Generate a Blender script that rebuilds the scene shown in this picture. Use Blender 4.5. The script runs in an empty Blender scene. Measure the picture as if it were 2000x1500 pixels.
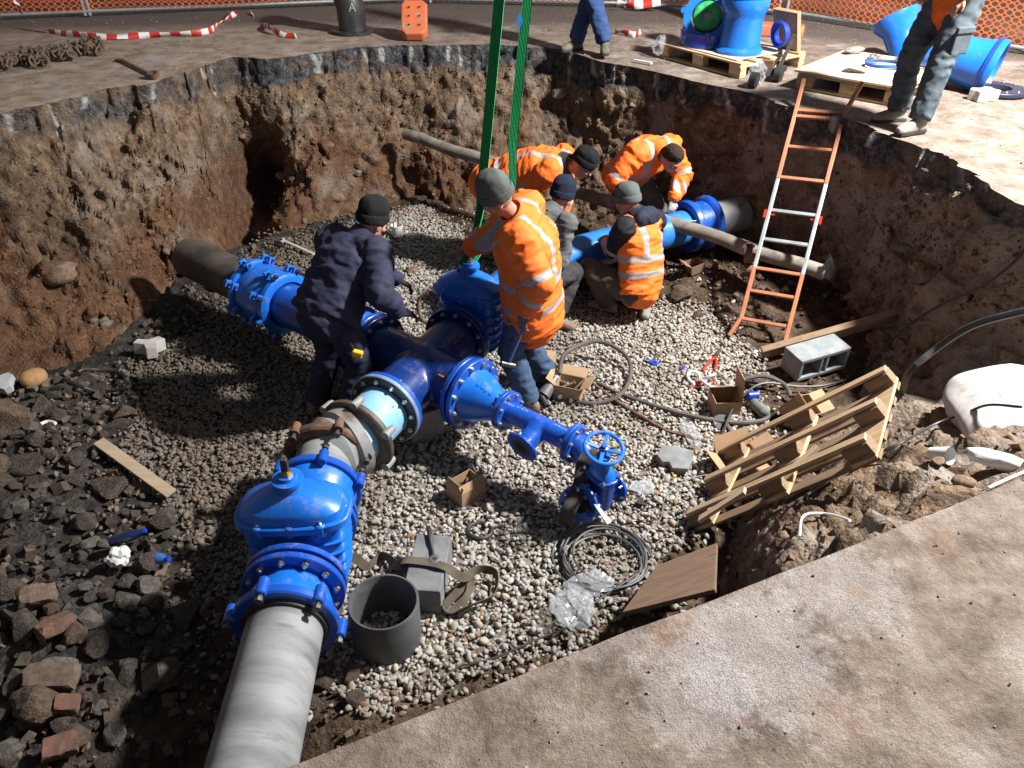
import bpy, bmesh, math, random
import numpy as np
from mathutils import Vector, Matrix, Quaternion, noise as mnoise, geometry as mgeo
random.seed(7); np.random.seed(7)
S = bpy.context.scene
COL = S.collection
R = math.radians
PI = math.pi

# ------------------------------------------------------------------ camera, sky, floodlight, exposure
CAM_H, PITCH, FPX = 1.85, R(35.0), 1500.0
cam_d = bpy.data.cameras.new('camera')
cam = bpy.data.objects.new('camera', cam_d); COL.objects.link(cam)
cam.location = (0, 0, CAM_H); cam.rotation_euler = (R(90) - PITCH, 0, 0)
cam_d.sensor_width = 36; cam_d.lens = 36 * FPX / 2000.0
cam_d.clip_start = .05; cam_d.clip_end = 400
S.camera = cam

W = bpy.data.worlds.new('World'); S.world = W; W.use_nodes = True
wn = W.node_tree.nodes; wl = W.node_tree.links
sky = wn.new('ShaderNodeTexSky'); sky.sky_type = 'NISHITA'; sky.sun_disc = False
sky.sun_elevation = R(32); sky.sun_rotation = R(100); sky.air_density = 1.0; sky.dust_density = 2.0
hs_ = wn.new('ShaderNodeHueSaturation'); hs_.inputs['Saturation'].default_value = .3
wl.new(sky.outputs[0], hs_.inputs['Color']); wl.new(hs_.outputs[0], wn['Background'].inputs[0]); wn['Background'].inputs[1].default_value = 0.042

# the one light of the place: a site floodlight on a mast standing to the right of the pit, out of frame
fl = bpy.data.lights.new('site_floodlight', 'SPOT')
fl.energy = 6500; fl.color = (1.0, .965, .925); fl.shadow_soft_size = .26; fl.spot_size = R(178); fl.spot_blend = .15
flo = bpy.data.objects.new('site_floodlight', fl); COL.objects.link(flo)
flo.location = (5.15, 4.65, 4.6)
flo.rotation_euler = (Vector((-.6, 4.9, -1.2)) - Vector(flo.location)).to_track_quat('-Z', 'Y').to_euler()

vs = S.view_settings
vs.view_transform = 'Standard'; vs.look = 'None'; vs.exposure = .15; vs.gamma = 1; vs.use_curve_mapping = False
S.render.engine = 'CYCLES'
S.cycles.use_denoising = True
S.cycles.max_bounces = 6; S.cycles.diffuse_bounces = 3; S.cycles.glossy_bounces = 3
S.cycles.transmission_bounces = 4; S.cycles.transparent_max_bounces = 8
S.cycles.sample_clamp_indirect = 4

# ------------------------------------------------------------------ helpers
PITZ = -1.55
def at(u, v, z):
    """photo pixel (2000 x 1500) + height above the road -> point in the place"""
    a = PITCH + math.atan((v - 750) / FPX)
    y = (CAM_H - z) / math.tan(a)
    d = y * math.cos(PITCH) + (CAM_H - z) * math.sin(PITCH)
    return Vector(((u - 1000) / FPX * d, y, z))
def at_y(u, v, y):
    """photo pixel + distance y along the ground -> point"""
    a = PITCH + math.atan((v - 750) / FPX)
    z = CAM_H - y * math.tan(a)
    d = y * math.cos(PITCH) + (CAM_H - z) * math.sin(PITCH)
    return Vector(((u - 1000) / FPX * d, y, z))
def V(*a): return Vector(a)

def nz(p, s=1.0, o=0.0):
    return mnoise.noise(Vector((p[0] * s + o, p[1] * s - o * .7, p[2] * s + o * 1.3)))
def fbm(p, s=1.0, oct=4, o=0.0):
    t = 0; a = 1; n = 0
    for k in range(oct):
        t += a * nz(p, s, o + k * 7.1); n += a; a *= .5; s *= 2.1
    return t / n

# --- materials
MATS = {}
class NT:
    def __init__(s, name):
        s.m = bpy.data.materials.new(name); s.m.use_nodes = True
        s.t = s.m.node_tree; s.n = s.t.nodes; s.l = s.t.links; s.b = s.n['Principled BSDF']
    def add(s, typ, **kw):
        n = s.n.new('ShaderNode' + typ)
        for k, v in kw.items(): setattr(n, k, v)
        return n
    def lk(s, a, b): s.l.new(a, b)
    def val(s, inp, v):
        if hasattr(v, 'is_linked') or hasattr(v, 'links'): s.l.new(v, inp)
        else: inp.default_value = v
    def coord(s, kind):
        if kind == 'Position': return s.add('NewGeometry').outputs['Position']
        return s.add('TexCoord').outputs[kind]
    def noise(s, co, scale, detail=4, rough=.55, dist=0.0, col=False):
        n = s.add('TexNoise'); n.inputs['Scale'].default_value = scale; n.inputs['Detail'].default_value = detail
        n.inputs['Roughness'].default_value = rough; n.inputs['Distortion'].default_value = dist
        s.lk(co, n.inputs['Vector']); return n.outputs['Color' if col else 'Fac']
    def voro(s, co, scale, feat='F1', out='Distance', rnd=1.0):
        n = s.add('TexVoronoi', feature=feat); n.inputs['Scale'].default_value = scale; n.inputs['Randomness'].default_value = rnd
        s.lk(co, n.inputs['Vector']); return n.outputs[out]
    def ramp(s, fac, stops):
        n = s.add('ValToRGB'); e = n.color_ramp.elements
        while len(e) < len(stops): e.new(.5)
        for k, (p, c) in enumerate(stops):
            e[k].position = p; e[k].color = (c[0], c[1], c[2], 1) if not isinstance(c, (int, float)) else (c, c, c, 1)
        s.lk(fac, n.inputs[0]); return n.outputs[0]
    def mix(s, fac, a, b, mode='MIX'):
        n = s.add('Mix', data_type='RGBA', blend_type=mode)
        s.val(n.inputs[0], fac)
        for i, v in ((6, a), (7, b)):
            if isinstance(v, (tuple, list)): n.inputs[i].default_value = (v[0], v[1], v[2], 1)
            else: s.lk(v, n.inputs[i])
        return n.outputs[2]
    def math(s, op, a, b=0.0, clamp=False):
        n = s.add('Math', operation=op, use_clamp=clamp); s.val(n.inputs[0], a); s.val(n.inputs[1], b); return n.outputs[0]
    def attr(s, name, out='Fac'):
        return s.add('Attribute', attribute_name=name).outputs[out]
    def bump(s, h, strength=.5, dist=.01):
        n = s.add('Bump'); n.inputs['Strength'].default_value = strength; n.inputs['Distance'].default_value = dist
        s.lk(h, n.inputs['Height']); s.lk(n.outputs[0], s.b.inputs['Normal'])
    def base(s, c):
        if isinstance(c, (tuple, list)): s.b.inputs['Base Color'].default_value = (c[0], c[1], c[2], 1)
        else: s.lk(c, s.b.inputs['Base Color'])
    def set(s, rough=None, metal=None, coat=None, spec=None, alpha=None, trans=None, sheen=None):
        for k, v in (('Roughness', rough), ('Metallic', metal), ('Coat Weight', coat), ('Specular IOR Level', spec),
                     ('Alpha', alpha), ('Transmission Weight', trans), ('Sheen Weight', sheen)):
            if v is not None: s.val(s.b.inputs[k], v)

def mat(name, col, rough=.6, metal=0.0, col2=None, vscale=9.0, lo=.4, hi=.62, bump=0.0, bscale=70.0, bdist=.004,
        coat=0.0, spec=.5, dirt=None, dscale=3.0, dlo=.52, dhi=.7, coord='Object', stretch=None, rvar=0.0):
    if name in MATS: return MATS[name]
    t = NT(name); co = t.coord(coord)
    if stretch:
        mp = t.add('Mapping'); mp.inputs['Scale'].default_value = stretch; t.lk(co, mp.inputs['Vector']); co = mp.outputs[0]
    c = col
    if col2 is not None:
        c = t.mix(t.ramp(t.noise(co, vscale, 5), [(lo, 0.0), (hi, 1.0)]), col, col2)
    if dirt is not None:
        f = t.ramp(t.noise(co, dscale, 6, .65), [(dlo, 0.0), (dhi, 1.0)])
        c = t.mix(f, c, dirt)
        rr = t.math('MULTIPLY_ADD', f, .35); rr.node.inputs[2].default_value = rough; t.set(rough=rr)
    else:
        t.set(rough=rough)
    t.base(c); t.set(metal=metal, coat=coat, spec=spec)
    if bump: t.bump(t.noise(co, bscale, 5, .6), bump, bdist)
    MATS[name] = t.m
    return t.m

# --- mesh builder
class MB:
    def __init__(s): s.v = []; s.f = []; s.mi = []; s.sm = []; s.cur = 0; s.smooth = False
    def add(s, vs_, fs, smooth=None):
        o = len(s.v); s.v += [tuple(p) for p in vs_]
        for f in fs:
            s.f.append([i + o for i in f]); s.mi.append(s.cur); s.sm.append(s.smooth if smooth is None else smooth)
        return s
    def box(s, c, size, mtx=None, jit=0.0):
        x, y, z = (k / 2 for k in size); c = Vector(c)
        vs_ = [Vector((sx * x, sy * y, sz * z)) for sz in (-1, 1) for sy in (-1, 1) for sx in (-1, 1)]
        if jit: vs_ = [p + Vector((random.uniform(-jit, jit), random.uniform(-jit, jit), random.uniform(-jit, jit))) for p in vs_]
        vs_ = [((mtx @ p) if mtx is not None else p) + c for p in vs_]
        return s.add(vs_, [(0, 2, 3, 1), (4, 5, 7, 6), (0, 1, 5, 4), (1, 3, 7, 5), (3, 2, 6, 7), (2, 0, 4, 6)], False)
    def beam(s, a, b, w, h, up=(0, 0, 1)):
        a = Vector(a); b = Vector(b); d = (b - a); L = d.length; d.normalize()
        sd = d.cross(Vector(up))
        if sd.length < 1e-4: sd = d.cross(Vector((0, 1, 0)))
        sd.normalize(); u = sd.cross(d)
        m = Matrix((d, sd, u)).transposed()
        return s.box((a + b) / 2, (L, w, h), m)
    def ringface(s, rings, cap0=True, cap1=True, smooth=True, closed=False):
        n = len(rings[0]); o = len(s.v)
        for r in rings: s.v += [tuple(p) for p in r]
        k = len(rings)
        for i in range(k if closed else k - 1):
            i2 = (i + 1) % k
            for j in range(n):
                j2 = (j + 1) % n
                s.f.append([o + i * n + j, o + i * n + j2, o + i2 * n + j2, o + i2 * n + j]); s.mi.append(s.cur); s.sm.append(smooth)
        if not closed:
            if cap0: s.f.append([o + j for j in range(n)][::-1]); s.mi.append(s.cur); s.sm.append(False)
            if cap1: s.f.append([o + (k - 1) * n + j for j in range(n)]); s.mi.append(s.cur); s.sm.append(False)
        return s
    def lathe(s, o, axis, prof, n=32, cap0=True, cap1=True, closed=False, ref=None):
        """prof: list of (t along axis, radius)"""
        o = Vector(o); a = Vector(axis).normalized()
        r = Vector(ref) if ref is not None else (Vector((0, 0, 1)) if abs(a.z) < .9 else Vector((1, 0, 0)))
        e1 = (r - a * r.dot(a)).normalized(); e2 = a.cross(e1)
        rings = [[o + a * t + (e1 * math.cos(2 * PI * j / n) + e2 * math.sin(2 * PI * j / n)) * rr for j in range(n)] for t, rr in prof]
        return s.ringface(rings, cap0, cap1, True, closed)
    def cyl(s, a, b, r0, r1=None, n=16, cap=True):
        a = Vector(a); b = Vector(b); d = b - a
        return s.lathe(a, d, [(0, r0), (d.length, r0 if r1 is None else r1)], n, cap, cap)
    def tube(s, pts, r, n=8, cap=True, closed=False, flat=None, up=None):
        """r: radius or list; flat: (w,h) half sizes for a strap"""
        P = [Vector(p) for p in pts]; k = len(P); rings = []; u = None
        for i in range(k):
            if closed: d = P[(i + 1) % k] - P[i - 1]
            else: d = P[min(i + 1, k - 1)] - P[max(i - 1, 0)]
            if d.length < 1e-9: d = Vector((0, 0, 1))
            d.normalize()
            if up is not None: u = Vector(up[i] if isinstance(up, list) else up)
            elif u is None: u = Vector((0, 0, 1)) if abs(d.z) < .9 else Vector((1, 0, 0))
            u = (u - d * u.dot(d))
            if u.length < 1e-5: u = d.orthogonal()
            u.normalize(); w = d.cross(u)
            rr = r[i] if isinstance(r, (list, tuple)) else r
            if flat:
                hw, hh = flat
                rings.append([P[i] + w * x * hw + u * y * hh for x, y in ((-1, -1), (1, -1), (1, 1), (-1, 1))])
            else:
                rings.append([P[i] + (u * math.cos(2 * PI * j / n) + w * math.sin(2 * PI * j / n)) * rr for j in range(n)])
        return s.ringface(rings, cap, cap, not flat, closed)
    def sphere(s, c, r, n=12, m=8, mtx=None):
        c = Vector(c); r = Vector(r) if not isinstance(r, (int, float)) else Vector((r, r, r)); rings = []
        for i in range(1, m):
            th = PI * i / m
            rg = []
            for j in range(n):
                p = Vector((math.sin(th) * math.cos(2 * PI * j / n) * r.x, math.sin(th) * math.sin(2 * PI * j / n) * r.y, math.cos(th) * r.z))
                rg.append(c + (mtx @ p if mtx is not None else p))
            rings.append(rg)
        o = len(s.v); s.ringface(rings, False, False)
        for sgn, ri in ((1, 0), (-1, m - 2)):
            p = Vector((0, 0, sgn * r.z)); p = c + (mtx @ p if mtx is not None else p)
            s.v.append(tuple(p)); k = len(s.v) - 1
            for j in range(n):
                a, b = o + ri * n + j, o + ri * n + (j + 1) % n
                s.f.append([k, b, a] if sgn > 0 else [k, a, b]); s.mi.append(s.cur); s.sm.append(True)
        return s
    def torus(s, c, axis, R0, r, n=32, m=8, ref=None):
        c = Vector(c); a = Vector(axis).normalized()
        e1 = a.orthogonal().normalized() if ref is None else Vector(ref); e2 = a.cross(e1)
        rings = []
        for i in range(n):
            d = e1 * math.cos(2 * PI * i / n) + e2 * math.sin(2 * PI * i / n)
            rings.append([c + d * (R0 + r * math.cos(2 * PI * j / m)) + a * r * math.sin(2 * PI * j / m) for j in range(m)])
        return s.ringface(rings, closed=True)
    def prism(s, poly, axis, h, o=(0, 0, 0)):
        """poly: 3-D points of one face (in order), extruded by axis*h"""
        n = len(poly); d = Vector(axis).normalized() * h
        a = [Vector(p) + Vector(o) for p in poly]; b = [p + d for p in a]
        fs = [list(range(n))[::-1], [n + i for i in range(n)]] + [[i, (i + 1) % n, n + (i + 1) % n, n + i] for i in range(n)]
        return s.add(a + b, fs, False)
    def obj(s, name, mats, parent=None, bevel=0.0, sharp=35, disp=None):
        me = bpy.data.meshes.new(name); me.from_pydata(s.v, [], s.f)
        if not isinstance(mats, (list, tuple)): mats = [mats]
        for m in mats: me.materials.append(m)
        me.polygons.foreach_set('material_index', s.mi)
        me.polygons.foreach_set('use_smooth', [True if q else False for q in s.sm])
        bm = bmesh.new(); bm.from_mesh(me); bmesh.ops.recalc_face_normals(bm, faces=bm.faces); bm.to_mesh(me); bm.free()
        me.update()
        if any(s.sm): me.set_sharp_from_angle(angle=R(sharp))
        o = bpy.data.objects.new(name, me); COL.objects.link(o)
        if parent is not None: o.parent = parent
        if bevel:
            b = o.modifiers.new('bevel', 'BEVEL'); b.width = bevel; b.segments = 2; b.limit_method = 'ANGLE'; b.angle_limit = R(40)
        return o

def tag(o, label, cat, group=None):
    o['label'] = label; o['category'] = cat
    if group: o['group'] = group
    return o
def struct(o): o['kind'] = 'structure'; return o
def thing(name, label, cat, loc=(0, 0, 0), group=None):
    o = bpy.data.objects.new(name, None); COL.objects.link(o); o.location = loc; o.empty_display_size = .1
    return tag(o, label, cat, group)
def adopt(parent, *parts):
    """make world-space meshes parts of an Empty without moving them"""
    for p in parts:
        p.parent = parent; p.matrix_parent_inverse = Matrix.Translation(parent.location).inverted()
    return parent
def npmesh(name, verts, faces, mats, smooth=True, attrs=None, col=None, parent=None):
    """verts (n,3) numpy, faces (m,k) numpy with one k"""
    me = bpy.data.meshes.new(name); n, m, k = len(verts), len(faces), faces.shape[1]
    me.vertices.add(n); me.vertices.foreach_set('co', np.asarray(verts, dtype=np.float32).ravel())
    me.loops.add(m * k); me.loops.foreach_set('vertex_index', np.asarray(faces, dtype=np.int32).ravel())
    me.polygons.add(m); me.polygons.foreach_set('loop_start', np.arange(0, m * k, k, dtype=np.int32))
    try: me.polygons.foreach_set('loop_total', np.full(m, k, dtype=np.int32))
    except Exception: pass
    me.polygons.foreach_set('use_smooth', np.full(m, smooth, dtype=bool))
    me.update(calc_edges=True)
    for mm in (mats if isinstance(mats, (list, tuple)) else [mats]): me.materials.append(mm)
    for nm, arr in (attrs or {}).items():
        a = me.attributes.new(nm, 'FLOAT', 'POINT'); a.data.foreach_set('value', np.asarray(arr, dtype=np.float32))
    if col is not None:
        a = me.color_attributes.new('Col', 'FLOAT_COLOR', 'POINT')
        a.data.foreach_set('color', np.concatenate([col, np.ones((n, 1))], 1).astype(np.float32).ravel())
    o = bpy.data.objects.new(name, me); COL.objects.link(o)
    if parent is not None: o.parent = parent
    return o
def catmull(P, n, closed=False):
    P = [Vector(p) for p in P]; k = len(P); out = []
    segs = k if closed else k - 1
    for i in range(segs):
        p0 = P[(i - 1) % k] if closed or i > 0 else P[0] * 2 - P[1]
        p1 = P[i]; p2 = P[(i + 1) % k]
        p3 = P[(i + 2) % k] if closed or i + 2 < k else P[-1] * 2 - P[-2]
        for j in range(n):
            t = j / n
            out.append(.5 * ((2 * p1) + (p2 - p0) * t + (2 * p0 - 5 * p1 + 4 * p2 - p3) * t * t + (3 * p1 - p0 - 3 * p2 + p3) * t ** 3))
    if not closed: out.append(P[-1].copy())
    return out
def inpoly(x, y, poly):
    """vectorised point in polygon"""
    x = np.asarray(x); y = np.asarray(y); c = np.zeros(x.shape, bool); n = len(poly)
    for i in range(n):
        x0, y0 = poly[i][0], poly[i][1]; x1, y1 = poly[i - 1][0], poly[i - 1][1]
        if y0 == y1: continue
        k = ((y0 > y) != (y1 > y)) & (x < (x1 - x0) * (y - y0) / (y1 - y0) + x0); c ^= k
    return c
def pdist(x, y, poly):
    """distance to the polygon's outline"""
    x = np.asarray(x, float); y = np.asarray(y, float); d = np.full(x.shape, 1e9); n = len(poly)
    for i in range(n):
        ax, ay = poly[i - 1][0], poly[i - 1][1]; bx, by = poly[i][0], poly[i][1]
        L = (bx - ax) ** 2 + (by - ay) ** 2 + 1e-12
        t = np.clip(((x - ax) * (bx - ax) + (y - ay) * (by - ay)) / L, 0, 1)
        d = np.minimum(d, np.hypot(x - ax - t * (bx - ax), y - ay - t * (by - ay)))
    return d
# ------------------------------------------------------------------ the pit: road, walls, floor
def RP(u, v): p = at(u, v, 0); return (p.x, p.y)
def FP(u, v): p = at(u, v, PITZ); return (p.x, p.y)
PAIRS = [((-1.9, .42), (-1.9, .85)), ((-3.6, .9), (-3.3, 1.3)), ((-5.0, 2.6), (-4.3, 2.7)), ((-5.7, 4.4), (-4.5, 3.9)),
         ((-5.2, 5.9), FP(0, 765)), (RP(0, 222), FP(120, 728)), (RP(115, 199), FP(215, 690)), (RP(206, 175), FP(280, 640)),
         (RP(287, 164), FP(335, 585)), (RP(367, 140), FP(380, 540)), (RP(451, 112), FP(440, 500)), (RP(525, 115), FP(520, 472)),
         (RP(612, 105), FP(620, 440)), (RP(722, 92), FP(750, 400)), (RP(810, 88), FP(830, 388)), (RP(897, 87), FP(900, 420)),
         (RP(985, 89), FP(1000, 432)), (RP(1083, 96), FP(1100, 436)), (RP(1177, 121), FP(1190, 440)), (RP(1280, 140), FP(1310, 448)),
         (RP(1368, 160), FP(1400, 470)), (RP(1456, 180), FP(1480, 497)), (RP(1528, 204), FP(1560, 520)), (RP(1640, 226), FP(1640, 560)),
         (RP(1720, 256), FP(1690, 600)), (RP(1780, 280), FP(1690, 634)), (RP(1840, 304), FP(1688, 656)), (RP(1920, 352), FP(1682, 680)),
         (RP(2000, 402), FP(1672, 702)), ((3.75, 4.0), FP(1660, 726)), ((3.9, 3.25), FP(1640, 765)), ((3.1, 2.63), FP(1585, 835)),
         (RP(2000, 930), FP(1500, 925)), (RP(1800, 1010), FP(1410, 1010))]
for u, v in ((1600, 1090), (1400, 1168), (1200, 1245), (1000, 1325), (800, 1405), (560, 1500)):
    x, y = RP(u, v); k = .32 if u == 1600 else .14
    PAIRS.append(((x, y), (x - .3 * k, y + k)))
PAIRS.append(((-1.2, .72), (-1.3, .9)))
NSUB = 26
rimc = catmull([Vector((a[0], a[1], 0)) for a, b in PAIRS], NSUB, True)
floc = catmull([Vector((b[0], b[1], PITZ)) for a, b in PAIRS], NSUB, True)
NC = len(rimc)
# the sawn near edge is straight; the broken edge elsewhere is ragged
RIM = []
for i, p in enumerate(rimc):
    q = i / NSUB
    amp = .003 if q > 32 else (.055 if q < 24 else .085)
    c = Vector((math.cos(2 * PI * i / NC) * 3, math.sin(2 * PI * i / NC) * 3, 0))
    a = fbm(p, 2.6, 4) * amp * 2.2 + fbm(p, 14, 2, 3) * amp * .6
    if q < 32: a += (mnoise.cell(Vector((p.x * 3.1, p.y * 3.1, 2))) - .5) * .03
    d = (floc[i] - p); d.z = 0
    if d.length > 1e-4: d.normalize()
    RIM.append(p + d * a)
FLOOR_POLY = [(p.x, p.y) for p in floc]
RIM_POLY = [(p.x, p.y) for p in RIM]

def mound(x, y):
    """height of the floor above its level"""
    h = .035 * mnoise.noise(Vector((x * .9, y * .9, 3))) + .012 * mnoise.noise(Vector((x * 4, y * 4, 9)))
    for cx, cy, sx, sy, hh in MOUNDS:
        h += hh * math.exp(-((x - cx) / sx) ** 2 - ((y - cy) / sy) ** 2)
    return h
def g(u, v, sx, sy, h): p = at(u, v, PITZ); return (p.x, p.y, sx, sy, h)
MOUNDS = [g(60, 930, .7, .6, .16), g(120, 1230, .6, .6, .12), g(330, 1050, .25, .25, .07), g(1400, 560, .55, .35, .2),
          g(1250, 520, .5, .3, .06), g(1560, 600, .4, .3, .1), g(700, 1420, .25, .2, .1), g(60, 790, .5, .4, .12), g(1560, 880, .3, .3, .06)]
def floorz(x, y): return PITZ + mound(x, y)
def fz(u, v, dz=0.0):
    p = at(u, v, PITZ + dz); return Vector((p.x, p.y, floorz(p.x, p.y) + dz))

# --- soil
def soil_mat():
    t = NT('earth_wall'); co = t.coord('Position')
    n1 = t.noise(co, 1.3, 3, .6); n2 = t.noise(co, 9.0, 5, .7); n3 = t.noise(co, 60, 3, .7)
    base = t.ramp(n2, [(.3, (.048, .033, .023)), (.46, (.115, .075, .047)), (.6, (.2, .138, .09)), (.76, (.32, .245, .18))])
    red = t.ramp(n2, [(.3, (.05, .025, .013)), (.5, (.115, .06, .032)), (.75, (.2, .115, .066))])
    z = t.add('SeparateXYZ'); t.lk(co, z.inputs[0])
    zz = t.math('MULTIPLY_ADD', n1, 1.5); zz.node.inputs[2].default_value = -.75
    zz = t.math('ADD', z.outputs[2], zz)
    fr = t.ramp(t.math('MULTIPLY_ADD', zz, .8), [(.10, 1.0), (.34, 0.0)]); fr.node.inputs[0].links[0].from_node.inputs[2].default_value = 1.0
    # the red-brown layer shows in the back and left wall only
    xm = t.math('MULTIPLY_ADD', z.outputs[0], -.55); xm.node.inputs[2].default_value = .75
    fr2 = t.math('MULTIPLY', fr, t.math('MINIMUM', t.math('MAXIMUM', xm, .15), 1.0))
    c = t.mix(fr2, base, red)
    pale = t.ramp(t.noise(co, 2.2, 5, .62, .6), [(.52, 0.0), (.66, 1.0)])
    px_ = t.math('MULTIPLY_ADD', z.outputs[0], .3); px_.node.inputs[2].default_value = -.1
    c = t.mix(t.math('MULTIPLY', pale, t.math('ADD', t.math('MINIMUM', t.math('MAXIMUM', px_, 0.0), .35), .38)), c, (.3, .27, .235))
    gx = t.math('MULTIPLY_ADD', z.outputs[0], .9); gx.node.inputs[2].default_value = -1.7
    gd = t.ramp(t.noise(co, 3.1, 6, .7, .5), [(.38, 0.0), (.62, 1.0)])
    c = t.mix(t.math('MULTIPLY', t.math('MINIMUM', t.math('MAXIMUM', gx, 0.0), .85), gd), c, (.27, .24, .205))
    # the asphalt layer on top
    asp = t.ramp(t.noise(co, 16, 5, .75), [(.32, (.016, .017, .021)), (.5, (.042, .045, .052)), (.62, (.12, .12, .122)), (.76, (.26, .25, .24))])
    c = t.mix(t.attr('asphalt'), c, asp)
    c = t.mix(t.attr('streak'), c, (.46, .455, .445))
    t.base(c); t.set(rough=.92, spec=.25)
    h = t.math('ADD', t.math('MULTIPLY', n2, .6), t.math('MULTIPLY', n3, .5))
    v = t.math('MULTIPLY', t.voro(co, 34), -.4)
    t.bump(t.math('ADD', h, v), 1.0, .035)
    return t.m
SOIL = soil_mat()

def ground_mat():
    t = NT('pit_earth'); co = t.coord('Position')
    n2 = t.noise(co, 8.0, 5, .7); n3 = t.noise(co, 60, 3, .7)
    z = t.add('SeparateXYZ'); t.lk(co, z.inputs[0])
    c = t.ramp(n2, [(.3, (.028, .019, .013)), (.5, (.075, .05, .033)), (.7, (.135, .098, .068))])
    g2 = t.ramp(n2, [(.3, (.018, .016, .015)), (.5, (.042, .038, .035)), (.7, (.10, .09, .08))])
    xm = t.math('MULTIPLY_ADD', z.outputs[0], -1.2); xm.node.inputs[2].default_value = -1.6
    c = t.mix(t.math('MINIMUM', t.math('MAXIMUM', xm, 0.0), 1.0), c, g2)
    fines = t.ramp(t.noise(co, 30, 3, .7), [(.35, (.12, .10, .082)), (.65, (.27, .245, .21))]); c = t.mix(t.attr('gravelly'), c, fines)
    t.base(c); t.set(rough=.95, spec=.2)
    t.bump(t.math('ADD', n2, t.math('ADD', t.math('MULTIPLY', n3, .6), t.math('MULTIPLY', t.voro(co, 30), -.4))), 1.0, .03)
    return t.m
EARTH = ground_mat()

def road_mat():
    t = NT('dusty_road'); co = t.coord('Position')
    n1 = t.noise(co, .8, 3, .6); n2 = t.noise(co, 5, 4, .7); n3 = t.noise(co, 260, 3, .8); n4 = t.noise(co, 28, 4, .7)
    c = t.ramp(t.math('ADD', t.math('MULTIPLY', n2, .75), t.math('MULTIPLY', n4, .25)), [(.38, (.108, .081, .063)), (.5, (.192, .15, .12)), (.62, (.275, .228, .19))])
    # brown earth trodden over the left of the road
    z = t.add('SeparateXYZ'); t.lk(co, z.inputs[0])
    xm = t.math('MULTIPLY_ADD', z.outputs[0], -.33); xm.node.inputs[2].default_value = -.05
    br = t.ramp(n2, [(.38, (.2, .148, .112)), (.5, (.3, .228, .175)), (.62, (.37, .30, .24))])
    f = t.math('ADD', xm, t.math('MULTIPLY_ADD', n1, 1.2)); f.node.inputs[1].links[0].from_node.inputs[2].default_value = -.55
    c = t.mix(t.math('MINIMUM', t.math('MAXIMUM', f, 0.0), .92), c, br)
    # pale scuffed patches, rust-coloured crumbs, dark pores
    sc = t.ramp(t.noise(co, 1.5, 6, .75, .5), [(.54, 0.0), (.64, 1.0)])
    c = t.mix(t.math('MULTIPLY', sc, t.ramp(n3, [(.4, .1), (.6, .6)])), c, (.43, .425, .43))
    ru = t.ramp(t.noise(co, 2.7, 4, .6, .2), [(.66, 0.0), (.72, 1.0)])
    c = t.mix(t.math('MULTIPLY', ru, .55), c, (.30, .14, .06))
    n5 = t.noise(co, 62, 4, .8); po = t.ramp(n5, [(.6, 0.0), (.7, 1.0)])
    po2 = t.math('MULTIPLY', po, t.ramp(n2, [(.42, .25), (.58, 1.0)]))
    c = t.mix(t.math('MULTIPLY', po2, .7), c, (.075, .062, .053))
    li = t.math('MULTIPLY', t.ramp(n5, [(.3, 1.0), (.4, 0.0)]), .45); c = t.mix(li, c, (.38, .35, .32))
    c = t.mix(1.0, c, t.ramp(n3, [(.36, .72), (.5, 1.0), (.64, 1.22)]), 'MULTIPLY')
    # bare dark asphalt by the fence
    yb = t.math('MULTIPLY_ADD', z.outputs[1], 1.6); yb.node.inputs[2].default_value = -16.9
    xs = t.math('MULTIPLY', t.math('ABSOLUTE', t.math('MULTIPLY_ADD', z.outputs[0], 1.0)), .55)
    xr = t.math('MAXIMUM', t.math('MULTIPLY_ADD', z.outputs[0], .95), 0.0); xr.node.inputs[0].links[0].from_node.inputs[2].default_value = -2.0
    xl = t.math('MAXIMUM', t.math('MULTIPLY_ADD', z.outputs[0], -.4), 0.0); xl.node.inputs[0].links[0].from_node.inputs[1].default_value = -.15; xl.node.inputs[0].links[0].from_node.inputs[2].default_value = -.4
    fa = t.math('ADD', yb, t.math('ADD', xr, xl))
    fa = t.math('ADD', fa, t.math('MULTIPLY', n2, .9))
    fa = t.math('MINIMUM', t.math('MAXIMUM', fa, 0.0), .85)
    c = t.mix(fa, c, t.ramp(n4, [(.35, (.060, .048, .042)), (.65, (.115, .098, .088))]))
    def spot(u, v, r, soft=1.0):
        d = t.add('VectorMath', operation='DISTANCE'); t.lk(co, d.inputs[0]); p = at(u, v, 0); d.inputs[1].default_value = p
        f = t.math('MULTIPLY_ADD', d.outputs['Value'], -1.0 / r); f.node.inputs[2].default_value = 1.0
        f = t.math('ADD', f, t.math('MULTIPLY_ADD', t.math('ADD', n2, n4), 1.0)); f.node.inputs[1].links[0].from_node.inputs[2].default_value = -1.0
        return t.ramp(f, [(.12, 0.0), (.12 + .3 * soft, 1.0)])
    grain = t.ramp(n3, [(.42, .15), (.58, 1.0)])
    for u, v, r, k in ((1480, 1290, .30, .5), (1640, 1140, .24, .36), (1350, 1350, .22, .36), (1180, 1230, .18, .25)):
        s_ = spot(u, v, r); c = t.mix(t.math('MULTIPLY', t.math('MULTIPLY', s_, grain), k), c, (.44, .44, .46))
        c = t.mix(t.math('MULTIPLY', t.math('MULTIPLY', s_, po), .45), c, (.09, .085, .085))
    for u, v, r in ((1775, 1015, .07), (1840, 1065, .12), (1682, 1160, .07), (1335, 1213, .06), (1620, 1390, .13), (1300, 1245, .1)):
        c = t.mix(t.math('MULTIPLY', t.math('MULTIPLY', spot(u, v, r, 2.2), grain), .42), c, (.25, .13, .068))
    t.base(c); t.set(rough=.9, spec=.3)
    h = t.math('ADD', t.math('MULTIPLY', n3, .35), t.math('MULTIPLY', n5, .9))
    h = t.math('ADD', h, t.math('MULTIPLY', n4, .7))
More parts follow.
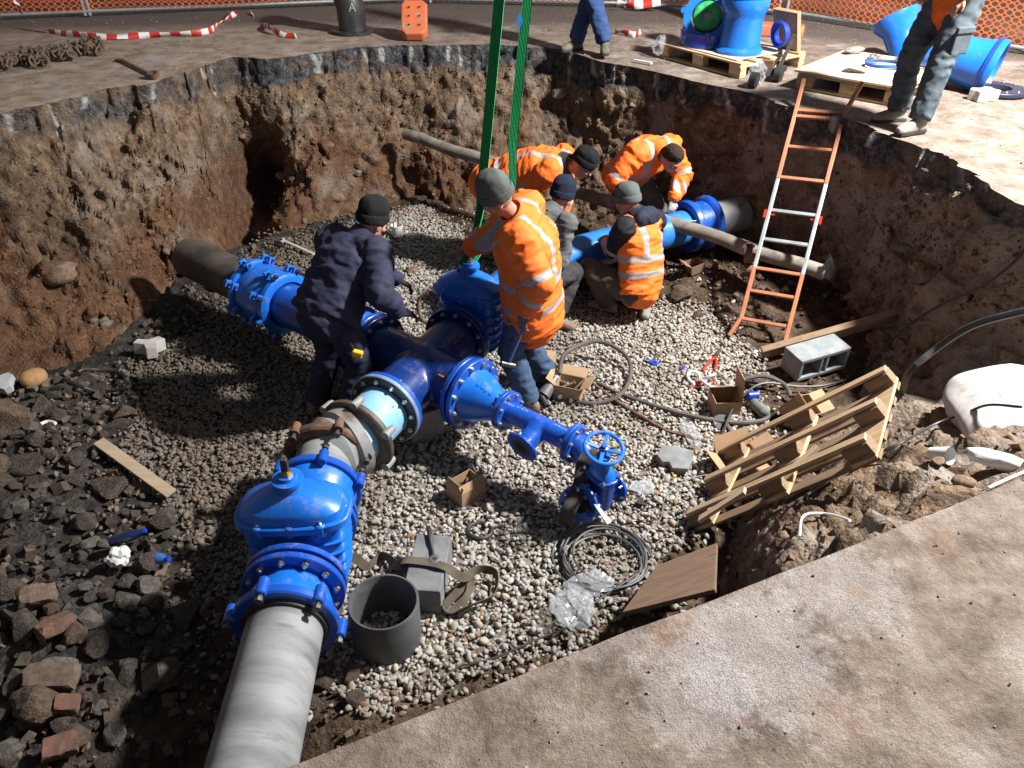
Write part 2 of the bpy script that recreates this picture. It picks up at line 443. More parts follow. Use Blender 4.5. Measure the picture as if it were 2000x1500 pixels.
    t.bump(h, .75, .011)
    return t.m
ROAD = road_mat()

# walls: loft from rim to floor
NR = 66
def build_walls():
    vs_ = np.zeros((NC, NR, 3)); asp = np.zeros((NC, NR)); stk = np.zeros((NC, NR))
    # positions along the rim where the breaker's chisel left pale grooves
    rng = random.Random(5); acc = 0; grooves = []
    for i in range(NC):
        acc += (RIM[i] - RIM[i - 1]).length
        if acc > 0:
            grooves.append((i, rng.uniform(.012, .04), rng.uniform(.3, 1.15), rng.uniform(-.7, .9))); acc = -rng.choice((.12, .22, .35, .5, .75))
    # where the digger left hollows: found on the plain slope first
    BP = []
    for i in range(0, NC, 3):
        for k in range(10, NR, 2):
            t = (k / (NR - 1) - .16) / .84; p = RIM[i].lerp(floc[i], .22 * max(t, 0) + .78 * max(t, 0) ** 1.55); p.z = -.2 + (PITZ - .12 + .2) * t; BP.append(p)
    BPA = np.array([tuple(p) for p in BP]); yy, zz_ = BPA[:, 1], BPA[:, 2] - CAM_H; dd_ = yy * math.cos(PITCH) - zz_ * math.sin(PITCH); uu_ = 1000 + FPX * BPA[:, 0] / dd_; vv_ = 750 - FPX * (yy * math.sin(PITCH) + zz_ * math.cos(PITCH)) / dd_
    hole = [(Vector(BPA[((uu_ - u) ** 2 + (vv_ - v) ** 2 + np.where(i_ == 0, 0, 0)).argmin()]), r, dep) for i_, (u, v, r, dep) in enumerate(
            ((480, 310, .3, 1.1), (462, 375, .32, 1.1), (435, 445, .32, .9), (800, 340, .13, .3), (815, 385, .12, .25), (900, 335, .16, .2), (1440, 420, .3, .4), (330, 560, .3, .5), (560, 330, .12, .15), (250, 250, .1, .12), (1600, 400, .3, .2)))]
    for i in range(NC):
        a, b = RIM[i], floc[i]; q = i / NSUB
        hd = Vector((b.x - a.x, b.y - a.y, 0)); L = hd.length; hdn = hd.normalized() if L > 1e-4 else Vector((0, 1, 0))
        near = q > 33.5 or q < .5
        rough_asp = 4.5 < q < 29.5
        for k in range(NR):
            s = k / (NR - 1)
            AS = .16
            th = .235 + .06 * nz(a, 1.7, 4) + .05 * (mnoise.cell(Vector((a.x * 3.3, a.y * 3.3, 5))) - .5)
            if 24.5 < q < 29.5: th *= .75
            if s < AS:
                w = s / AS; p = Vector((a.x, a.y, -th * w)) + hdn * (.035 * w * (0 if near else 1)); t = 0
                am = 1.0
            else:
                t = (s - AS) / (1 - AS); hx = .22 * t + .78 * t ** 1.55
                if q > 28.6 and q < 33.6: hx = t
                elif 24 < q <= 28.6: hx = .55 * t + .45 * hx if q < 26 else .8 * t + .2 * hx
                p = (a if near else a.lerp(rimc[i] + hdn * .03, min(1, t * 25))).lerp(b, hx); p.z = -th + (PITZ - .12 + th) * t
                p += hdn * (.035 * (1 - t) * (0 if near else 1)); am = max(0, 1 - t * 30)
            # relief
            env = min(1, s * 7)
            if near: d = .02 * fbm(p, 6, 3) * env
            else:
                big = fbm(p, 1.1, 3, 11) * .2 + fbm(p, 3.4, 4, 2) * .17 + (mnoise.cell(Vector((p.x * 4 + 2 * nz(p, 3), p.y * 4, p.z * 5))) - .5) * .05
                sm_ = fbm(p, 9, 3, 5) * .09 + fbm(p, 24, 2, 8) * .022
                rid = -abs(nz(p, 4.6, 21)) * .07
                d = (big * min(1, t * 3) + (sm_ + rid) * (.35 if s < AS else 1)) * env * (1 - .5 * t ** 6)
                if s < AS: d += ((mnoise.cell(Vector((p.x * 5, p.y * 5, p.z * 7))) - .5) * .03 + (mnoise.cell(Vector((p.x * 13, p.y * 13, p.z * 15))) - .5) * .02 + .05 * nz(p, 7, 3)) * min(1, s * 16)
                for c, r, dep in hole:
                    e = (p - c).length / r
                    if e < 2.2: d -= dep * math.exp(-e * e)
            p = p + (hdn * .85 + Vector((0, 0, .5))) * d
            asp[i, k] = am * (1 if rough_asp else (.25 if near else .6))
            if q < 10.5: asp[i, k] *= min(1, max(.1, .55 + 1.6 * fbm(p, 2.6, 3, 40)))
            asp[i, k] *= min(1, max(.25, 1.0 + 1.5 * fbm(p, 5, 3, 44)))
            if 24.8 < q < 29.5: asp[i, k] *= .75
            vs_[i, k] = p
        for gi, gw, gl, sl in grooves:
            if not rough_asp: break
            for k in range(1, NR):
                s = k / (NR - 1)
                if s > .2 * gl: break
                dd = abs((Vector(vs_[i, k]) - Vector((RIM[gi].x, RIM[gi].y, 0))).to_2d().length * (1 if i >= gi else -1) - sl * .12 * s / .16 - (0))
                if abs(i - gi) < 40 and dd < gw:
                    stk[i, k] = max(stk[i, k], (.55 + .6 * nz(vs_[i, k], 20, 2)) * (1 - (dd / gw) ** 2) + .15)
                    vs_[i, k] -= np.array(hdn) * .012
    idx = np.arange(NC * NR).reshape(NC, NR)
    nx = np.roll(idx, -1, 0)
    f = np.stack([idx[:, :-1], idx[:, 1:], nx[:, 1:], nx[:, :-1]], -1).reshape(-1, 4)
    o = npmesh('pit_wall', vs_.reshape(-1, 3), f, SOIL, True, {'asphalt': asp.ravel(), 'streak': stk.ravel()})
    return struct(o), vs_
pit_wall, WV = build_walls()

# floor grid
def build_floor():
    st = .045
    xs = np.arange(-5.2, 4.2, st); ys = np.arange(.4, 9.6, st)
    X, Y = np.meshgrid(xs, ys, indexing='ij')
    ok = inpoly(X, Y, FLOOR_POLY) | (pdist(X, Y, FLOOR_POLY) < .16)
    Z = np.array([[floorz(x, y) + (.03 * mnoise.noise(Vector((x * 9, y * 9, 1)))) * 1.0 for y in ys] for x in xs])
    idx = -np.ones(X.shape, int); idx[ok] = np.arange(ok.sum())
    v = np.stack([X[ok], Y[ok], Z[ok] - .012], -1)
    q = np.stack([idx[:-1, :-1], idx[1:, :-1], idx[1:, 1:], idx[:-1, 1:]], -1).reshape(-1, 4)
    q = q[(q >= 0).all(1)]
    gr = np.clip(np.where(inpoly(v[:, 0], v[:, 1], GRAVEL_POLY), pdist(v[:, 0], v[:, 1], GRAVEL_POLY) / .2, 0), 0, 1) * np.clip((v[:, 0] + 2.4) / 1.2, .15, 1)
    return struct(npmesh('pit_floor', v, q, EARTH, True, {'gravelly': gr}))
GRAVEL_POLY = [FP(*p) for p in ((520, 505), (560, 465), (640, 448), (770, 415), (800, 402), (860, 418), (930, 470), (1010, 520), (1110, 560),
    (1180, 600), (1290, 588), (1380, 605), (1440, 655), (1488, 690), (1500, 735), (1470, 775), (1530, 835), (1470, 880), (1440, 930), (1390, 1010),
    (1335, 1065), (1290, 1130), (1240, 1185), (1180, 1235), (1100, 1262), (980, 1310), (850, 1370), (730, 1420), (690, 1400), (640, 1330), (600, 1300), (520, 1290),
    (430, 1240), (350, 1090), (300, 1000), (235, 905), (250, 830), (300, 760), (220, 712), (300, 680), (400, 640), (470, 560))]
pit_floor = build_floor()

# the road: one sheet with the pit cut out of it, reaching far beyond the fence
def build_road():
    rings = [RIM]
    c = Vector((-.4, 4.4, 0)); rings_v = []
    scale = [0, .02, .06, .15, .4, 1.0, 2.2, 5, 12, 40, 160]
    vs_ = []
    for sc in scale:
        for i, p in enumerate(RIM):
            d = (rimc[i] - c); d.normalize()
            q = Vector((p.x, p.y, 0)).lerp(Vector((rimc[i].x, rimc[i].y, 0)), min(1, sc / .15)) + d * sc
            e = min(1, sc / .06)
            z = .006 * fbm(q, 2.0, 3) * (1 if sc < 12 else 0)
            if i / NSUB < 33 and sc < .1: z -= .012 * abs(nz(q, 11)) * (1 - e)
            vs_.append((q.x, q.y, z))
    K = len(scale); idx = np.arange(K * NC).reshape(K, NC); nx = np.roll(idx, -1, 1)
    f = np.stack([idx[:-1], nx[:-1], nx[1:], idx[1:]], -1).reshape(-1, 4)
    return struct(npmesh('road', np.array(vs_), f, ROAD, True))
road = build_road()
# ------------------------------------------------------------------ gravel, rubble, stones
def cubesphere():
    bm = bmesh.new(); bmesh.ops.create_cube(bm, size=2); bmesh.ops.subdivide_edges(bm, edges=bm.edges[:], cuts=1, use_grid_fill=True)
    v = np.array([x.co[:] for x in bm.verts]); v /= np.linalg.norm(v, axis=1)[:, None]
    f = np.array([[x.index for x in q.verts] for q in bm.faces]); bm.free(); return v, f
CSV, CSF = cubesphere()
CUV = np.array([(x, y, z) for z in (-1, 1) for y in (-1, 1) for x in (-1, 1)]) / 3 ** .5 * 1.05
CUF = np.array([(0, 2, 3, 1), (4, 5, 7, 6), (0, 1, 5, 4), (1, 3, 7, 5), (3, 2, 6, 7), (2, 0, 4, 6)])
RDV = np.concatenate([CUV * 1.0, np.array([(1, 0, 0), (-1, 0, 0), (0, 1, 0), (0, -1, 0), (0, 0, 1), (0, 0, -1)], float)])
RDF = np.array([(0, 13, 1, 11), (2, 10, 3, 13), (1, 13, 3, 8), (0, 9, 2, 13), (4, 11, 5, 12), (5, 8, 7, 12), (7, 10, 6, 12), (6, 9, 4, 12), (0, 11, 4, 9), (1, 8, 5, 11), (3, 10, 7, 8), (2, 9, 6, 10)])
def rotmats(n, tilt=None):
    q = np.random.normal(size=(n, 4))
    if tilt is not None:       # mostly lying flat: free turn about z, small tilt
        a = np.random.uniform(0, 2 * PI, n); q = np.stack([np.cos(a / 2), np.random.normal(0, tilt, n), np.random.normal(0, tilt, n), np.sin(a / 2)], 1)
    q /= np.linalg.norm(q, axis=1)[:, None]; w, x, y, z = q.T
    return np.stack([np.stack([1 - 2 * (y * y + z * z), 2 * (x * y - z * w), 2 * (x * z + y * w)], -1),
                     np.stack([2 * (x * y + z * w), 1 - 2 * (x * x + z * z), 2 * (y * z - x * w)], -1),
                     np.stack([2 * (x * z - y * w), 2 * (y * z + x * w), 1 - 2 * (x * x + y * y)], -1)], 1)
def scatter(name, pos, scl, cols, m, jag=.08, tilt=None, smooth=True, parent=None, power=1.0, geo=None):
    CV, CF = geo or (CSV, CSF); n = len(pos); nv = len(CV)
    var = [CV * (1 + np.random.uniform(-jag, jag, (nv, 1))) for _ in range(12)]
    if power != 1.0: var = [np.sign(b) * np.abs(b) ** power for b in var]
    base = np.stack([var[i] for i in np.random.randint(0, 12, n)])            # n,26,3
    v = base * scl[:, None, :]
    v = np.einsum('nij,nkj->nki', rotmats(n, tilt), v) + pos[:, None, :]
    f = (CF[None] + (np.arange(n) * nv)[:, None, None]).reshape(-1, 4)
    return npmesh(name, v.reshape(-1, 3), f, m, smooth, col=np.repeat(cols, nv, 0), parent=parent)
def vcol_mat(name, rough=.85, vs=60, amt=.35, bump=.3, bs=90, bd=.003, spec=.35):
    t = NT(name); co = t.coord('Position'); c = t.attr('Col', 'Color')
    n = t.noise(co, vs, 3, .65)
    c = t.mix(1.0, c, t.ramp(n, [(.25, 1 - amt), (.5, 1.0), (.78, 1 + amt * .5)]), 'MULTIPLY')
    t.base(c); t.set(rough=rough, spec=spec)
    if bump: t.bump(t.noise(co, bs, 2, .7), bump, bd)
    return t.m
PEB = vcol_mat('river_pebble', .8, 70, .22, 0)
CLOD = vcol_mat('clod', .95, 40, .4, .5, 80, .006, .2)
ROCKM = vcol_mat('rubble_rock', .92, 22, .45, .7, 60, .01, .25)

def build_gravel():
    P = np.array(GRAVEL_POLY); lo, hi = P.min(0), P.max(0); area = (hi - lo).prod()
    sp = .0242
    n = int(area / sp ** 2 * 1.2)
    x = np.random.uniform(lo[0], hi[0], n); y = np.random.uniform(lo[1], hi[1], n)
    d = pdist(x, y, GRAVEL_POLY); ins = inpoly(x, y, GRAVEL_POLY)
    sd = np.where(ins, d, -d)
    edge = np.array([fbm((a, b, 0), 2.2, 3) * .22 for a, b in zip(x, y)])
    keep = (sd + edge > .0) | ((sd + edge > -.35) & (np.random.rand(n) < .10))
    x, y = x[keep], y[keep]; n = len(x)
    near = np.clip((5.2 - y) / 3.5, 0, 1)
    L = np.random.lognormal(math.log(.0148), .27, n).clip(.008, .031)
    s = np.stack([L * 1.12, L * np.random.uniform(.55, .9, n), L * np.random.uniform(.38, .7, n)], 1)
    z = np.array([floorz(a, b) for a, b in zip(x, y)]) + np.random.uniform(-.012, .016, n)
    tone = np.random.beta(4.5, 2.2, n)[:, None]
    cool = np.array([.42, .41, .38]); warm = np.array([.43, .385, .32]); dark = np.array([.17, .15, .13])
    w = np.random.rand(n)[:, None]
    c = dark * (1 - tone) + (cool * (w < .62) + warm * (w >= .62)) * tone
    br = np.random.rand(n)[:, None] < .03; c = np.where(br, np.array([.2, .115, .065]) * (.6 + tone), c)
    # earth stain towards the borders; on the left, earth plus painted-in shade
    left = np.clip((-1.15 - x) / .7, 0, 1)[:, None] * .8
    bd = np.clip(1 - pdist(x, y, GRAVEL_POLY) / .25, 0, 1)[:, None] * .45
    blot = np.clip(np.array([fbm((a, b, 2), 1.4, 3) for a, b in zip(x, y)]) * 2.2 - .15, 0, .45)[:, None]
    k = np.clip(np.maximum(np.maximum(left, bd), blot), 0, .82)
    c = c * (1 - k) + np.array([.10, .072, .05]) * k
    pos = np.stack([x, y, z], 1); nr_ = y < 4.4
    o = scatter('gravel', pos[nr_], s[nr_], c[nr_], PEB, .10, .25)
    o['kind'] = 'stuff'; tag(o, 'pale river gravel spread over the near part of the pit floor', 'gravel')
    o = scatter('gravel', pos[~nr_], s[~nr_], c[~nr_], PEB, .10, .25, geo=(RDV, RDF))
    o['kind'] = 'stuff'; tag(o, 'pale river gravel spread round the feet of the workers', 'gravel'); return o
gravel = build_gravel()

def wall_pts(n, smin=.19, smax=1.0, qlo=3.5, qhi=34.0):
    qi = np.random.uniform(qlo * NSUB, qhi * NSUB, n).astype(int) % NC; k = (np.random.uniform(smin, smax, n) * (NR - 1)).astype(int)
    p = WV[qi, k]; pa = WV[(qi + 1) % NC, k]; pb = WV[qi, np.minimum(k + 1, NR - 1)]; pc = WV[qi, k - 1]
    nr = np.cross(pa - p, pb - pc); nr /= np.linalg.norm(nr, axis=1)[:, None] + 1e-9
    nr *= np.sign((nr * (np.array([-.3, 4.5, .8]) - p)).sum(1))[:, None]
    return p, nr, qi, k
def soil_cols(p, n):
    t = np.random.rand(n)[:, None]
    br = np.array([.07, .045, .029]) * (1 - t) + np.array([.21, .155, .108]) * t
    rd = np.array([.075, .034, .017]) * (1 - t) + np.array([.2, .105, .055]) * t
    z = p[:, 2] + np.array([fbm(q, 1.2, 2) for q in p]) * .5
    f = (np.clip((-.55 - z) / .3, 0, 1) * np.clip(.75 - .55 * p[:, 0], .1, 1))[:, None]
    return br * (1 - f) + rd * f
def build_clods():
    n = 17000
    p, nr, qi, k = wall_pts(n)
    keep = np.array([fbm(q, 1.9, 2, 31) for q in p]) + np.random.uniform(-.25, .25, n) > -.02
    p, nr = p[keep], nr[keep]; n = len(p)
    L = np.random.lognormal(math.log(.0115), .55, n).clip(.005, .05)
    s = np.stack([L, L * np.random.uniform(.6, 1, n), L * np.random.uniform(.5, .9, n)], 1)
    o = scatter('soil_clods', p - nr * (L * .15)[:, None], s, soil_cols(p, n), CLOD, .3, None, False, geo=(CUV, CUF))
    o['kind'] = 'stuff'; tag(o, 'crumbling brown earth clods stuck in the sides of the pit', 'soil')
    # crumbs of earth lying on the bare parts of the floor
    n = 14000
    x = np.random.uniform(-4.6, 3.4, n); y = np.random.uniform(1.0, 8.7, n)
    ins = inpoly(x, y, FLOOR_POLY); gi = inpoly(x, y, GRAVEL_POLY); gd = pdist(x, y, GRAVEL_POLY)
    keep = ins & (~gi | ((gd < .3) & (np.random.rand(n) < .25 * (1 - gd / .3))))
    x, y = x[keep], y[keep]; n = len(x)
    L = np.random.lognormal(math.log(.013), .5, n).clip(.005, .04)
    L = np.where(x < -1.3, L * 1.5, L)
    s = np.stack([L, L * np.random.uniform(.6, 1, n), L * np.random.uniform(.5, .9, n)], 1)
    z = np.array([floorz(a, b) for a, b in zip(x, y)])
    t = np.random.rand(n)[:, None]
    c = np.where((x < -1.0)[:, None], np.array([.04, .031, .025]) * (1 - t) + np.array([.15, .118, .092]) * t, np.array([.05, .033, .022]) * (1 - t) + np.array([.17, .12, .08]) * t)
    o = scatter('earth_crumbs', np.stack([x, y, z + L * .2], 1), s, c, CLOD, .3, None, False, geo=(CUV, CUF))
    o['kind'] = 'stuff'; tag(o, 'loose earth crumbs strewn over the bare ground of the pit', 'soil')
build_clods()

# single stones set in the pit sides: parts of the wall (meshes shared)
STONE_ME = []
def stone_mesh(name, m, jag=.14, flat=.7, angular=False, sub=2, seed=0):
    rng = random.Random(seed); bm = bmesh.new(); bmesh.ops.create_icosphere(bm, subdivisions=sub, radius=1)
    o = rng.uniform(0, 99)
    for v in bm.verts:
        n_ = v.co.copy(); f = 1 + jag * 1.6 * mnoise.noise(n_ * 1.1 + Vector((o, 0, 0))) + jag * .7 * mnoise.noise(n_ * 2.7 + Vector((0, o, 0)))
        if angular:
            for _ in range(1): f *= 1
        v.co = n_ * f; v.co.z *= flat; v.co.y *= .8
    if angular:
        for c in range(9):
            d = Vector((rng.gauss(0, 1), rng.gauss(0, 1), rng.gauss(0, 1))).normalized(); h = rng.uniform(.45, .75)
            for v in bm.verts:
                e = v.co.dot(d) - h * (1 if abs(d.z) < .6 else flat)
                if e > 0: v.co -= d * e
    me = bpy.data.meshes.new(name); bm.to_mesh(me); bm.free(); me.materials.append(m)
    for p in me.polygons: p.use_smooth = not angular
    return me
def cobble_mat(name, a, b, c2=None):
    return mat(name, a, .85, col2=b, vscale=3.0, dirt=c2, dscale=2.0, bump=.4, bscale=9, bdist=.04)
COB = [cobble_mat('cobble_grey', (.13, .11, .09), (.2, .17, .14), (.09, .06, .04)), cobble_mat('cobble_brown', (.15, .095, .06), (.24, .165, .11), (.085, .05, .03)),
       cobble_mat('cobble_pale', (.2, .175, .145), (.27, .24, .205), (.11, .08, .056))]
for i in range(9): STONE_ME.append(stone_mesh('stone', COB[i % 3], jag=.2, flat=.62, seed=i, sub=2, angular=i > 4))
def build_wall_stones():
    p, nr, qi, k = wall_pts(170, .22, .97)
    for i in range(len(p)):
        o = bpy.data.objects.new('stone', STONE_ME[random.randrange(9) if random.random() < .75 else 1]); COL.objects.link(o)
        L = min(.1, max(.02, random.lognormvariate(math.log(.03), .45)))
        o.location = p[i] - nr[i] * L * .25; o.scale = (L, L, L * random.uniform(.8, 1.1)); o.rotation_euler = [random.uniform(0, 6.28) for _ in range(3)]
        o.parent = pit_wall
    # the stones that stand out in the photograph
    for u, v, y, L, mi in ((1062, 175, 8.75, .13, 2), (636, 395, 8.35, .11, 1), (895, 445, 8.0, .13, 1), (820, 440, 8.3, .07, 1), (130, 540, 6.1, .16, 1), (215, 640, 5.7, .07, 0),
                           (200, 628, 5.75, .06, 0), (180, 622, 5.8, .05, 0), (520, 345, 8.7, .1, 0), (690, 330, 8.75, .1, 2), (1320, 238, 7.7, .07, 2), (1250, 215, 7.9, .06, 2), (1790, 390, 5.75, .12, 2)):
        q = at_y(u, v, y); d2 = ((WV.reshape(-1, 3) - np.array(q)) ** 2).sum(1); w = Vector(WV.reshape(-1, 3)[d2.argmin()])
        o = bpy.data.objects.new('stone', STONE_ME[mi + 3 * random.randrange(3)]); COL.objects.link(o); o.location = w
        o.scale = (L, L, L * .9); o.rotation_euler = (random.uniform(-.4, .4), random.uniform(-.4, .4), random.uniform(0, 6)); o.parent = pit_wall
build_wall_stones()

# rubble: the bigger lumps are things of their own
RUB = [mat('broken_concrete', (.12, .105, .09), .95, col2=(.2, .18, .16), vscale=4, bump=.8, bscale=14, bdist=.05), mat('dark_lump', (.055, .043, .035), .95, col2=(.12, .095, .076), vscale=4, bump=.8, bscale=12, bdist=.05),
       mat('brown_lump', (.085, .058, .04), .95, col2=(.15, .105, .075), vscale=4, bump=.8, bscale=12, bdist=.05)]
RUB_ME = [stone_mesh('rock', RUB[i % 3], .2, .7, True, 3, 50 + i) for i in range(12)]
def rock(u, v, L, mi=None, label=None, dz=.3, name='rock', rz=None, group=None, sx=1.0, z=None):
    p = fz(u, v) if z is None else at(u, v, z)
    m = RUB_ME[(mi if mi is not None else random.randrange(3)) + 3 * random.randrange(4)]
    o = bpy.data.objects.new(name, m); COL.objects.link(o); o.location = p + Vector((0, 0, L * dz))
    o.scale = (L * sx, L, L * random.uniform(.8, 1.05)); o.rotation_euler = (random.uniform(-.3, .3), random.uniform(-.3, .3), random.uniform(0, 6.28) if rz is None else rz)
    return tag(o, label or 'dark angular lump of rubble in the heap beside the near pipe', 'rock', group or (None if label else 'lumps of rubble in the heap'))
random.seed(21)
HEAP = [FP(*p) for p in ((0, 770), (110, 740), (200, 760), (250, 830), (235, 905), (300, 1000), (350, 1090), (400, 1230), (330, 1300), (280, 1500), (-150, 1560), (-250, 900))]
HX = [p[0] for p in HEAP]; HY = [p[1] for p in HEAP]
placed = []
def proj0(p):
    z = p[2] - CAM_H; d = p[1] * math.cos(PITCH) - z * math.sin(PITCH); return 1000 + FPX * p[0] / d, 750 - FPX * (p[1] * math.sin(PITCH) + z * math.cos(PITCH)) / d
LANDM = ((83, 777, 'the ochre round stone'), (195, 750, 'the black rubber hoop'), (40, 860, 'the big reddish boulder'), (270, 930, 'the small wooden lath'), (55, 1022, 'the pale lone lump'), (330, 1040, 'the black boulder by the gravel'), (238, 1105, 'the white foam lump'),
         (258, 1066, 'the dark bottle'), (314, 1107, 'the crumpled blue bottle'), (95, 1205, 'the dark red brick'), (128, 1262, 'the bright red broken brick'), (120, 1355, 'the long grey brown brick'), (148, 1405, 'the small orange brown brick'), (30, 1480, 'the pale lump in the nearest corner'), (300, 1180, 'the flat concrete slab'))
for _ in range(6000):
    x = random.uniform(min(HX), max(HX)); y = random.uniform(min(HY), max(HY))
    if len(placed) > 235: break
    if not inpoly(np.array([x]), np.array([y]), HEAP)[0]: continue
    L = random.choice((.03, .035, .04, .045, .05, .06, .07, .085, .1, .12))
    if any((x - a) ** 2 + (y - b) ** 2 < ((L + c) * .72) ** 2 for a, b, c in placed): continue
    placed.append((x, y, L))
    o = bpy.data.objects.new('rock', RUB_ME[random.choice((1, 1, 1, 1, 0, 2, 1)) + 3 * random.randrange(4)]); COL.objects.link(o)
    o.location = (x, y, floorz(x, y) + L * random.uniform(.1, .45)); o.scale = (L * random.uniform(1, 1.35), L, L * random.uniform(.75, 1.05))
    o.rotation_euler = (random.uniform(-.5, .5), random.uniform(-.5, .5), random.uniform(0, 6.28))
    sz_ = 'big' if L > .08 else ('middling' if L > .05 else ('small' if L > .036 else 'tiny')); cl_ = {'broken_concrete': 'grey concrete', 'dark_lump': 'dark earthy', 'brown_lump': 'brown'}[o.data.materials[0].name]
    uv_ = proj0(o.location); near_ = min(LANDM, key=lambda m_: (m_[0] - uv_[0]) ** 2 + (m_[1] - uv_[1]) ** 2); far_ = 'close' if ((near_[0] - uv_[0]) ** 2 + (near_[1] - uv_[1]) ** 2) ** .5 < 75 else ('above' if uv_[1] < near_[1] - 40 else ('below' if uv_[1] > near_[1] + 40 else 'level'))
    tag(o, sz_ + ' ' + cl_ + ' rubble lump ' + far_ + (' and left of ' if uv_[0] < near_[0] - 18 else (' and right of ' if uv_[0] > near_[0] + 18 else (' to ' if far_ == 'close' else (' with ' if far_ == 'level' else ' ')))) + near_[2], 'rock', 'lumps of rubble in the heap')
rock(40, 860, .19, 2, 'big reddish brown boulder at the edge of the rubble heap', .35)
rock(5, 960, .15, 2, 'brown boulder below the biggest reddish one in the rubble heap', .3)
rock(55, 1022, .062, 0, 'pale grey lump lying alone right of the brown boulder', .6)
rock(330, 1040, .115, 1, 'black soil covered boulder at the border of gravel and rubble', .3)
rock(300, 1160, .085, 0, 'flat grey brown slab of broken concrete below the blue crumpled bottle', .3)
rock(262, 1195, .075, 0, 'broken concrete lump left of the flat grey brown slab', .3)
rock(178, 1175, .05, 0, 'light grey concrete lump beside the flat brown bricks', .5)
rock(285, 965, .055, 0, 'light grey stone under the small wooden lath', .3)
rock(290, 1110, .0, 0, 'x') if False else None
rock(205, 1370, .0, 0, 'x') if False else None
rock(30, 1480, .085, 0, 'light grey concrete lump in the nearest corner of the heap', .3)
rock(205, 1395, .045, 0, 'light grey angular lump by the small orange brown brick', .4)
rock(1330, 590, .12, 2, 'brown boulder beside the boots of the crouching worker', .25)
rock(1250, 985, .05, 1, 'round dark stone on the gravel beside a clear plastic bag', .35)
rock(690, 1325, .075, 2, 'brown rock against the cut end of the black pipe ring', .2)
rock(640, 1335, .07, 1, 'grey rock under the near blue coupling', .2)
rock(700, 1390, .06, 2, 'rounded brown rock next to the sawn edge of the road', .4)
rock(610, 1385, .05, 1, 'dark cobble beside the grey near pipe', .4)
for k, (u, v, L) in enumerate(((1390, 560, .05), (1450, 570, .06), (1480, 540, .045), (1360, 620, .06), (1420, 610, .05), (1530, 590, .06), (1390, 505, .05), (1500, 625, .05), (1560, 640, .04), (1430, 640, .045))):
    rock(u, v, L, 2, 'brown clod of earth in the loose mound at the foot of the ladder', .3, group='clods at the foot of the ladder')
for u, v, L, z in ((1575, 1035, .05, -.22), (1760, 990, .035, -.14), (1735, 1000, .025, -.1), (1900, 850, .05, -.3), (1870, 870, .04, -.3), (1860, 840, .045, -.35)):
    q = at(u, v, z); d2 = ((WV.reshape(-1, 3) - np.array(q)) ** 2).sum(1); w = Vector(WV.reshape(-1, 3)[d2.argmin()])
    o = bpy.data.objects.new('cobble', STONE_ME[1 + 3 * random.randrange(3)]); COL.objects.link(o); o.location = w + Vector((0, 0, L * .3)); o.scale = (L, L, L * .8); o.rotation_euler = (0, 0, random.uniform(0, 6))
    tag(o, 'rounded brown cobble lying on the earth bank behind the leaning pallet', 'cobble', 'cobbles on the earth bank')
o = bpy.data.objects.new('cobble', STONE_ME[1]); COL.objects.link(o); o.location = fz(83, 777) + Vector((0, 0, .07)); o.scale = (.1, .1, .11); o.rotation_euler = (.2, .1, 1)
tag(o, 'smooth ochre yellow round stone at the foot of the left bank', 'cobble'); o.data = o.data.copy(); o.data.materials[0] = mat('ochre_stone', (.28, .16, .065), .85, col2=(.35, .21, .09), vscale=3, bump=.3, bscale=8, bdist=.04)
# grit on the road
n = 4200; x = np.random.uniform(-6, 6, n); y = np.where(np.random.rand(n) < .55, np.random.uniform(.6, 3.2, n), np.random.uniform(5, 11, n)); k_ = ~inpoly(x, y, RIM_POLY) & (pdist(x, y, RIM_POLY) > .02); x, y = x[k_], y[k_]; n = len(x)
L = np.random.lognormal(math.log(.0034), .5, n).clip(.0015, .0055); L = np.where(y > 4.5, L * 1.9, L); tn = np.random.rand(n)[:, None]
o = scatter('road_grit', np.stack([x, y, .001 + L * .3], 1), np.stack([L, L * .8, L * .65], 1), np.array([.15, .125, .105]) * (1 - tn) + np.array([.36, .33, .3]) * tn, CLOD, .3, None, False, geo=(CUV, CUF))
o['kind'] = 'stuff'; tag(o, 'fine grit and crumbs strewn over the dusty road', 'grit')
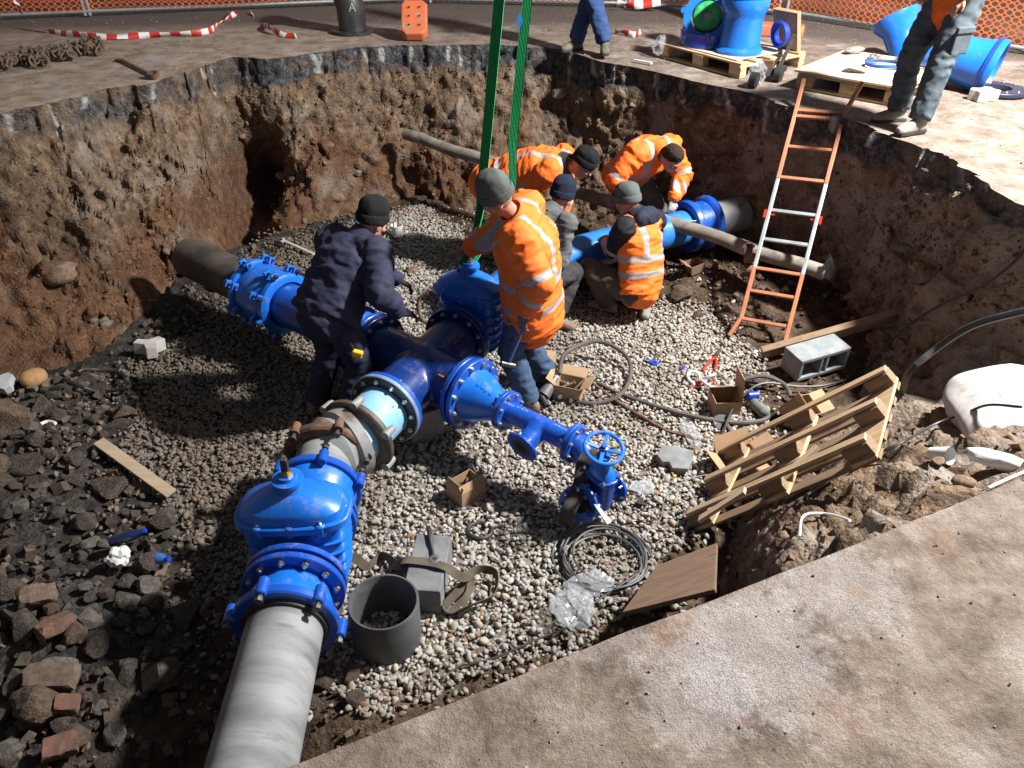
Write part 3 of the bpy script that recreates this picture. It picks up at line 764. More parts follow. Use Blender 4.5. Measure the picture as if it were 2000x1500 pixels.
# bricks and brick fragments
BRICK = mat('old_brick', (.15, .07, .048), .92, col2=(.2, .1, .07), vscale=30, dirt=(.085, .06, .046), dscale=14, dlo=.4, dhi=.6, bump=.6, bscale=90)
BRICK2 = mat('dirty_brick', (.1, .068, .05), .95, col2=(.15, .105, .08), vscale=30, dirt=(.08, .062, .05), dscale=9, bump=.6, bscale=90)
for u, v, sz, rz, tx, ty, m, lb in ((95, 1205, (.18, .11, .07), .5, .3, .2, BRICK2, 'dark red brick leaning in the rubble heap'), (128, 1262, (.17, .12, .07), 1.0, -.4, .25, BRICK, 'bright red broken brick in the rubble heap'),
                                (120, 1355, (.24, .12, .07), .05, .25, .05, BRICK2, 'long grey brown brick in the rubble heap'), (148, 1405, (.1, .08, .07), .2, .1, .2, BRICK, 'small orange brown brick fragment below the long brick'),
                                (133, 1480, (.14, .1, .06), .4, .2, .1, BRICK, 'reddish brick half buried in the near corner of the heap')):
    bm = bmesh.new(); bmesh.ops.create_cube(bm, size=1); bmesh.ops.subdivide_edges(bm, edges=bm.edges[:], cuts=5, use_grid_fill=True)
    for q_ in bm.verts:
        q_.co = Vector((q_.co.x * sz[0], q_.co.y * sz[1], q_.co.z * sz[2])); cut = max(0, (abs(q_.co.x) / sz[0] + abs(q_.co.y) / sz[1] + abs(q_.co.z) / sz[2]) - (1.12 + .4 * nz(q_.co, 9, u)))
        q_.co = q_.co * (1 - .45 * cut) + q_.co.normalized() * .012 * nz(q_.co, 22, v)
    me_ = bpy.data.meshes.new('brick'); bm.to_mesh(me_); bm.free(); me_.materials.append(m); o = bpy.data.objects.new('brick', me_); COL.objects.link(o); o.location = fz(u, v) + Vector((0, 0, .07)); o.rotation_euler = (tx, ty, rz); tag(o, lb, 'brick')
# ------------------------------------------------------------------ pipes, valves and fittings
def remesh(mb, voxel, smooth=6, fac=.5, dec=None):
    """one continuous skin over overlapping shells -> Mesh"""
    me = bpy.data.meshes.new('tmp'); me.from_pydata(mb.v, [], mb.f); o = bpy.data.objects.new('tmp', me); COL.objects.link(o)
    bm = bmesh.new(); bm.from_mesh(me); bmesh.ops.recalc_face_normals(bm, faces=bm.faces); bm.to_mesh(me); bm.free()
    r = o.modifiers.new('r', 'REMESH'); r.mode = 'VOXEL'; r.voxel_size = voxel
    if smooth: s = o.modifiers.new('s', 'SMOOTH'); s.iterations = smooth; s.factor = fac
    if dec: d = o.modifiers.new('d', 'DECIMATE'); d.ratio = dec
    dg = bpy.context.evaluated_depsgraph_get(); dg.update()
    out = bpy.data.meshes.new_from_object(o.evaluated_get(dg)); bpy.data.objects.remove(o)
    out.polygons.foreach_set('use_smooth', [True] * len(out.polygons)); return out
def meobj(name, me, m, parent=None):
    me.name = name
    while len(me.materials): me.materials.pop()
    for q in (m if isinstance(m, (list, tuple)) else [m]): me.materials.append(q)
    o = bpy.data.objects.new(name, me); COL.objects.link(o)
    if parent is not None: o.parent = parent
    return o

def paint_mat(name, col, rough=.32, dust=.5, col2=None, coat=.22):
    t = NT(name); co = t.coord('Position')
    n = t.noise(co, 6, 4, .65); n2 = t.noise(co, 70, 3, .7)
    c = t.mix(t.ramp(n, [(.4, 0.0), (.7, 1.0)]), col, col2 or tuple(k * .8 for k in col))
    d = t.math('MULTIPLY', t.ramp(t.noise(co, 11, 4, .7), [(.56, 0.0), (.74, 1.0)]), dust)
    c = t.mix(d, c, (.2, .17, .14))
    t.base(c); r = t.math('MULTIPLY_ADD', d, 1.2); r.node.inputs[2].default_value = rough
    t.set(rough=r, coat=coat, spec=.5); t.b.inputs['Coat Roughness'].default_value = .12
    t.bump(t.math('ADD', t.noise(co, 26, 2, .5), t.math('MULTIPLY', n2, .2)), .25, .004)
    return t.m
BLUE = paint_mat('blue_epoxy', (.010, .155, .64), col2=(.008, .12, .55))
BLUE2 = paint_mat('deep_blue_epoxy', (.008, .08, .44), col2=(.006, .06, .36))
BLUED = paint_mat('dark_blue_epoxy', (.006, .03, .17), .3, .25, (.004, .02, .12))
SKYB = paint_mat('worn_pale_blue', (.18, .43, .72), .45, .5, (.3, .5, .68), .05)
CONC_PIPE = mat('fibre_cement', (.25, .26, .265), .7, col2=(.125, .13, .135), vscale=2.4, lo=.4, hi=.66, dirt=(.10, .092, .085), dscale=5, dlo=.58, dhi=.8, bump=.25, bscale=40, stretch=(.8, 3.2, .8))
GREYM = mat('grey_coupling', (.2, .21, .215), .5, col2=(.28, .28, .27), vscale=6, dirt=(.12, .09, .07), dscale=6, bump=.15)
RUST = mat('rusty_iron', (.085, .045, .03), .8, col2=(.16, .085, .05), vscale=14, dirt=(.05, .035, .028), dscale=8, bump=.5, bscale=60)
OLDP = mat('old_bitumen_pipe', (.05, .042, .036), .8, col2=(.10, .078, .06), vscale=5, dirt=(.16, .07, .03), dscale=3.2, dlo=.58, dhi=.72, bump=.4, bscale=50)
RUBBER = mat('black_rubber', (.012, .012, .013), .55, col2=(.03, .028, .026), vscale=12)
STEEL = mat('zinc_bolt', (.55, .55, .54), .32, .9, col2=(.4, .4, .39), vscale=30)
STEELD = mat('dark_steel', (.12, .115, .11), .45, .7, col2=(.07, .065, .06), vscale=20)
BRASS = mat('brass', (.42, .28, .10), .35, .9)

def hexbolt(head=.017, hl=.014, shank=.0, nut=True):
    b = MB()
    b.smooth = False
    b.lathe((0, 0, 0), (0, 0, 1), [(0, head), (hl, head), (hl + .002, head * .8)], 6)
    b.lathe((0, 0, hl), (0, 0, 1), [(0, head * .55), (.012, head * .55)], 8)
    for i in range(len(b.sm)): b.sm[i] = False
    o = b.obj('bolt', STEEL); me = o.data; bpy.data.objects.remove(o); return me
BOLT = hexbolt(); BOLT_S = hexbolt(.011, .010); BOLT_D = BOLT.copy(); BOLT_D.materials[0] = STEELD
def frame_of(axis, up=(0, 0, 1)):
    a = Vector(axis).normalized(); u = Vector(up); u = (u - a * u.dot(a))
    if u.length < 1e-4: u = a.orthogonal()
    u.normalize(); return a, u, a.cross(u)
def put(me, name, loc, axis, parent, spin=0.0):
    o = bpy.data.objects.new(name, me); COL.objects.link(o); o.parent = parent
    q = Vector(axis).to_track_quat('Z', 'Y') @ Quaternion((0, 0, 1), spin)
    o.matrix_local = Matrix.Translation(Vector(loc) - (parent.location if parent else Vector())) @ q.to_matrix().to_4x4(); return o
def bolts(parent, c, axis, rb, nb, me, side=1, off=0.0, ph=.2, lift=0.0):
    a, u, w = frame_of(axis)
    for k in range(nb):
        t = 2 * PI * (k + ph) / nb
        put(me, 'bolt', Vector(c) + a * lift + (u * math.cos(t) + w * math.sin(t)) * rb, a * side, parent, random.uniform(0, 1))
def flange(parent, c, axis, Ro, Ri, th, m, nb=12, bolt=None, side=1, name='flange', raised=True, other=True):
    """disc centred on c, its outward face towards +axis"""
    b = MB(); t = th / 2
    pr = [(-t, Ri), (-t, Ro - .004), (-t + .004, Ro), (t - .004, Ro), (t, Ro - .004), (t, Ri)]
    b.lathe(c, axis, pr, 48, False, False, True)
    o = b.obj(name, m); adopt(parent, o)
    if nb:
        bolts(o, Vector(c), axis, Ro * .86, nb, bolt or BOLT, side, lift=side * t)
    return o
def part(parent, mb, name, m, bevel=0.0, sharp=35):
    o = mb.obj(name, m, bevel=bevel, sharp=sharp); adopt(parent, o); return o

ZP = PITZ + .42
C0 = Vector((-.61, 4.42, ZP)); A = Vector((.43, .903, 0)).normalized(); B = Vector((.78, -.626, 0)).normalized()
D0 = Vector((-.045, 1, 0)).normalized()
PR = .178; FR = .25

# --- the cross
def relief_text(parent, c, along, up, out, n, h, m, name='cast_lettering', seed=1, w=.011):
    """raised foundry lettering too worn to read: short proud strokes"""
    rng = random.Random(seed); b = MB()
    al = Vector(along).normalized(); u = Vector(up).normalized(); o_ = Vector(out).normalized()
    mt = Matrix((al, u, o_)).transposed()
    for k in range(n):
        p = Vector(c) + al * (k - n / 2) * w
        for s_ in range(rng.choice((2, 3))):
            if rng.random() < .55: b.box(p + al * rng.uniform(-.003, .003) + u * rng.uniform(-.1, .1) * h, (.0026, h * rng.uniform(.6, 1), .005), mt)
            else: b.box(p + u * rng.choice((-.42, 0, .42)) * h, (w * .6, .0026, .005), mt)
    return part(parent, b, name, m)
cross = thing('pipe_cross', 'large dark blue flanged pipe cross in the middle of the pit', 'pipe fitting', C0)
b = MB()
for d, L in ((A, .46), (-A, .46), (B, .40), (-B, .46)):
    b.lathe(C0 - d * .02, d, [(0, PR + .012), (L, PR + .012)], 40)
b.sphere(C0, (.21, .21, .2), 24, 16)
me = remesh(b, .014, 14, .5); o = meobj('body', me, BLUED); adopt(cross, o)
for d, L, m in ((A, .455, BLUED), (-A, .455, BLUE2), (B, .395, BLUE2), (-B, .455, BLUED)):
    flange(cross, C0 + d * L, d, FR, PR - .03, .034, m, 12, BOLT, -1)
ORM = mat('orange_stencil', (.5, .2, .05), .6, col2=(.3, .12, .03), vscale=40)
relief_text(cross, C0 + A * .3 + B * .135 + Vector((0, 0, .145)), A, B, Vector((B.x * .7, B.y * .7, .72)), 13, .03, ORM, 'lettering', 3, .0125)
relief_text(cross, C0 + B * .27 - A * .13 + Vector((0, 0, .15)), B, A, Vector((-A.x * .7, -A.y * .7, .72)), 10, .016, ORM, 'lettering', 5)

# --- gate valves
def gate_valve(name, label, G, ax, m_body, m_fl, hgt=1.0, face=.2, stem_m=STEELD):
    g_ = thing(name, label, 'valve', G)
    a, u, w = frame_of(ax)                     # u is up, w sideways
    def ell(z, rx, ry, n=40, p=3.2):
        out = []
        for k in range(n):
            t = 2 * PI * k / n; c, s_ = math.cos(t), math.sin(t)
            out.append(G + w * rx * 1.16 * math.copysign(abs(c) ** (2 / p), c) + a * ry * math.copysign(abs(s_) ** (2 / p), s_) + Vector((0, 0, z * hgt)))
        return out
    b = MB()
    b.ringface([ell(z, rx, ry) for z, rx, ry in ((-.235, .05, .04), (-.22, .11, .085), (-.16, .17, .11), (-.05, .195, .118), (.08, .2, .12), (.2, .205, .12), (.262, .21, .122))])
    for d in (1, -1): b.lathe(G, a * d, [(0, PR * .9), (face - .01, PR * .98), (face, PR * 1.05)], 36)
    part(g_, b, 'body', m_body)
    for z, rx in ((-.15, .19), (-.075, .207), (0, .215), (.075, .222), (.15, .226)):
        r_ = MB(); r_.ringface([ell(z - .010, rx - .03, .10), ell(z - .004, rx, .13), ell(z + .004, rx, .13), ell(z + .010, rx - .03, .10)]); part(g_, r_, 'rib', m_body)
    b = MB()
    b.ringface([ell(z, rx, ry) for z, rx, ry in ((.264, .235, .155), (.268, .243, .162), (.305, .243, .162), (.311, .236, .155))]); part(g_, b, 'bonnet_flange', m_body)
    b = MB()
    b.ringface([ell(z, rx, ry, 40, p) for z, rx, ry, p in ((.311, .222, .145, 3.2), (.35, .212, .14, 3.2), (.372, .19, .13, 3), (.41, .12, .1, 2.5), (.432, .08, .078, 2.1), (.437, .057, .066, 2), (.47, .052, .06, 2), (.476, .065, .075, 2), (.497, .065, .075, 2), (.502, .043, .05, 2), (.52, .039, .045, 2))])
    part(g_, b, 'bonnet', m_body, sharp=28)
    for sx, sy in ((1, 0), (-1, 0), (.62, 1), (-.62, 1), (.62, -1), (-.62, -1), (0, 1), (0, -1)):
        p = G + w * sx * .24 + a * sy * .135 + Vector((0, 0, .312 * hgt)); q = MB(); q.lathe(p - Vector((0, 0, .07)), (0, 0, 1), [(0, .018), (.004, .024), (.068, .026), (.074, .02)], 14); part(g_, q, 'bolt_boss', m_body)
        put(BOLT_S, 'bolt', p, (0, 0, 1), g_)
    s_ = MB(); s_.lathe(G + Vector((0, 0, .52 * hgt)), (0, 0, 1), [(0, .03), (.012, .03), (.014, .024), (.03, .024)], 6); part(g_, s_, 'gland_nut', BRASS)
    s_ = MB(); s_.lathe(G + Vector((0, 0, .54 * hgt)), (0, 0, 1), [(0, .019), (.02, .019), (.022, .024), (.075, .021), (.078, .017)], 4, ref=(a + w)); part(g_, s_, 'stem', stem_m, .002)
    for d in (1, -1): flange(g_, G + a * d * (face + .0), a * d, FR, PR * .8, .036, m_fl, 12, BOLT, -1)
    return g_
V1 = Vector((-1.078, 2.76, ZP)); V2 = C0 + A * .70
gate_valve('gate_valve', 'bright blue gate valve with bare stem nearest to the camera', V1, D0, BLUE, BLUE2, 1.0, .2)
gate_valve('gate_valve', 'deep blue gate valve behind the cross under the orange worker\'s hand', V2, A, BLUE, BLUE2, 1.0, .2)

# --- near line: pipe, flange adaptors, couplings
def line_pt(y): return Vector((V1.x + (y - V1.y) * D0.x / D0.y, y, ZP))
def adaptor(name, label, c, ax, m1, m2, n_lug=6, bm=BOLT_D, flip=False):
    """flange adaptor: flange, bell and a gland ring with lugs drawn up by long bolts. ax points from flange to pipe"""
    t = thing(name, label, 'pipe coupling', c); a, u, w = frame_of(ax)
    flange(t, c + a * .02, a, FR, PR * .8, .036, m2, 12, BOLT, 1)
    b = MB(); b.lathe(c, a, [(.03, PR * .98), (.06, PR * 1.02), (.1, PR * 1.12), (.15, PR * 1.2), (.185, PR * 1.25), (.2, PR * 1.25), (.2, PR * 1.0)], 40, False, False); part(t, b, 'bell', m1)
    b = MB(); b.lathe(c + a * .195, a, [(0, PR + .012), (0, PR * 1.36), (.008, PR * 1.4), (.042, PR * 1.4), (.05, PR * 1.36), (.05, PR + .012)], 48, False, False, True); part(t, b, 'gland_ring', m2)
    for k in range(n_lug):
        an = 2 * PI * (k + .25) / n_lug; d = u * math.cos(an) + w * math.sin(an)
        q = MB(); q.lathe(c + a * .165 + d * PR * 1.43, a, [(0, .022), (.006, .027), (.088, .027), (.094, .022)], 14); part(t, q, 'lug', m2)
        q = MB(); q.cyl(c + a * .25 + d * PR * 1.43, c + a * .3 + d * PR * 1.43, .012, n=10); q.lathe(c + a * .278 + d * PR * 1.43, a, [(0, .02), (.02, .02)], 6); part(t, q, 'bolt', STEELD)
    b = MB(); b.lathe(c + a * .235, a, [(0, PR + .002), (0, PR * 1.16), (.028, PR * 1.1), (.03, PR + .002)], 40, False, False, True); part(t, b, 'rubber_seal', RUBBER)
    return t
b = MB(); P0, P1 = line_pt(.95), line_pt(2.36); b.lathe(P0, D0, [(0, PR - .02), (0, PR), ((P1 - P0).length, PR), ((P1 - P0).length, PR - .02)], 56, False, False, True)
o = b.obj('grey_pipe', CONC_PIPE); tag(o, 'long pale grey fibre cement pipe running out at the bottom', 'pipe')
adaptor('flange_adaptor', 'bright blue flange adaptor between the grey near pipe and the valve', line_pt(2.525), -D0, BLUE, BLUE2)
adaptor('flange_adaptor', 'bright blue flange adaptor on the far side of the near valve', line_pt(2.995), D0, BLUE, BLUE2)
EL = line_pt(3.52)
b = MB(); P0 = line_pt(3.14); b.lathe(P0, D0, [(0, PR - .02), (0, PR - .008), (.36, PR - .008), (.36, PR - .02)], 48, False, False, True)
o = b.obj('pipe_piece', CONC_PIPE); tag(o, 'short grey pipe piece between blue adaptor and rusty clamp', 'pipe')
# grey dismantled coupling with rusty clamp ring and loose black flange ring
S0 = C0 - A * .49; S1 = S0 - A * .34          # light blue spool end
cp = thing('grey_coupling', 'worn grey pipe coupling with a rusty bolted clamp ring', 'pipe coupling', EL)
GX = (S1 - EL).normalized()
b = MB(); b.lathe(EL - GX * .04, GX, [(0, PR * 1.0), (.03, PR * 1.08), (.07, PR * 1.2), (.10, PR * 1.24), (.13, PR * 1.12), (.15, PR * 1.12), (.165, PR * 1.26), (.23, PR * 1.3), (.24, PR * 1.1)], 48, False, False); part(cp, b, 'sleeve', GREYM)
b = MB(); b.lathe(EL - D0 * .05, D0, [(0, PR + .004), (0, PR * 1.3), (.012, PR * 1.38), (.05, PR * 1.38), (.062, PR * 1.28), (.062, PR + .004)], 48, False, False, True); part(cp, b, 'clamp_ring', RUST)
a_, u_, w_ = frame_of(D0)
for k in range(6):
    an = 2 * PI * (k + .42) / 6; d = u_ * math.cos(an) + w_ * math.sin(an); p = EL + d * PR * 1.42
    q = MB(); q.cyl(p - D0 * .06, p + D0 * .03, .03, .026, 12); part(cp, q, 'lug', RUST)
    q = MB(); q.cyl(p - D0 * .11, p - D0 * .05, .012, n=8); q.lathe(p - D0 * .09, -D0, [(0, .021), (.022, .021)], 6); part(cp, q, 'bolt', STEELD)
rg = thing('backing_ring', 'loose brown black cast ring with lugs round the pale blue spool', 'pipe ring', S1 + A * .02)
b = MB(); b.lathe(S1 + A * .0, A, [(0, PR + .008), (0, PR * 1.4), (.01, PR * 1.46), (.04, PR * 1.46), (.05, PR * 1.4), (.05, PR + .008)], 48, False, False, True); part(rg, b, 'ring', mat('brown_cast_iron', (.045, .036, .03), .6, col2=(.12, .085, .06), vscale=9, bump=.3))
a_, u_, w_ = frame_of(A)
for k in range(6):
    an = 2 * PI * (k + .1) / 6; d = u_ * math.cos(an) + w_ * math.sin(an); q = MB(); p = S1 + A * .03 + d * PR * 1.44
    q.cyl(p - A * .035, p + A * .045, .028, .024, 12); q.sphere(p + A * .05, .022, 10, 6); part(rg, q, 'lug', GREYM)
sp = thing('flanged_spool', 'worn pale blue flanged spool bolted to the cross', 'pipe fitting', S0)
b = MB(); b.lathe(S1 - A * .06, A, [(0, PR - .02), (0, PR), (.38, PR), (.4, PR + .02), (.4, PR - .02)], 48, False, False, True); part(sp, b, 'barrel', SKYB)
flange(sp, S0 + A * .0, -A, FR + .004, PR - .01, .034, mat('blue_grey_edge', (.2, .3, .42), .5, col2=(.12, .18, .28), vscale=9), 12, BOLT, 1)
b = MB(); b.lathe(S0 - A * .0175, -A, [(0, PR + .004), (0, FR - .006), (.005, FR - .008), (.005, PR + .004)], 48, False, False, True); part(sp, b, 'gasket', mat('black_gasket', (.012, .013, .018), .4))
relief_text(sp, S0 - A * .06 + B * .115 + Vector((0, 0, .136)), B - Vector((0, 0, .55)), A, Vector((B.x * .65, B.y * .65, .76)), 6, .022, mat('black_marker', (.015, .015, .018), .6), 'handwriting', 9, .014)
relief_text(sp, S1 + A * .05 + B * .02 + Vector((0, 0, PR + .001)), B, A, (0, 0, 1), 7, .02, MATS['black_marker'], 'handwriting', 12, .014)

# --- left arm: adaptor hidden behind the worker, big coupling, old pipe
L0 = C0 - B * .49
adaptor('flange_adaptor', 'blue flange adaptor on the cross behind the worker in navy', L0, -B, BLUE, BLUE2)
b = MB(); b.lathe(L0 - B * .12, -B, [(0, PR - .02), (0, PR - .006), (1.0, PR - .006), (1.0, PR - .02)], 40, False, False, True)
o = b.obj('steel_pipe', BLUE2); tag(o, 'deep blue pipe between the wide coupling and the cross', 'pipe')
CX = C0 - B * 1.72
cc = thing('wide_coupling', 'bright blue wide range pipe coupling with bolted end rings', 'pipe coupling', CX)
b = MB(); b.lathe(CX, -B, [(-.16, PR + .01), (-.16, .222), (-.12, .235), (-.05, .236), (.05, .236), (.12, .235), (.16, .222), (.16, PR + .01)], 48, False, False); part(cc, b, 'barrel', BLUE)
a_, u_, w_ = frame_of(B)
for s_ in (-1, 1):
    b = MB(); b.lathe(CX - B * s_ * .2, -B * s_, [(-.035, PR + .01), (-.035, .235), (-.02, .25), (.02, .25), (.035, .225), (.035, PR + .01)], 48, False, False, True); part(cc, b, 'end_ring', BLUE)
for k in range(8):
    an = 2 * PI * (k + .3) / 8; d = u_ * math.cos(an) + w_ * math.sin(an)
    for s_ in (-1, 1):
        for dx in (.2, .115):
            p = CX - B * s_ * dx + d * .268; q = MB(); mt = Matrix((B, d, B.cross(d))).transposed()
            q.box(p, (.03, .055, .06), mt); part(cc, q, 'lug', BLUE, .006)
        q = MB(); q.cyl(CX - B * s_ * .08 + d * .275, CX - B * s_ * .25 + d * .275, .011, n=8); q.lathe(CX - B * s_ * .217 + d * .275, -B * s_, [(0, .02), (.018, .02)], 6); part(cc, q, 'bolt', STEELD)
b = MB(); b.lathe(CX, -B, [(0, PR - .02), (0, PR), (1.15, PR), (1.15, PR - .02)], 48, False, False, True)
o = b.obj('old_pipe', OLDP); tag(o, 'old dark brown pipe coming out of the left bank', 'pipe')

# --- right arm: reducer, tee, bend with open flange, small gate valve
R0 = C0 + B * .43; R1 = C0 + B * .74
rd = thing('pipe_reducer', 'glossy bright blue cone shaped flanged reducer on the cross', 'pipe fitting', R0)
b = MB(); b.lathe(R0, B, [(0, PR + .03), (.03, PR + .004), (.1, PR - .01), (.27, .085), (.29, .08), (.31, .085)], 48); part(rd, b, 'cone', BLUE)
flange(rd, R0 + B * .018, B, FR, PR - .02, .034, BLUE2, 12, BOLT, 1); flange(rd, R1 - B * .014, B, .135, .06, .026, BLUE2, 8, BOLT_S, -1)
upc = (A * -.25 + Vector((0, 0, .95))).normalized(); oc = (R0 + B * .16) + upc * .137
relief_text(rd, oc, B - upc * .5, A, upc + B * .5, 9, .045, BLUE, 'cast_logo', 15, .014)
te = thing('pipe_tee', 'slim blue flanged tee with an open side flange', 'pipe fitting', R1); T1 = C0 + B * 1.27
b = MB(); b.lathe(R1, B, [(0, .072), ((T1 - R1).length, .072)], 32); TB = R1 + B * .27
TD = (-A + Vector((0, 0, -.25)) - B * .25).normalized()
b.lathe(TB, TD, [(0, .085), (.08, .07), (.17, .066)], 28); me = remesh(b, .008, 6); o = meobj('body', me, BLUE2); adopt(te, o)
flange(te, R1 + B * .014, B, .135, .05, .026, BLUE2, 8, BOLT_S, 1); flange(te, T1 - B * .013, B, .125, .05, .024, BLUE2, 8, BOLT_S, -1)
flange(te, TB + TD * .185, TD, .112, .045, .022, BLUE2, 8, BOLT_S, -1)
b = MB(); b.lathe(TB + TD * .1725, TD, [(0, .04), (.024, .04), (.0245, .07), (.02, .07)], 24, True, False); part(te, b, 'sealing_face', mat('dark_bore', (.01, .014, .03), .5))
b = MB(); b.lathe(TB + TD * .194, TD, [(0, 0.0005), (.003, .042)], 20, False, False); part(te, b, 'bore', mat('bore_black', (.004, .004, .006), .8))
relief_text(te, R1 + B * .13 + Vector((0, 0, .0715)), B, A, (0, 0, 1), 9, .014, SKYB, 'cast_lettering', 21, .010); relief_text(te, R1 + B * .43 + Vector((0, 0, .0715)), B, A, (0, 0, 1), 10, .014, SKYB, 'cast_lettering', 22, .010)
bd_ = thing('flanged_bend', 'blue flanged bend with open black bore hung in a black strap', 'pipe fitting', T1)
E1 = at(1133, 985, -1.36); ED = Vector((-.22, -.9, .2)).normalized()
pth = []
for k in range(15):
    t = k / 14; q0, q1, q2, q3 = T1, T1 + B * .16, E1 - ED * .16, E1; pth.append(q0 * (1 - t) ** 3 + q1 * 3 * t * (1 - t) ** 2 + q2 * 3 * t * t * (1 - t) + q3 * t ** 3)
b = MB(); b.tube(pth, .074, 24); part(bd_, b, 'bend', BLUE2)
flange(bd_, T1 + B * .013, B, .125, .05, .024, BLUE2, 8, BOLT_S, 1); flange(bd_, E1, ED, .13, .055, .024, BLUE2, 8, BOLT_S, 1)
b = MB(); b.lathe(E1 + ED * .003, ED, [(0, .001), (.009, .06)], 24, False, False); part(bd_, b, 'bore', MATS['bore_black'])
SV = at(1172, 962, -1.32); sv = thing('small_gate_valve', 'small blue gate valve with a four spoked handwheel on top', 'valve', SV)
a_ = Vector((.80, .55, 0)).normalized(); w_ = a_.cross(Vector((0, 0, 1)))
def sell(z, rx, ry, n=28, p=2.8):
    o_ = []
    for k in range(n):
        t = 2 * PI * k / n; c, s_ = math.cos(t), math.sin(t); o_.append(SV + w_ * rx * math.copysign(abs(c) ** (2 / p), c) + a_ * ry * math.copysign(abs(s_) ** (2 / p), s_) + Vector((0, 0, z)))
    return o_
b = MB(); b.ringface([sell(z, x, y) for z, x, y in ((-.1, .04, .03), (-.085, .075, .05), (.0, .085, .055), (.1, .088, .057), (.125, .09, .058))])
for d in (1, -1): b.lathe(SV, a_ * d, [(0, .066), (.1, .066)], 24)
part(sv, b, 'body', BLUE2)
b = MB(); b.ringface([sell(z, x, y) for z, x, y in ((.126, .105, .075), (.152, .105, .075))]); part(sv, b, 'bonnet_flange', BLUE2, .004)
b = MB(); b.ringface([sell(z, x, y, 28, p) for z, x, y, p in ((.153, .09, .06, 2.6), (.19, .08, .055, 2.5), (.225, .05, .045, 2.2), (.24, .034, .034, 2), (.27, .032, .032, 2), (.275, .042, .042, 2), (.29, .042, .042, 2), (.292, .02, .02, 2), (.33, .018, .018, 2))]); part(sv, b, 'bonnet', BLUE)
for sx in (-1, 1):
    for sy in (-1, 1): put(BOLT_S, 'bolt', SV + w_ * sx * .088 + a_ * sy * .06 + Vector((0, 0, .153)), (0, 0, 1), sv)
for d in (1, -1): flange(sv, SV + a_ * d * .11, a_ * d, .11, .05, .022, BLUE2, 8, BOLT_S, -1)
HW = SV + Vector((0, 0, .345)); hz_ = Vector((.12, -.25, 1)).normalized()
b = MB(); b.torus(HW, hz_, .112, .0125, 40, 10); part(sv, b, 'handwheel', BLUE)
wheel = b
e1 = hz_.orthogonal().normalized(); e2 = hz_.cross(e1)
for k in range(4):
    d = e1 * math.cos(k * PI / 2 + .5) + e2 * math.sin(k * PI / 2 + .5); q = MB(); q.beam(HW - hz_ * .012 + d * .012, HW + d * .106, .022, .012, hz_); part(sv, q, 'spoke', BLUE, .002)
q = MB(); q.lathe(HW - hz_ * .03, hz_, [(0, .024), (.04, .022), (.042, .014), (.055, .014)], 16); part(sv, q, 'hub', BLUE2)

# --- blue pipe at the back, going on behind the men
K0 = C0 + A * .93
bp = thing('blue_back_pipe', 'blue pipe bending away behind the standing orange worker', 'pipe', K0)
pts = [K0, K0 + A * .2, V(.02, 5.75, ZP), V(.49, 6.2, ZP), V(1.1, 6.58, ZP), at(1345, 442, ZP)]
b = MB(); b.tube(catmull(pts, 10), PR - .015, 36); part(bp, b, 'barrel', paint_mat('back_blue', (.02, .15, .5), .3, .4, (.03, .2, .6)))
flange(bp, K0, -A, FR, PR * .8, .036, BLUE2, 12, BOLT, -1)
Q0 = at(1352, 440, ZP); QD = (Q0 - V(1.1, 6.58, ZP)).normalized()
qc = thing('end_coupling', 'deep blue coupling with flange rings beneath the gloved hand', 'pipe coupling', Q0)
b = MB(); b.lathe(Q0, QD, [(-.09, PR), (-.09, PR + .06), (-.06, PR + .07), (-.04, PR + .07), (-.03, PR + .025), (.12, PR + .035), (.13, PR + .06), (.15, PR + .075), (.19, PR + .075), (.2, PR + .03), (.2, PR)], 40, False, False, True); part(qc, b, 'sleeve', BLUE2)
for dx in (-.05, .17): bolts(qc, Q0 + QD * dx, QD, PR + .06, 8, BOLT_S, 1, lift=.012)
b = MB(); b.box(Q0 + QD * .03 + V(-.06, -.19, .11), (.05, .004, .04), Matrix.Rotation(.6, 3, 'X')); part(qc, b, 'paper_label', mat('white_label', (.75, .75, .73), .6))
b = MB(); b.lathe(Q0 + QD * .1, QD, [(0, PR - .03), (0, PR - .006), (.5, PR - .006), (.5, PR - .03)], 32, False, False, True); o = b.obj('grey_pipe', GREYM); tag(o, 'grey pipe stub running from the deep blue coupling into the bank', 'pipe')

# support blocks under the heavy line
for p, lb in ((C0 - A * .1, 'concrete block propping up the pipe cross'), (V1 + D0 * .0, 'pale block propping up the near gate valve')):
    top = ZP - (.24 if lb.find('gate') > 0 else (.2 if 'cross' in lb else (.24 if 'coup' in lb else .075)))
    b = MB(); z0 = floorz(p.x, p.y) - .03; b.box((p.x, p.y, (z0 + top) / 2), (.24, .3, top - z0), Matrix.Rotation(.5, 3, 'Z')); o = b.obj('prop_block', mat('block_concrete', (.3, .3, .29), .9, col2=(.38, .38, .37), vscale=12, bump=.4, bscale=120), bevel=.006); tag(o, lb, 'concrete block')
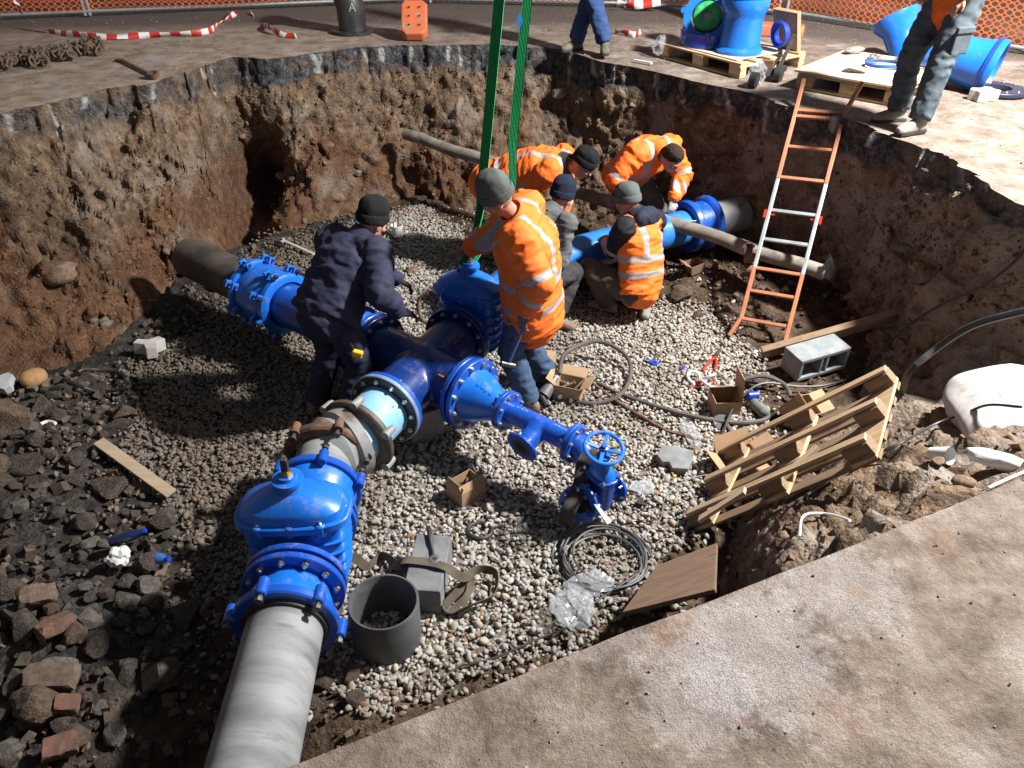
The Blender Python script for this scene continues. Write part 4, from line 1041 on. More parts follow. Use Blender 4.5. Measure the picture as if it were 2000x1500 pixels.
# ------------------------------------------------------------------ props in the pit
def proj(P):
    P = np.asarray(P, float); x, y, z = P[..., 0], P[..., 1], P[..., 2] - CAM_H
    d = y * math.cos(PITCH) - z * math.sin(PITCH); up = y * math.sin(PITCH) + z * math.cos(PITCH)
    return 1000 + FPX * x / d, 750 - FPX * up / d, d
WF = WV.reshape(-1, 3); WU, WVv, WD = proj(WF)
def wp(u, v, dz=0.0):
    """point of the pit's side seen at a photo pixel"""
    e = (WU - u) ** 2 + (WVv - v) ** 2; k = np.where(e < 14 ** 2)[0]
    i = k[WD[k].argmin()] if len(k) else e.argmin()
    return Vector(WF[i]) + Vector((0, 0, dz))
def wq(u, v, k=.05):
    p = wp(u, v); return p + (Vector((0, 0, CAM_H)) - p).normalized() * k + Vector((0, 0, .015))
def cable(name, label, pts, r, m, n=6, cat='cable', group=None, nseg=8):
    b = MB(); b.tube(catmull(pts, nseg), r, n); return tag(b.obj(name, m), label, cat, group)
def mtx(x, y, z): return Matrix((Vector(x), Vector(y), Vector(z))).transposed()
def place(o, loc, rz=0.0, rx=0.0, ry=0.0): o.location = loc; o.rotation_euler = (rx, ry, rz); return o
WOODN = mat('new_pallet_wood', (.52, .38, .225), .8, col2=(.42, .29, .16), vscale=4, dirt=(.24, .16, .09), dscale=3, bump=.25, bscale=25, stretch=(1, 9, 9))
WOODO = mat('old_plank_wood', (.2, .13, .078), .85, col2=(.28, .19, .12), vscale=4, dirt=(.10, .068, .045), dscale=4, bump=.35, bscale=25, stretch=(1, 9, 9))
WOODB = mat('brown_board', (.125, .075, .045), .75, col2=(.19, .12, .075), vscale=3, dirt=(.07, .045, .03), dscale=3, bump=.2, bscale=20, stretch=(1, 6, 6))
PLY = mat('pale_plywood', (.5, .4, .29), .8, col2=(.42, .33, .23), vscale=3, dirt=(.25, .19, .14), dscale=2.2, dlo=.55, dhi=.75, bump=.1)
CARD = mat('brown_cardboard', (.36, .24, .14), .9, col2=(.31, .2, .115), vscale=6, bump=.12, bscale=120)
CONC = mat('grey_concrete', (.17, .175, .18), .92, col2=(.25, .255, .26), vscale=9, bump=.5, bscale=140, dirt=(.2, .18, .155), dscale=4)
CONCD = mat('dark_concrete', (.13, .135, .14), .92, col2=(.19, .195, .2), vscale=9, bump=.5, bscale=140)
PAV = mat('pale_paver', (.45, .44, .41), .9, col2=(.38, .36, .33), vscale=14, bump=.4, bscale=130, dirt=(.28, .235, .19), dscale=5)
HOSE = mat('dusty_hose', (.05, .045, .042), .7, col2=(.1, .088, .078), vscale=7)
CABK = mat('black_cable', (.014, .014, .016), .5, col2=(.035, .033, .032), vscale=9)
CABG = mat('grey_cable', (.085, .09, .095), .5, col2=(.06, .06, .062), vscale=9)
STRAPB = mat('black_webbing', (.022, .018, .014), .85, col2=(.05, .042, .033), vscale=10, bump=.4, bscale=180)
STRAPO = mat('olive_webbing', (.075, .062, .044), .9, col2=(.11, .092, .066), vscale=8, bump=.4, bscale=180)
PLAST = mat('white_plastic', (.7, .7, .69), .4)
REDP = mat('red_paint', (.45, .03, .02), .35); WHP = mat('white_zinc', (.62, .62, .62), .35, .3)
def film():
    t = NT('clear_film'); co = t.coord('Object'); t.base((.55, .58, .62)); t.set(rough=.12, alpha=.27, spec=.8, coat=.5)
    t.bump(t.noise(co, 22, 3, .6), .6, .01); return t.m
FILM = film()

def pallet(name, label, ox, ex, ey, ez, L=1.2, Wd=.8, mats=(WOODN, WOODN), cat='pallet', ndeck=5, deckw=.11, bw=.08):
    """origin corner, x along length, y width, z from bottom boards to deck"""
    ex, ey, ez = (Vector(k).normalized() for k in (ex, ey, ez)); m3 = mtx(ex, ey, ez); ox = Vector(ox); t = thing(name, label, cat, ox)
    def bx(nm, c, s, m):
        b = MB(); b.box((0, 0, 0), s, jit=.0025); o = b.obj(nm, m, bevel=.003); o.parent = t
        o.matrix_local = Matrix.Translation(m3 @ Vector(c)) @ m3.to_4x4(); return o
    for k, y in enumerate((.05, Wd / 2, Wd - .05)):
        bx('bottom_board', (L / 2, y, .011), (L, bw, .02), mats[0])
        for x in (.0725, L / 2, L - .0725): bx('block', (x, y, .061), (.145, .085 if k != 1 else .1, .078), mats[1])
    for x in (.0725, L / 2, L - .0725): bx('cross_board', (x, Wd / 2, .111), (.145, Wd, .022), mats[0])
    for k in range(ndeck): y = .06 + (Wd - .12) * k / (ndeck - 1); bx('deck_board', (L / 2, y, .133), (L, deckw, .018), mats[1])
    return t
PL = at(1335, 1010, -1.48); pe1 = (at(1668, 868, -.6) - PL).normalized(); pe2 = Vector((-pe1.y, pe1.x, 0)).normalized(); pn = pe1.cross(pe2)
pallet('pallet', 'light wooden pallet lying tilted against the near earth bank', PL + pe2 * .8, pe1, -pe2, -pn, 1.22, .8, (WOODN, WOODO), ndeck=5, deckw=.085, bw=.055)
# split pieces of wood caught in the pallet
for a_, b_, lb in (((1365, 1022), (1455, 958), 'pale split lath caught in the low end of the tilted pallet'), ((1503, 955), (1598, 872), 'white splintered lath across the middle of the tilted pallet')):
    p, q = at(*a_, -1.33), at(*b_, -1.05 if a_[0] < 1400 else -.95); p.z += .03
    if a_[0] > 1400: p = at(*a_, -1.08); q = at(*b_, -.85)
    b = MB(); b.beam(p, q, .06, .02, pn); tag(b.obj('lath', mat('pale_split_wood', (.55, .43, .29), .8, col2=(.48, .36, .23), vscale=5, stretch=(1, 8, 8))), lb, 'lath')

# ladder
LB = at(1484, 668, PITZ + .03); LT = at(1603, 212, .02); ld = (LT - LB); LL = ld.length; ld.normalize()
lw = Vector((.86, -.5, 0)); lw = (lw - ld * lw.dot(ld)).normalized(); ln_ = ld.cross(lw)
lad = thing('ladder', 'orange and bare aluminium ladder leaning on the pit edge', 'ladder', LB)
ORL = mat('orange_lacquer', (.46, .175, .085), .55, col2=(.38, .14, .07), vscale=12, dirt=(.25, .15, .1), dscale=9); ALU = mat('aluminium', (.62, .66, .69), .35, .6, col2=(.5, .52, .55), vscale=10)
hw_ = .195
for s_ in (-1, 1):
    for a0, a1, m, off in ((.16, .62, ORL, 0), (.62, 1.42, ALU, .0), (1.42, LL - .02, ORL, 0)):
        b = MB(); b.beam(LB + ld * a0 + lw * s_ * hw_, LB + ld * a1 + lw * s_ * hw_, .03, .05 if m is ORL else .042, ln_); part(lad, b, 'rail', m, .004)
    b = MB(); b.beam(LB + lw * s_ * (hw_ + .06 if s_ < 0 else hw_), LB + ld * .17 + lw * s_ * hw_, .03, .048, ln_); part(lad, b, 'foot', ORL, .004)
    b = MB(); b.beam(LB + ld * (LL - .03) + lw * s_ * hw_, LB + ld * (LL + .22) + lw * s_ * (hw_ if s_ < 0 else hw_ + .08) + Vector((0, 0, .03)), .03, .048, ln_); part(lad, b, 'top_hook', ORL, .004)
    b = MB(); b.box(LB + ld * 1.1 + lw * s_ * (hw_ + .03), (.03, .02, .07), mtx(ln_, lw, ld)); b.cyl(LB + ld * 1.1 + lw * s_ * (hw_ - .05), LB + ld * 1.1 + lw * s_ * (hw_ + .02), .009, n=8); part(lad, b, 'lock_pin', REDP)
for d in (.17, .42, .62, .88, 1.14, 1.44, 1.72, 2.0, LL - .03):
    b = MB(); b.beam(LB + ld * d - lw * hw_, LB + ld * d + lw * hw_, .026, .03, ln_); part(lad, b, 'rung', ORL if d < .63 or d > 1.4 else ALU, .003)

# hollow concrete block, planks, boards
HB = fz(1592, 700, .12); hx = Vector((.93, .36, .05)).normalized(); hz2 = Vector((.33, -.92, -.06)); hz2 = (hz2 - hx * hz2.dot(hx)).normalized(); hy = hz2.cross(hx)
# cells open towards the camera (along hz2 reversed)
hb = thing('hollow_block', 'pale grey hollow concrete block with two dark cells', 'concrete block', HB)
def hblock():
    b = MB(); w, h, d = .46, .2, .21; mt = mtx(hx, hy, hz2); wt = .032
    for y in (-h / 2 + wt / 2, h / 2 - wt / 2): b.box(HB + mt @ V(0, y, 0), (w, wt, d), mt)
    for x in (-w / 2 + wt / 2, -.026, .026, w / 2 - wt / 2): b.box(HB + mt @ V(x, 0, 0), (wt if abs(x) > .1 else .024, h - 2 * wt, d - .003), mt)
    return b
part(hb, hblock(), 'shell', mat('blue_grey_concrete', (.17, .19, .2), .92, col2=(.23, .25, .26), vscale=9, bump=.5, bscale=140), .006)
b = MB(); p, q = fz(1488, 690, .05), wp(1732, 622, .04); b.beam(p, q, .06, .1, (0, -.3, 1)); tag(b.obj('plank', WOODO, bevel=.005), 'weathered brown plank lying behind the hollow concrete block', 'plank')
b = MB(); q0 = [at(1220, 1188, -1.0), at(1283, 1108, -1.3), at(1398, 1060, -1.25), at(1398, 1135, -.7)]
q0 = [at(1215, 1195, -.95), at(1283, 1104, -1.38), at(1400, 1060, -1.30), at(1396, 1150, -.75)]
nn = (q0[1] - q0[0]).cross(q0[2] - q0[0]).normalized(); b.prism(q0, nn, .022); tag(b.obj('leaning_board', WOODB, bevel=.003), 'brown wooden board leaning on the sawn edge of the road', 'board')
b = MB(); p, q = fz(203, 888, .06), fz(338, 975, .05); b.beam(p, q, .075, .02, (0, -.1, 1)); tag(b.obj('lath', mat('light_lath', (.4, .31, .21), .8, col2=(.33, .25, .17), vscale=4, stretch=(1, 8, 8)), bevel=.003), 'small light wooden lath on the rubble left of the valve', 'lath')

# old grey pole crossing behind the men
OP = mat('old_grey_conduit', (.15, .13, .108), .85, col2=(.24, .215, .185), vscale=6, dirt=(.10, .075, .055), dscale=7, bump=.4, bscale=40)
pa, pb = at_y(792, 262, 8.75), at_y(1612, 535, 5.85); b = MB(); b.tube([pa.lerp(pb, k / 20) + V(0, 0, .012 * math.sin(k * 1.7)) for k in range(21)], [.062 + .004 * math.sin(k * 2.3) for k in range(21)], 16)
tag(b.obj('old_conduit', OP), 'long old grey pole crossing the back of the pit behind the men', 'pole')
b = MB(); pq = at_y(1618, 530, 5.82); b.prism([pq + V(-.02, 0, .16), pq + V(-.09, -.02, -.03), pq + V(.16, .02, -.14)], (0, 1, 0), .012); tag(b.obj('metal_sheet', STEELD), 'bent grey metal sheet at the end of the old pole', 'metal sheet')
b = MB(); c = at_y(1464, 495, 6.15); b.lathe(c, (.9, -.4, .15), [(-.035, .085), (.035, .085), (.035, .075), (-.035, .075)], 28, False, False, True); b.lathe(c + V(.02, 0, -.16), (.9, -.4, .0), [(-.03, .06), (.03, .06), (.03, .05), (-.03, .05)], 24, False, False, True); b.beam(c + V(.06, 0, .02), c + V(.08, .02, -.2), .05, .07)
tag(b.obj('pipe_clip', RUST), 'rusty double ring pipe clip beside the foot of the ladder', 'pipe clip')
for a0, a1, a2 in (((1560, 500), (1610, 497), (1645, 503)), ((1612, 488), (1628, 495), (1642, 502))):
    cable('root', 'thin pale root sticking out of the bank behind the ladder', [wp(*a0, .05), wp(*a1, .07), wp(*a2, .02)], .006, WOODO, 5, 'root', 'roots in the bank')

# pipe offcut, solid blocks, strap, ratchet
RC = fz(757, 1247); b = MB(); b.lathe(RC + V(0, 0, -.02), (0.02, .0, 1), [(0, .163), (0, .178), (.315, .178), (.32, .175), (.32, .166), (.315, .163)], 64, False, False, True)
tag(b.obj('pipe_offcut', mat('grey_black_pipe', (.055, .058, .062), .5, col2=(.085, .088, .09), vscale=4, dirt=(.12, .11, .10), dscale=3, bump=.1)), 'short grey black pipe offcut standing upright on the gravel', 'pipe ring')
KB = fz(838, 1120, .1); kx = Vector((.97, -.08, 0)).normalized(); ky = Vector((-.2, 1, 0)); ky = (ky - kx * ky.dot(kx)).normalized(); km = mtx(kx, ky, (0, 0, 1))
b = MB(); b.box(KB, (.2, .4, .19), km); b.box(KB + V(0, 0, -.015), (.206, .406, .014), km); tag(b.obj('solid_block', CONCD, bevel=.008), 'dark grey concrete block beside the upright pipe offcut', 'concrete block'); b = None
rt = thing('ratchet_wrench', 'steel ratchet wrench lying on the dark concrete block', 'wrench', KB + V(-.01, .08, .1)); r0, r1 = KB + V(.035, .0, .108), KB + V(-.015, .23, .108)
dd = (r1 - r0).normalized()
b = MB(); b.tube([r0, r0.lerp(r1, .4), r0.lerp(r1, .55), r1, r1 + dd * .02], [.009, .008, .014, .015, .012], 10); part(rt, b, 'handle', STEELD)
b = MB(); b.lathe(r0 - V(0, 0, .012), (0, 0, 1), [(0, .03), (.02, .03), (.022, .024), (.022, .012), (.014, .012)], 20); part(rt, b, 'head', mat('bright_steel', (.35, .34, .33), .35, .8))
def strap(name, label, pts, m, hw=.03, ups=None, cat='strap', hh=.0025, parent=None, nseg=8):
    P = catmull(pts, nseg); b = MB()
    U = None
    if ups: U = [Vector(k) for k in ups]; U = catmull(U, nseg)
    b.tube(P, 1, 4, True, False, (hw, hh), U); o = b.obj(name, m, sharp=60)
    return tag(o, label, cat) if parent is None else o
strap('webbing_strap', 'olive webbing strap draped over the dark block and trailing on the gravel',
      [fz(688, 1085, .09), fz(720, 1108, .02), fz(748, 1085, .04), fz(775, 1105, .12), KB + V(-.13, .0, .105), KB + V(0, -.02, .112), KB + V(.1, -.05, .108), fz(905, 1128, .14), fz(935, 1112, .1), fz(968, 1120, .06), fz(965, 1160, .05), fz(925, 1180, .06), fz(890, 1195, .03), fz(868, 1188, .05), fz(900, 1150, .07), fz(918, 1130, .06), fz(912, 1165, .04), fz(880, 1200, .02)],
      STRAPO, .026, [(0, -.6, .6), (.3, -.5, .5), (0, -.8, .3), (0, -.5, .8), (0, 0, 1), (0, 0, 1), (.1, 0, 1), (0, -.6, .7), (0, -.9, .2), (-.8, -.2, .3), (-.6, .6, .3), (0, .8, .4), (.4, .6, .5), (.8, .2, .4), (.5, -.6, .4), (0, -.7, .5), (.8, 0, .4), (.3, .2, .9)])
# black sling holding the bend
mid = pth[8]; sl = [mid + V(-.02, .0, .09), mid + V(.01, -.05, .085)]
strap('black_sling', 'black webbing sling looped round the flanged bend', [pth[5] + V(.05, .07, -.06), pth[5] + V(.06, .05, .05), pth[5] + V(.02, .0, .1), pth[7] + V(-.03, -.05, .105), pth[10] + V(-.045, -.09, .08), E1 + V(-.075, -.09, .03), E1 + V(-.09, -.06, -.1)], STRAPB, .042,
      [(.8, .3, .4), (.5, .3, .8), (0, 0, 1), (0, -.4, .9), (-.1, -.6, .8), (-.3, -.8, .3), (-.5, -.8, -.2)])
strap('black_sling', 'second black sling hanging from the handwheel side of the bend', [pth[6] + V(.09, .0, .1), pth[8] + V(.05, -.05, .1), pth[11] + V(.045, -.08, .06), E1 + V(.05, -.08, .02)], STRAPB, .03, [(0, 0, 1), (0, -.3, .9), (.1, -.7, .6), (.2, -.9, .2)])
b = MB(); p = at(1160, 985, -1.2); b.prism([p, p + V(.02, -.0, .0), p + V(.1, -.06, -.07), p + V(.075, -.08, -.08)], (0, -.3, 1), .001); tag(b.obj('paper_tag', PLAST), 'white paper tag hanging on the flange of the bend', 'tag')
b = MB(); p = fz(937, 1036, .015); b.torus(p, (.05, .1, 1), .072, .014, 36, 8); b.cyl(p + V(.07, .02, .0), p + V(.2, .06, .0), .006, n=6); tag(b.obj('rubber_gasket', RUBBER), 'black rubber gasket ring lying alone on the gravel', 'gasket')

# cardboard boxes
def carton(name, label, c, size, rz, flaps, content=0, tilt=(0, 0), m=CARD, lids=True):
    t = thing(name, label, 'cardboard box', c); w, d, h = size; th = .004; M = Matrix.Rotation(rz, 3, 'Z') @ Matrix.Rotation(tilt[0], 3, 'X') @ Matrix.Rotation(tilt[1], 3, 'Y')
    def bx(nm, p, s, mm=m, extra=None):
        b = MB(); b.box((0, 0, 0), s); o = b.obj(nm, mm); o.parent = t; m4 = (M @ extra if extra is not None else M).to_4x4(); o.matrix_local = Matrix.Translation(M @ Vector(p)) @ m4; return o
    bx('bottom', (0, 0, th / 2), (w - .002, d - .002, th))
    for s_ in (-1, 1): bx('side', (s_ * (w - th) / 2, 0, h / 2), (th, d - 2 * th, h)); bx('side', (0, s_ * (d - th) / 2, h / 2), (w, th, h))
    for k, (ang, ln) in enumerate(flaps):
        if ang is None: continue
        s_ = 1 if k % 2 else -1; e = R(ang)
        if k < 2: R3 = Matrix.Rotation(s_ * e, 3, 'Y'); p = V(s_ * w / 2, 0, h) + R3 @ V(0, 0, ln / 2); bx('flap', p, (th, d, ln), m, R3)
        else: R3 = Matrix.Rotation(-s_ * e, 3, 'X'); p = V(0, s_ * d / 2, h) + R3 @ V(0, 0, ln / 2); bx('flap', p, (w, th, ln), m, R3)
    for k in range(content):
        b = MB(); b.cyl((0, 0, 0), (0, 0, .09), .009, n=8); b.lathe((0, 0, .09), (0, 0, 1), [(0, .016), (.012, .016)], 6); o = b.obj('loose_bolt', STEEL); o.parent = t
        o.matrix_local = Matrix.Translation(M @ V(random.uniform(-.3, .3) * w, random.uniform(-.3, .3) * d, .03 + .012 * k)) @ Matrix.Rotation(random.uniform(0, 6), 4, 'Z') @ Matrix.Rotation(1.35 + random.uniform(-.4, .2), 4, 'X')
    return t
random.seed(5)
carton('cardboard_box', 'open cardboard box with a few bolts standing on clear gravel', fz(911, 968), (.19, .16, .135), .72, ((-25, .04), (None, 0), (-35, .05), (None, 0)), 5)
carton('cardboard_box', 'open cardboard box of bolts beside the jeans of the orange worker', fz(1112, 772), (.2, .17, .13), -.35, ((55, .08), (60, .08), (None, 0), (70, .09)), 7)
carton('cardboard_box', 'small closed carton half hidden behind the orange worker\'s jeans', fz(1066, 722), (.13, .13, .15), -.3, ((None, 0), (None, 0), (-80, .1), (None, 0)))
carton('cardboard_box', 'open carton with a raised flap beside the red shackles', fz(1412, 800), (.19, .19, .13), .05, ((None, 0), (-5, .2), (None, 0), (-50, .1)))
carton('cardboard_box', 'torn carton lying on its side below the hollow concrete block', fz(1545, 815, .02), (.2, .17, .16), .5, ((40, .1), (70, .13), (None, 0), (None, 0)), 0, (.5, .35))
carton('cardboard_box', 'flattened torn carton in front of the tilted pallet', fz(1445, 905, .0), (.26, .2, .05), .35, ((50, .12), (62, .14), (75, .1), (30, .12)), 0, (.12, -.1))
carton('cardboard_box', 'small brown carton on the earth mound behind the crouching worker', fz(1352, 560, .0), (.14, .12, .09), .4, ((50, .08), (None, 0), (None, 0), (None, 0)), 0, (.1, -.2), mat('dark_card', (.2, .12, .075), .9))

# hoses, cables and tools on the gravel
hp = thing('pneumatic_hose', 'dark dusty hose curling in a big loop over the gravel', 'hose', fz(1160, 720))
b = MB(); b.tube(catmull([fz(1092, 730, .17), fz(1105, 690, .2), fz(1165, 668, .18), fz(1218, 692, .12), fz(1232, 730, .06), fz(1212, 770, .03), fz(1160, 788, .02), fz(1105, 775, .03), fz(1080, 755, .06)], 8), .0165, 8); part(hp, b, 'loop', HOSE)
b = MB(); b.tube(catmull([fz(1140, 732, .02), fz(1200, 765, .02), fz(1300, 800, .02), fz(1400, 822, .025), fz(1470, 825, .03), fz(1500, 815, .03), fz(1485, 795, .03), fz(1450, 770, .06), fz(1448, 745, .1), fz(1490, 735, .1), fz(1530, 750, .07), fz(1545, 775, .04)], 8), .017, 8); part(hp, b, 'long_run', HOSE)
b = MB(); b.tube([fz(1150, 745, .02), fz(1215, 790, .02), fz(1300, 840, .02), fz(1382, 862, .02)], .014, 8); tag(b.obj('iron_bar', RUST), 'rusty round bar lying along the hose on the gravel', 'bar')
b = MB(); b.tube(catmull([fz(1420, 830, .02), fz(1435, 852, .02), fz(1470, 880, .02)], 5), .015, 8); tag(b.obj('hose_end', HOSE), 'short dark hose end running under the torn carton', 'hose')
iw = thing('impact_wrench', 'grey impact wrench lying on the gravel beside the bolt box', 'power tool', fz(1070, 765, .05))
p, q = fz(1062, 770, .06), fz(1092, 728, .16); b = MB(); b.cyl(p, p.lerp(q, .45), .05, .045, 14); b.cyl(p.lerp(q, .45), p.lerp(q, .8), .035, .022, 12); part(iw, b, 'housing', mat('tool_grey', (.16, .17, .18), .45, .4, col2=(.25, .26, .27), vscale=10))
b = MB(); b.cyl(p.lerp(q, .75), q, .02, .018, 10); part(iw, b, 'hose_nipple', WHP)
b = MB(); b.tube([p, p + V(-.02, -.02, .0), p + V(.02, -.1, -.03)], [.03, .026, .024], 10); part(iw, b, 'grip', RUBBER)
pts = []
rng = random.Random(3)
for k in range(8 * 24):
    t = k / 24 * 2 * PI; rr = .215 + .03 * math.sin(k * .071) + .012 * math.sin(k * .19 + 1)
    c_ = fz(1178, 1095); pts.append(c_ + V(rr * 1.12 * math.cos(t) + .02 * math.sin(k * .05), rr * 1.1 * math.sin(t) + .02 * math.cos(k * .043), .012 + .05 * (k / 192) * abs(math.sin(k * .11 + .4))))
cc2 = thing('cable_coil', 'loose coil of grey electric cable on the gravel', 'cable', fz(1178, 1095))
b = MB(); b.tube(pts, .0065, 6); part(cc2, b, 'coil', CABG)
b = MB(); b.tube(catmull([pts[0], fz(1255, 1050, .01), fz(1290, 1010, .01), fz(1300, 970, .01), fz(1345, 935, .02), fz(1410, 922, .03), fz(1440, 915, .05), wp(1500, 890, .05)], 8), .0055, 6); part(cc2, b, 'lead', CABG)
b = MB(); b.tube(catmull([pts[-1], fz(1160, 1180, .02), fz(1110, 1225, .02), fz(1060, 1245, .02), fz(960, 1285, .02), fz(900, 1300, .015), fz(865, 1325, .01)], 6), .006, 6); part(cc2, b, 'tail', CABK)
b = MB(); b.tube(catmull([fz(1412, 890, .06), fz(1412, 850, .05), fz(1430, 800, .07), fz(1465, 760, .08), fz(1500, 748, .08), fz(1560, 755, .05), fz(1620, 752, .04), wq(1680, 715), wq(1745, 645), wq(1820, 600), wq(1900, 560), wq(1960, 520), wq(1998, 488)], 6), .009, 6); tag(b.obj('power_cable', CABK), 'thin dark cable running up the bank past the hollow block', 'cable')
b = MB(); b.tube(catmull([wp(1755, 760, .02), at_y(1775, 728, 3.75), at_y(1830, 680, 3.75), at_y(1900, 636, 3.7), at_y(1990, 610, 3.6), at_y(2080, 590, 3.5)], 6), .021, 8); tag(b.obj('thick_cable', CABK), 'thick black cable arching over the bank above the pallet', 'cable')
b = MB(); b.tube(catmull([wq(1540, 985), wq(1600, 945), wq(1680, 895), wq(1760, 855), wq(1830, 820), wq(1875, 800, .16), wq(1930, 792, .24), wq(1998, 788, .26)], 6), .008, 6); tag(b.obj('power_cable', CABK), 'thin black cable crossing the white sack on the bank', 'cable')
b = MB(); b.tube(catmull([wp(1562, 1045, .02), wp(1575, 1022, .06), wp(1600, 1012, .07), wp(1640, 1025, .05), wp(1658, 1032, .03)], 6), .006, 6); tag(b.obj('plastic_string', PLAST), 'short white plastic string arching over a cobble on the bank', 'string')
b = MB(); b.tube(catmull([at(2010, 918, .0), at(1970, 935, .01), at(1930, 953, .008)], 5), .006, 6); tag(b.obj('plastic_string', PLAST), 'white string lying over the sawn edge of the road', 'string')
for c_, rz, lb in ((fz(1415, 828, .012), .3, 'half hidden black rubber disc under the long hose'), (fz(1470, 745, .03), 1.2, 'black rubber disc with a small hole behind the carton flap')):
    b = MB(); b.lathe((0, 0, 0), (0, 0, 1), [(0, .012), (0, .085), (.006, .085), (.006, .012)], 32, False, False, True); o = place(b.obj('rubber_disc', RUBBER), c_, rz, .25, .1); tag(o, lb, 'disc')
pg = thing('cable_plug', 'dark green earth stained hose coupling with a blue cap', 'plug', fz(1478, 792, .04)); p = fz(1478, 792, .05)
b = MB(); b.tube([p + V(-.02, .1, .0), p, p + V(.03, -.07, .0), p + V(.06, -.09, -.01)], [.028, .04, .045, .03], 12); part(pg, b, 'housing', mat('dull_green', (.09, .11, .095), .8, col2=(.15, .16, .14), vscale=14))
b = MB(); q = fz(1472, 772, .09); b.cyl(q - V(.04, .0, 0), q + V(.035, .01, 0), .032, .03, 14); part(pg, b, 'cap', mat('blue_plastic', (.01, .05, .45), .35))
# shackles, pliers
def shackle(c, rz, label, tilt=.3):
    t = thing('shackle', label, 'shackle', c); M = Matrix.Translation(c) @ Matrix.Rotation(rz, 4, 'Z') @ Matrix.Rotation(tilt, 4, 'X')
    b = MB(); P = [V(-.028, -.05, 0), V(-.03, -.02, 0)] + [V(.05 * math.sin(-PI * .62 + k * PI * 1.24 / 12), .03 + .05 * math.cos(-PI * .62 + k * PI * 1.24 / 12), 0) for k in range(13)] + [V(.03, -.02, 0), V(.028, -.05, 0)]
    b.tube([M @ p for p in P], .0125, 8); part(t, b, 'bow', WHP); b = MB(); b.cyl(M @ V(-.06, -.05, 0), M @ V(.06, -.05, 0), .014, n=10); b.cyl(M @ V(.045, -.05, 0), M @ V(.07, -.05, 0), .022, n=10); part(t, b, 'pin', REDP)
shackle(fz(1358, 745, .03), .4, 'shackle with red pin lying farthest from the carton', .5); shackle(fz(1385, 752, .03), 2.0, 'shackle with red pin touching the carton with raised flap', .6); shackle(fz(1380, 742, .05), 3.6, 'upper shackle of the heap leaning on the other two', .9)
pr = thing('pliers', 'pliers with red handles lying open on the gravel', 'pliers', fz(1393, 706, .02)); c_ = fz(1398, 697, .03)
for s_ in (-1, 1):
    b = MB(); b.tube([c_, fz(1390 + 9 * s_, 712, .03), fz(1384 + 11 * s_, 726, .025)], [.009, .011, .01], 8); part(pr, b, 'handle', REDP)
b = MB(); b.tube([c_, fz(1404, 686, .03), fz(1408, 680, .03)], [.016, .014, .006], 8); part(pr, b, 'jaw', STEELD)
# plastic films, bottles, litter
def crumple(name, label, c, size, m, seed, cat, amp=.5, sub=3, rz=0.0, rx=0.0):
    bm = bmesh.new(); bmesh.ops.create_icosphere(bm, subdivisions=sub, radius=1); o_ = Vector((seed * 3.1, seed * 1.7, 0))
    for v in bm.verts:
        n_ = v.co.normalized(); f = 1 + amp * mnoise.noise(n_ * 1.6 + o_) + amp * .6 * (abs(mnoise.noise(n_ * 3.4 + o_)) * -2 + .5); v.co = Vector((n_.x * size[0], n_.y * size[1], n_.z * size[2])) * f
    me = bpy.data.meshes.new(name); bm.to_mesh(me); bm.free(); me.materials.append(m)
    for p in me.polygons: p.use_smooth = False if amp > .3 else True
    o = bpy.data.objects.new(name, me); COL.objects.link(o); place(o, c, rz, rx); return tag(o, label, cat)
crumple('plastic_bag', 'crumpled clear plastic bag by the sawn road edge below the cable coil', fz(1120, 1190, .07), (.1, .12, .06), FILM, 1, 'plastic bag', .5, 3, .4)
crumple('plastic_bag', 'clear plastic film with blue tint lying inside the cable coil', fz(1155, 1138, .04), (.12, .07, .03), FILM, 2, 'plastic bag', .55, 3)
crumple('plastic_bag', 'clear plastic sleeve lying across the rusty bar', fz(1350, 845, .04), (.05, .13, .03), FILM, 3, 'plastic bag', .4, 3, .2)
crumple('plastic_bag', 'small clear plastic scrap beside the round dark stone', fz(1256, 948, .03), (.075, .06, .02), FILM, 4, 'plastic bag', .5, 3)
crumple('foam_piece', 'white foam crumb at the end of the weathered plank', fz(1477, 692, .03), (.025, .045, .02), PLAST, 5, 'foam', .4, 2)
crumple('foam_piece', 'white foam lump beside the dark bottle in the rubble heap', fz(238, 1105, .09), (.06, .06, .05), mat('white_foam', (.6, .6, .58), .85), 6, 'foam', .35, 3)
def bottle(label, c, d, m, L=.2, r=.032):
    t = thing('bottle', label, 'bottle', c); d = Vector(d).normalized(); b = MB(); b.lathe(c - d * L / 2, d, [(0, r * .8), (.012, r), (L * .3, r * .9), (L * .5, r), (L * .68, r * .95), (L * .85, r * .5), (L * .92, r * .42)], 16); part(t, b, 'body', m)
    b = MB(); b.lathe(c + d * L * .42, d, [(0, r * .5), (.018, r * .5)], 12); part(t, b, 'cap', MATS['blue_plastic'])
bottle('dark plastic bottle with blue cap stuck in the rubble heap', fz(258, 1068, .1), (.9, .3, .15), mat('dark_pet', (.01, .02, .06), .15, coat=.5)); bottle('crumpled bright blue bottle below the dark one in the rubble', fz(314, 1107, .07), (.8, -.2, .2), mat('blue_pet', (.04, .13, .42), .25, coat=.4), .15, .034)
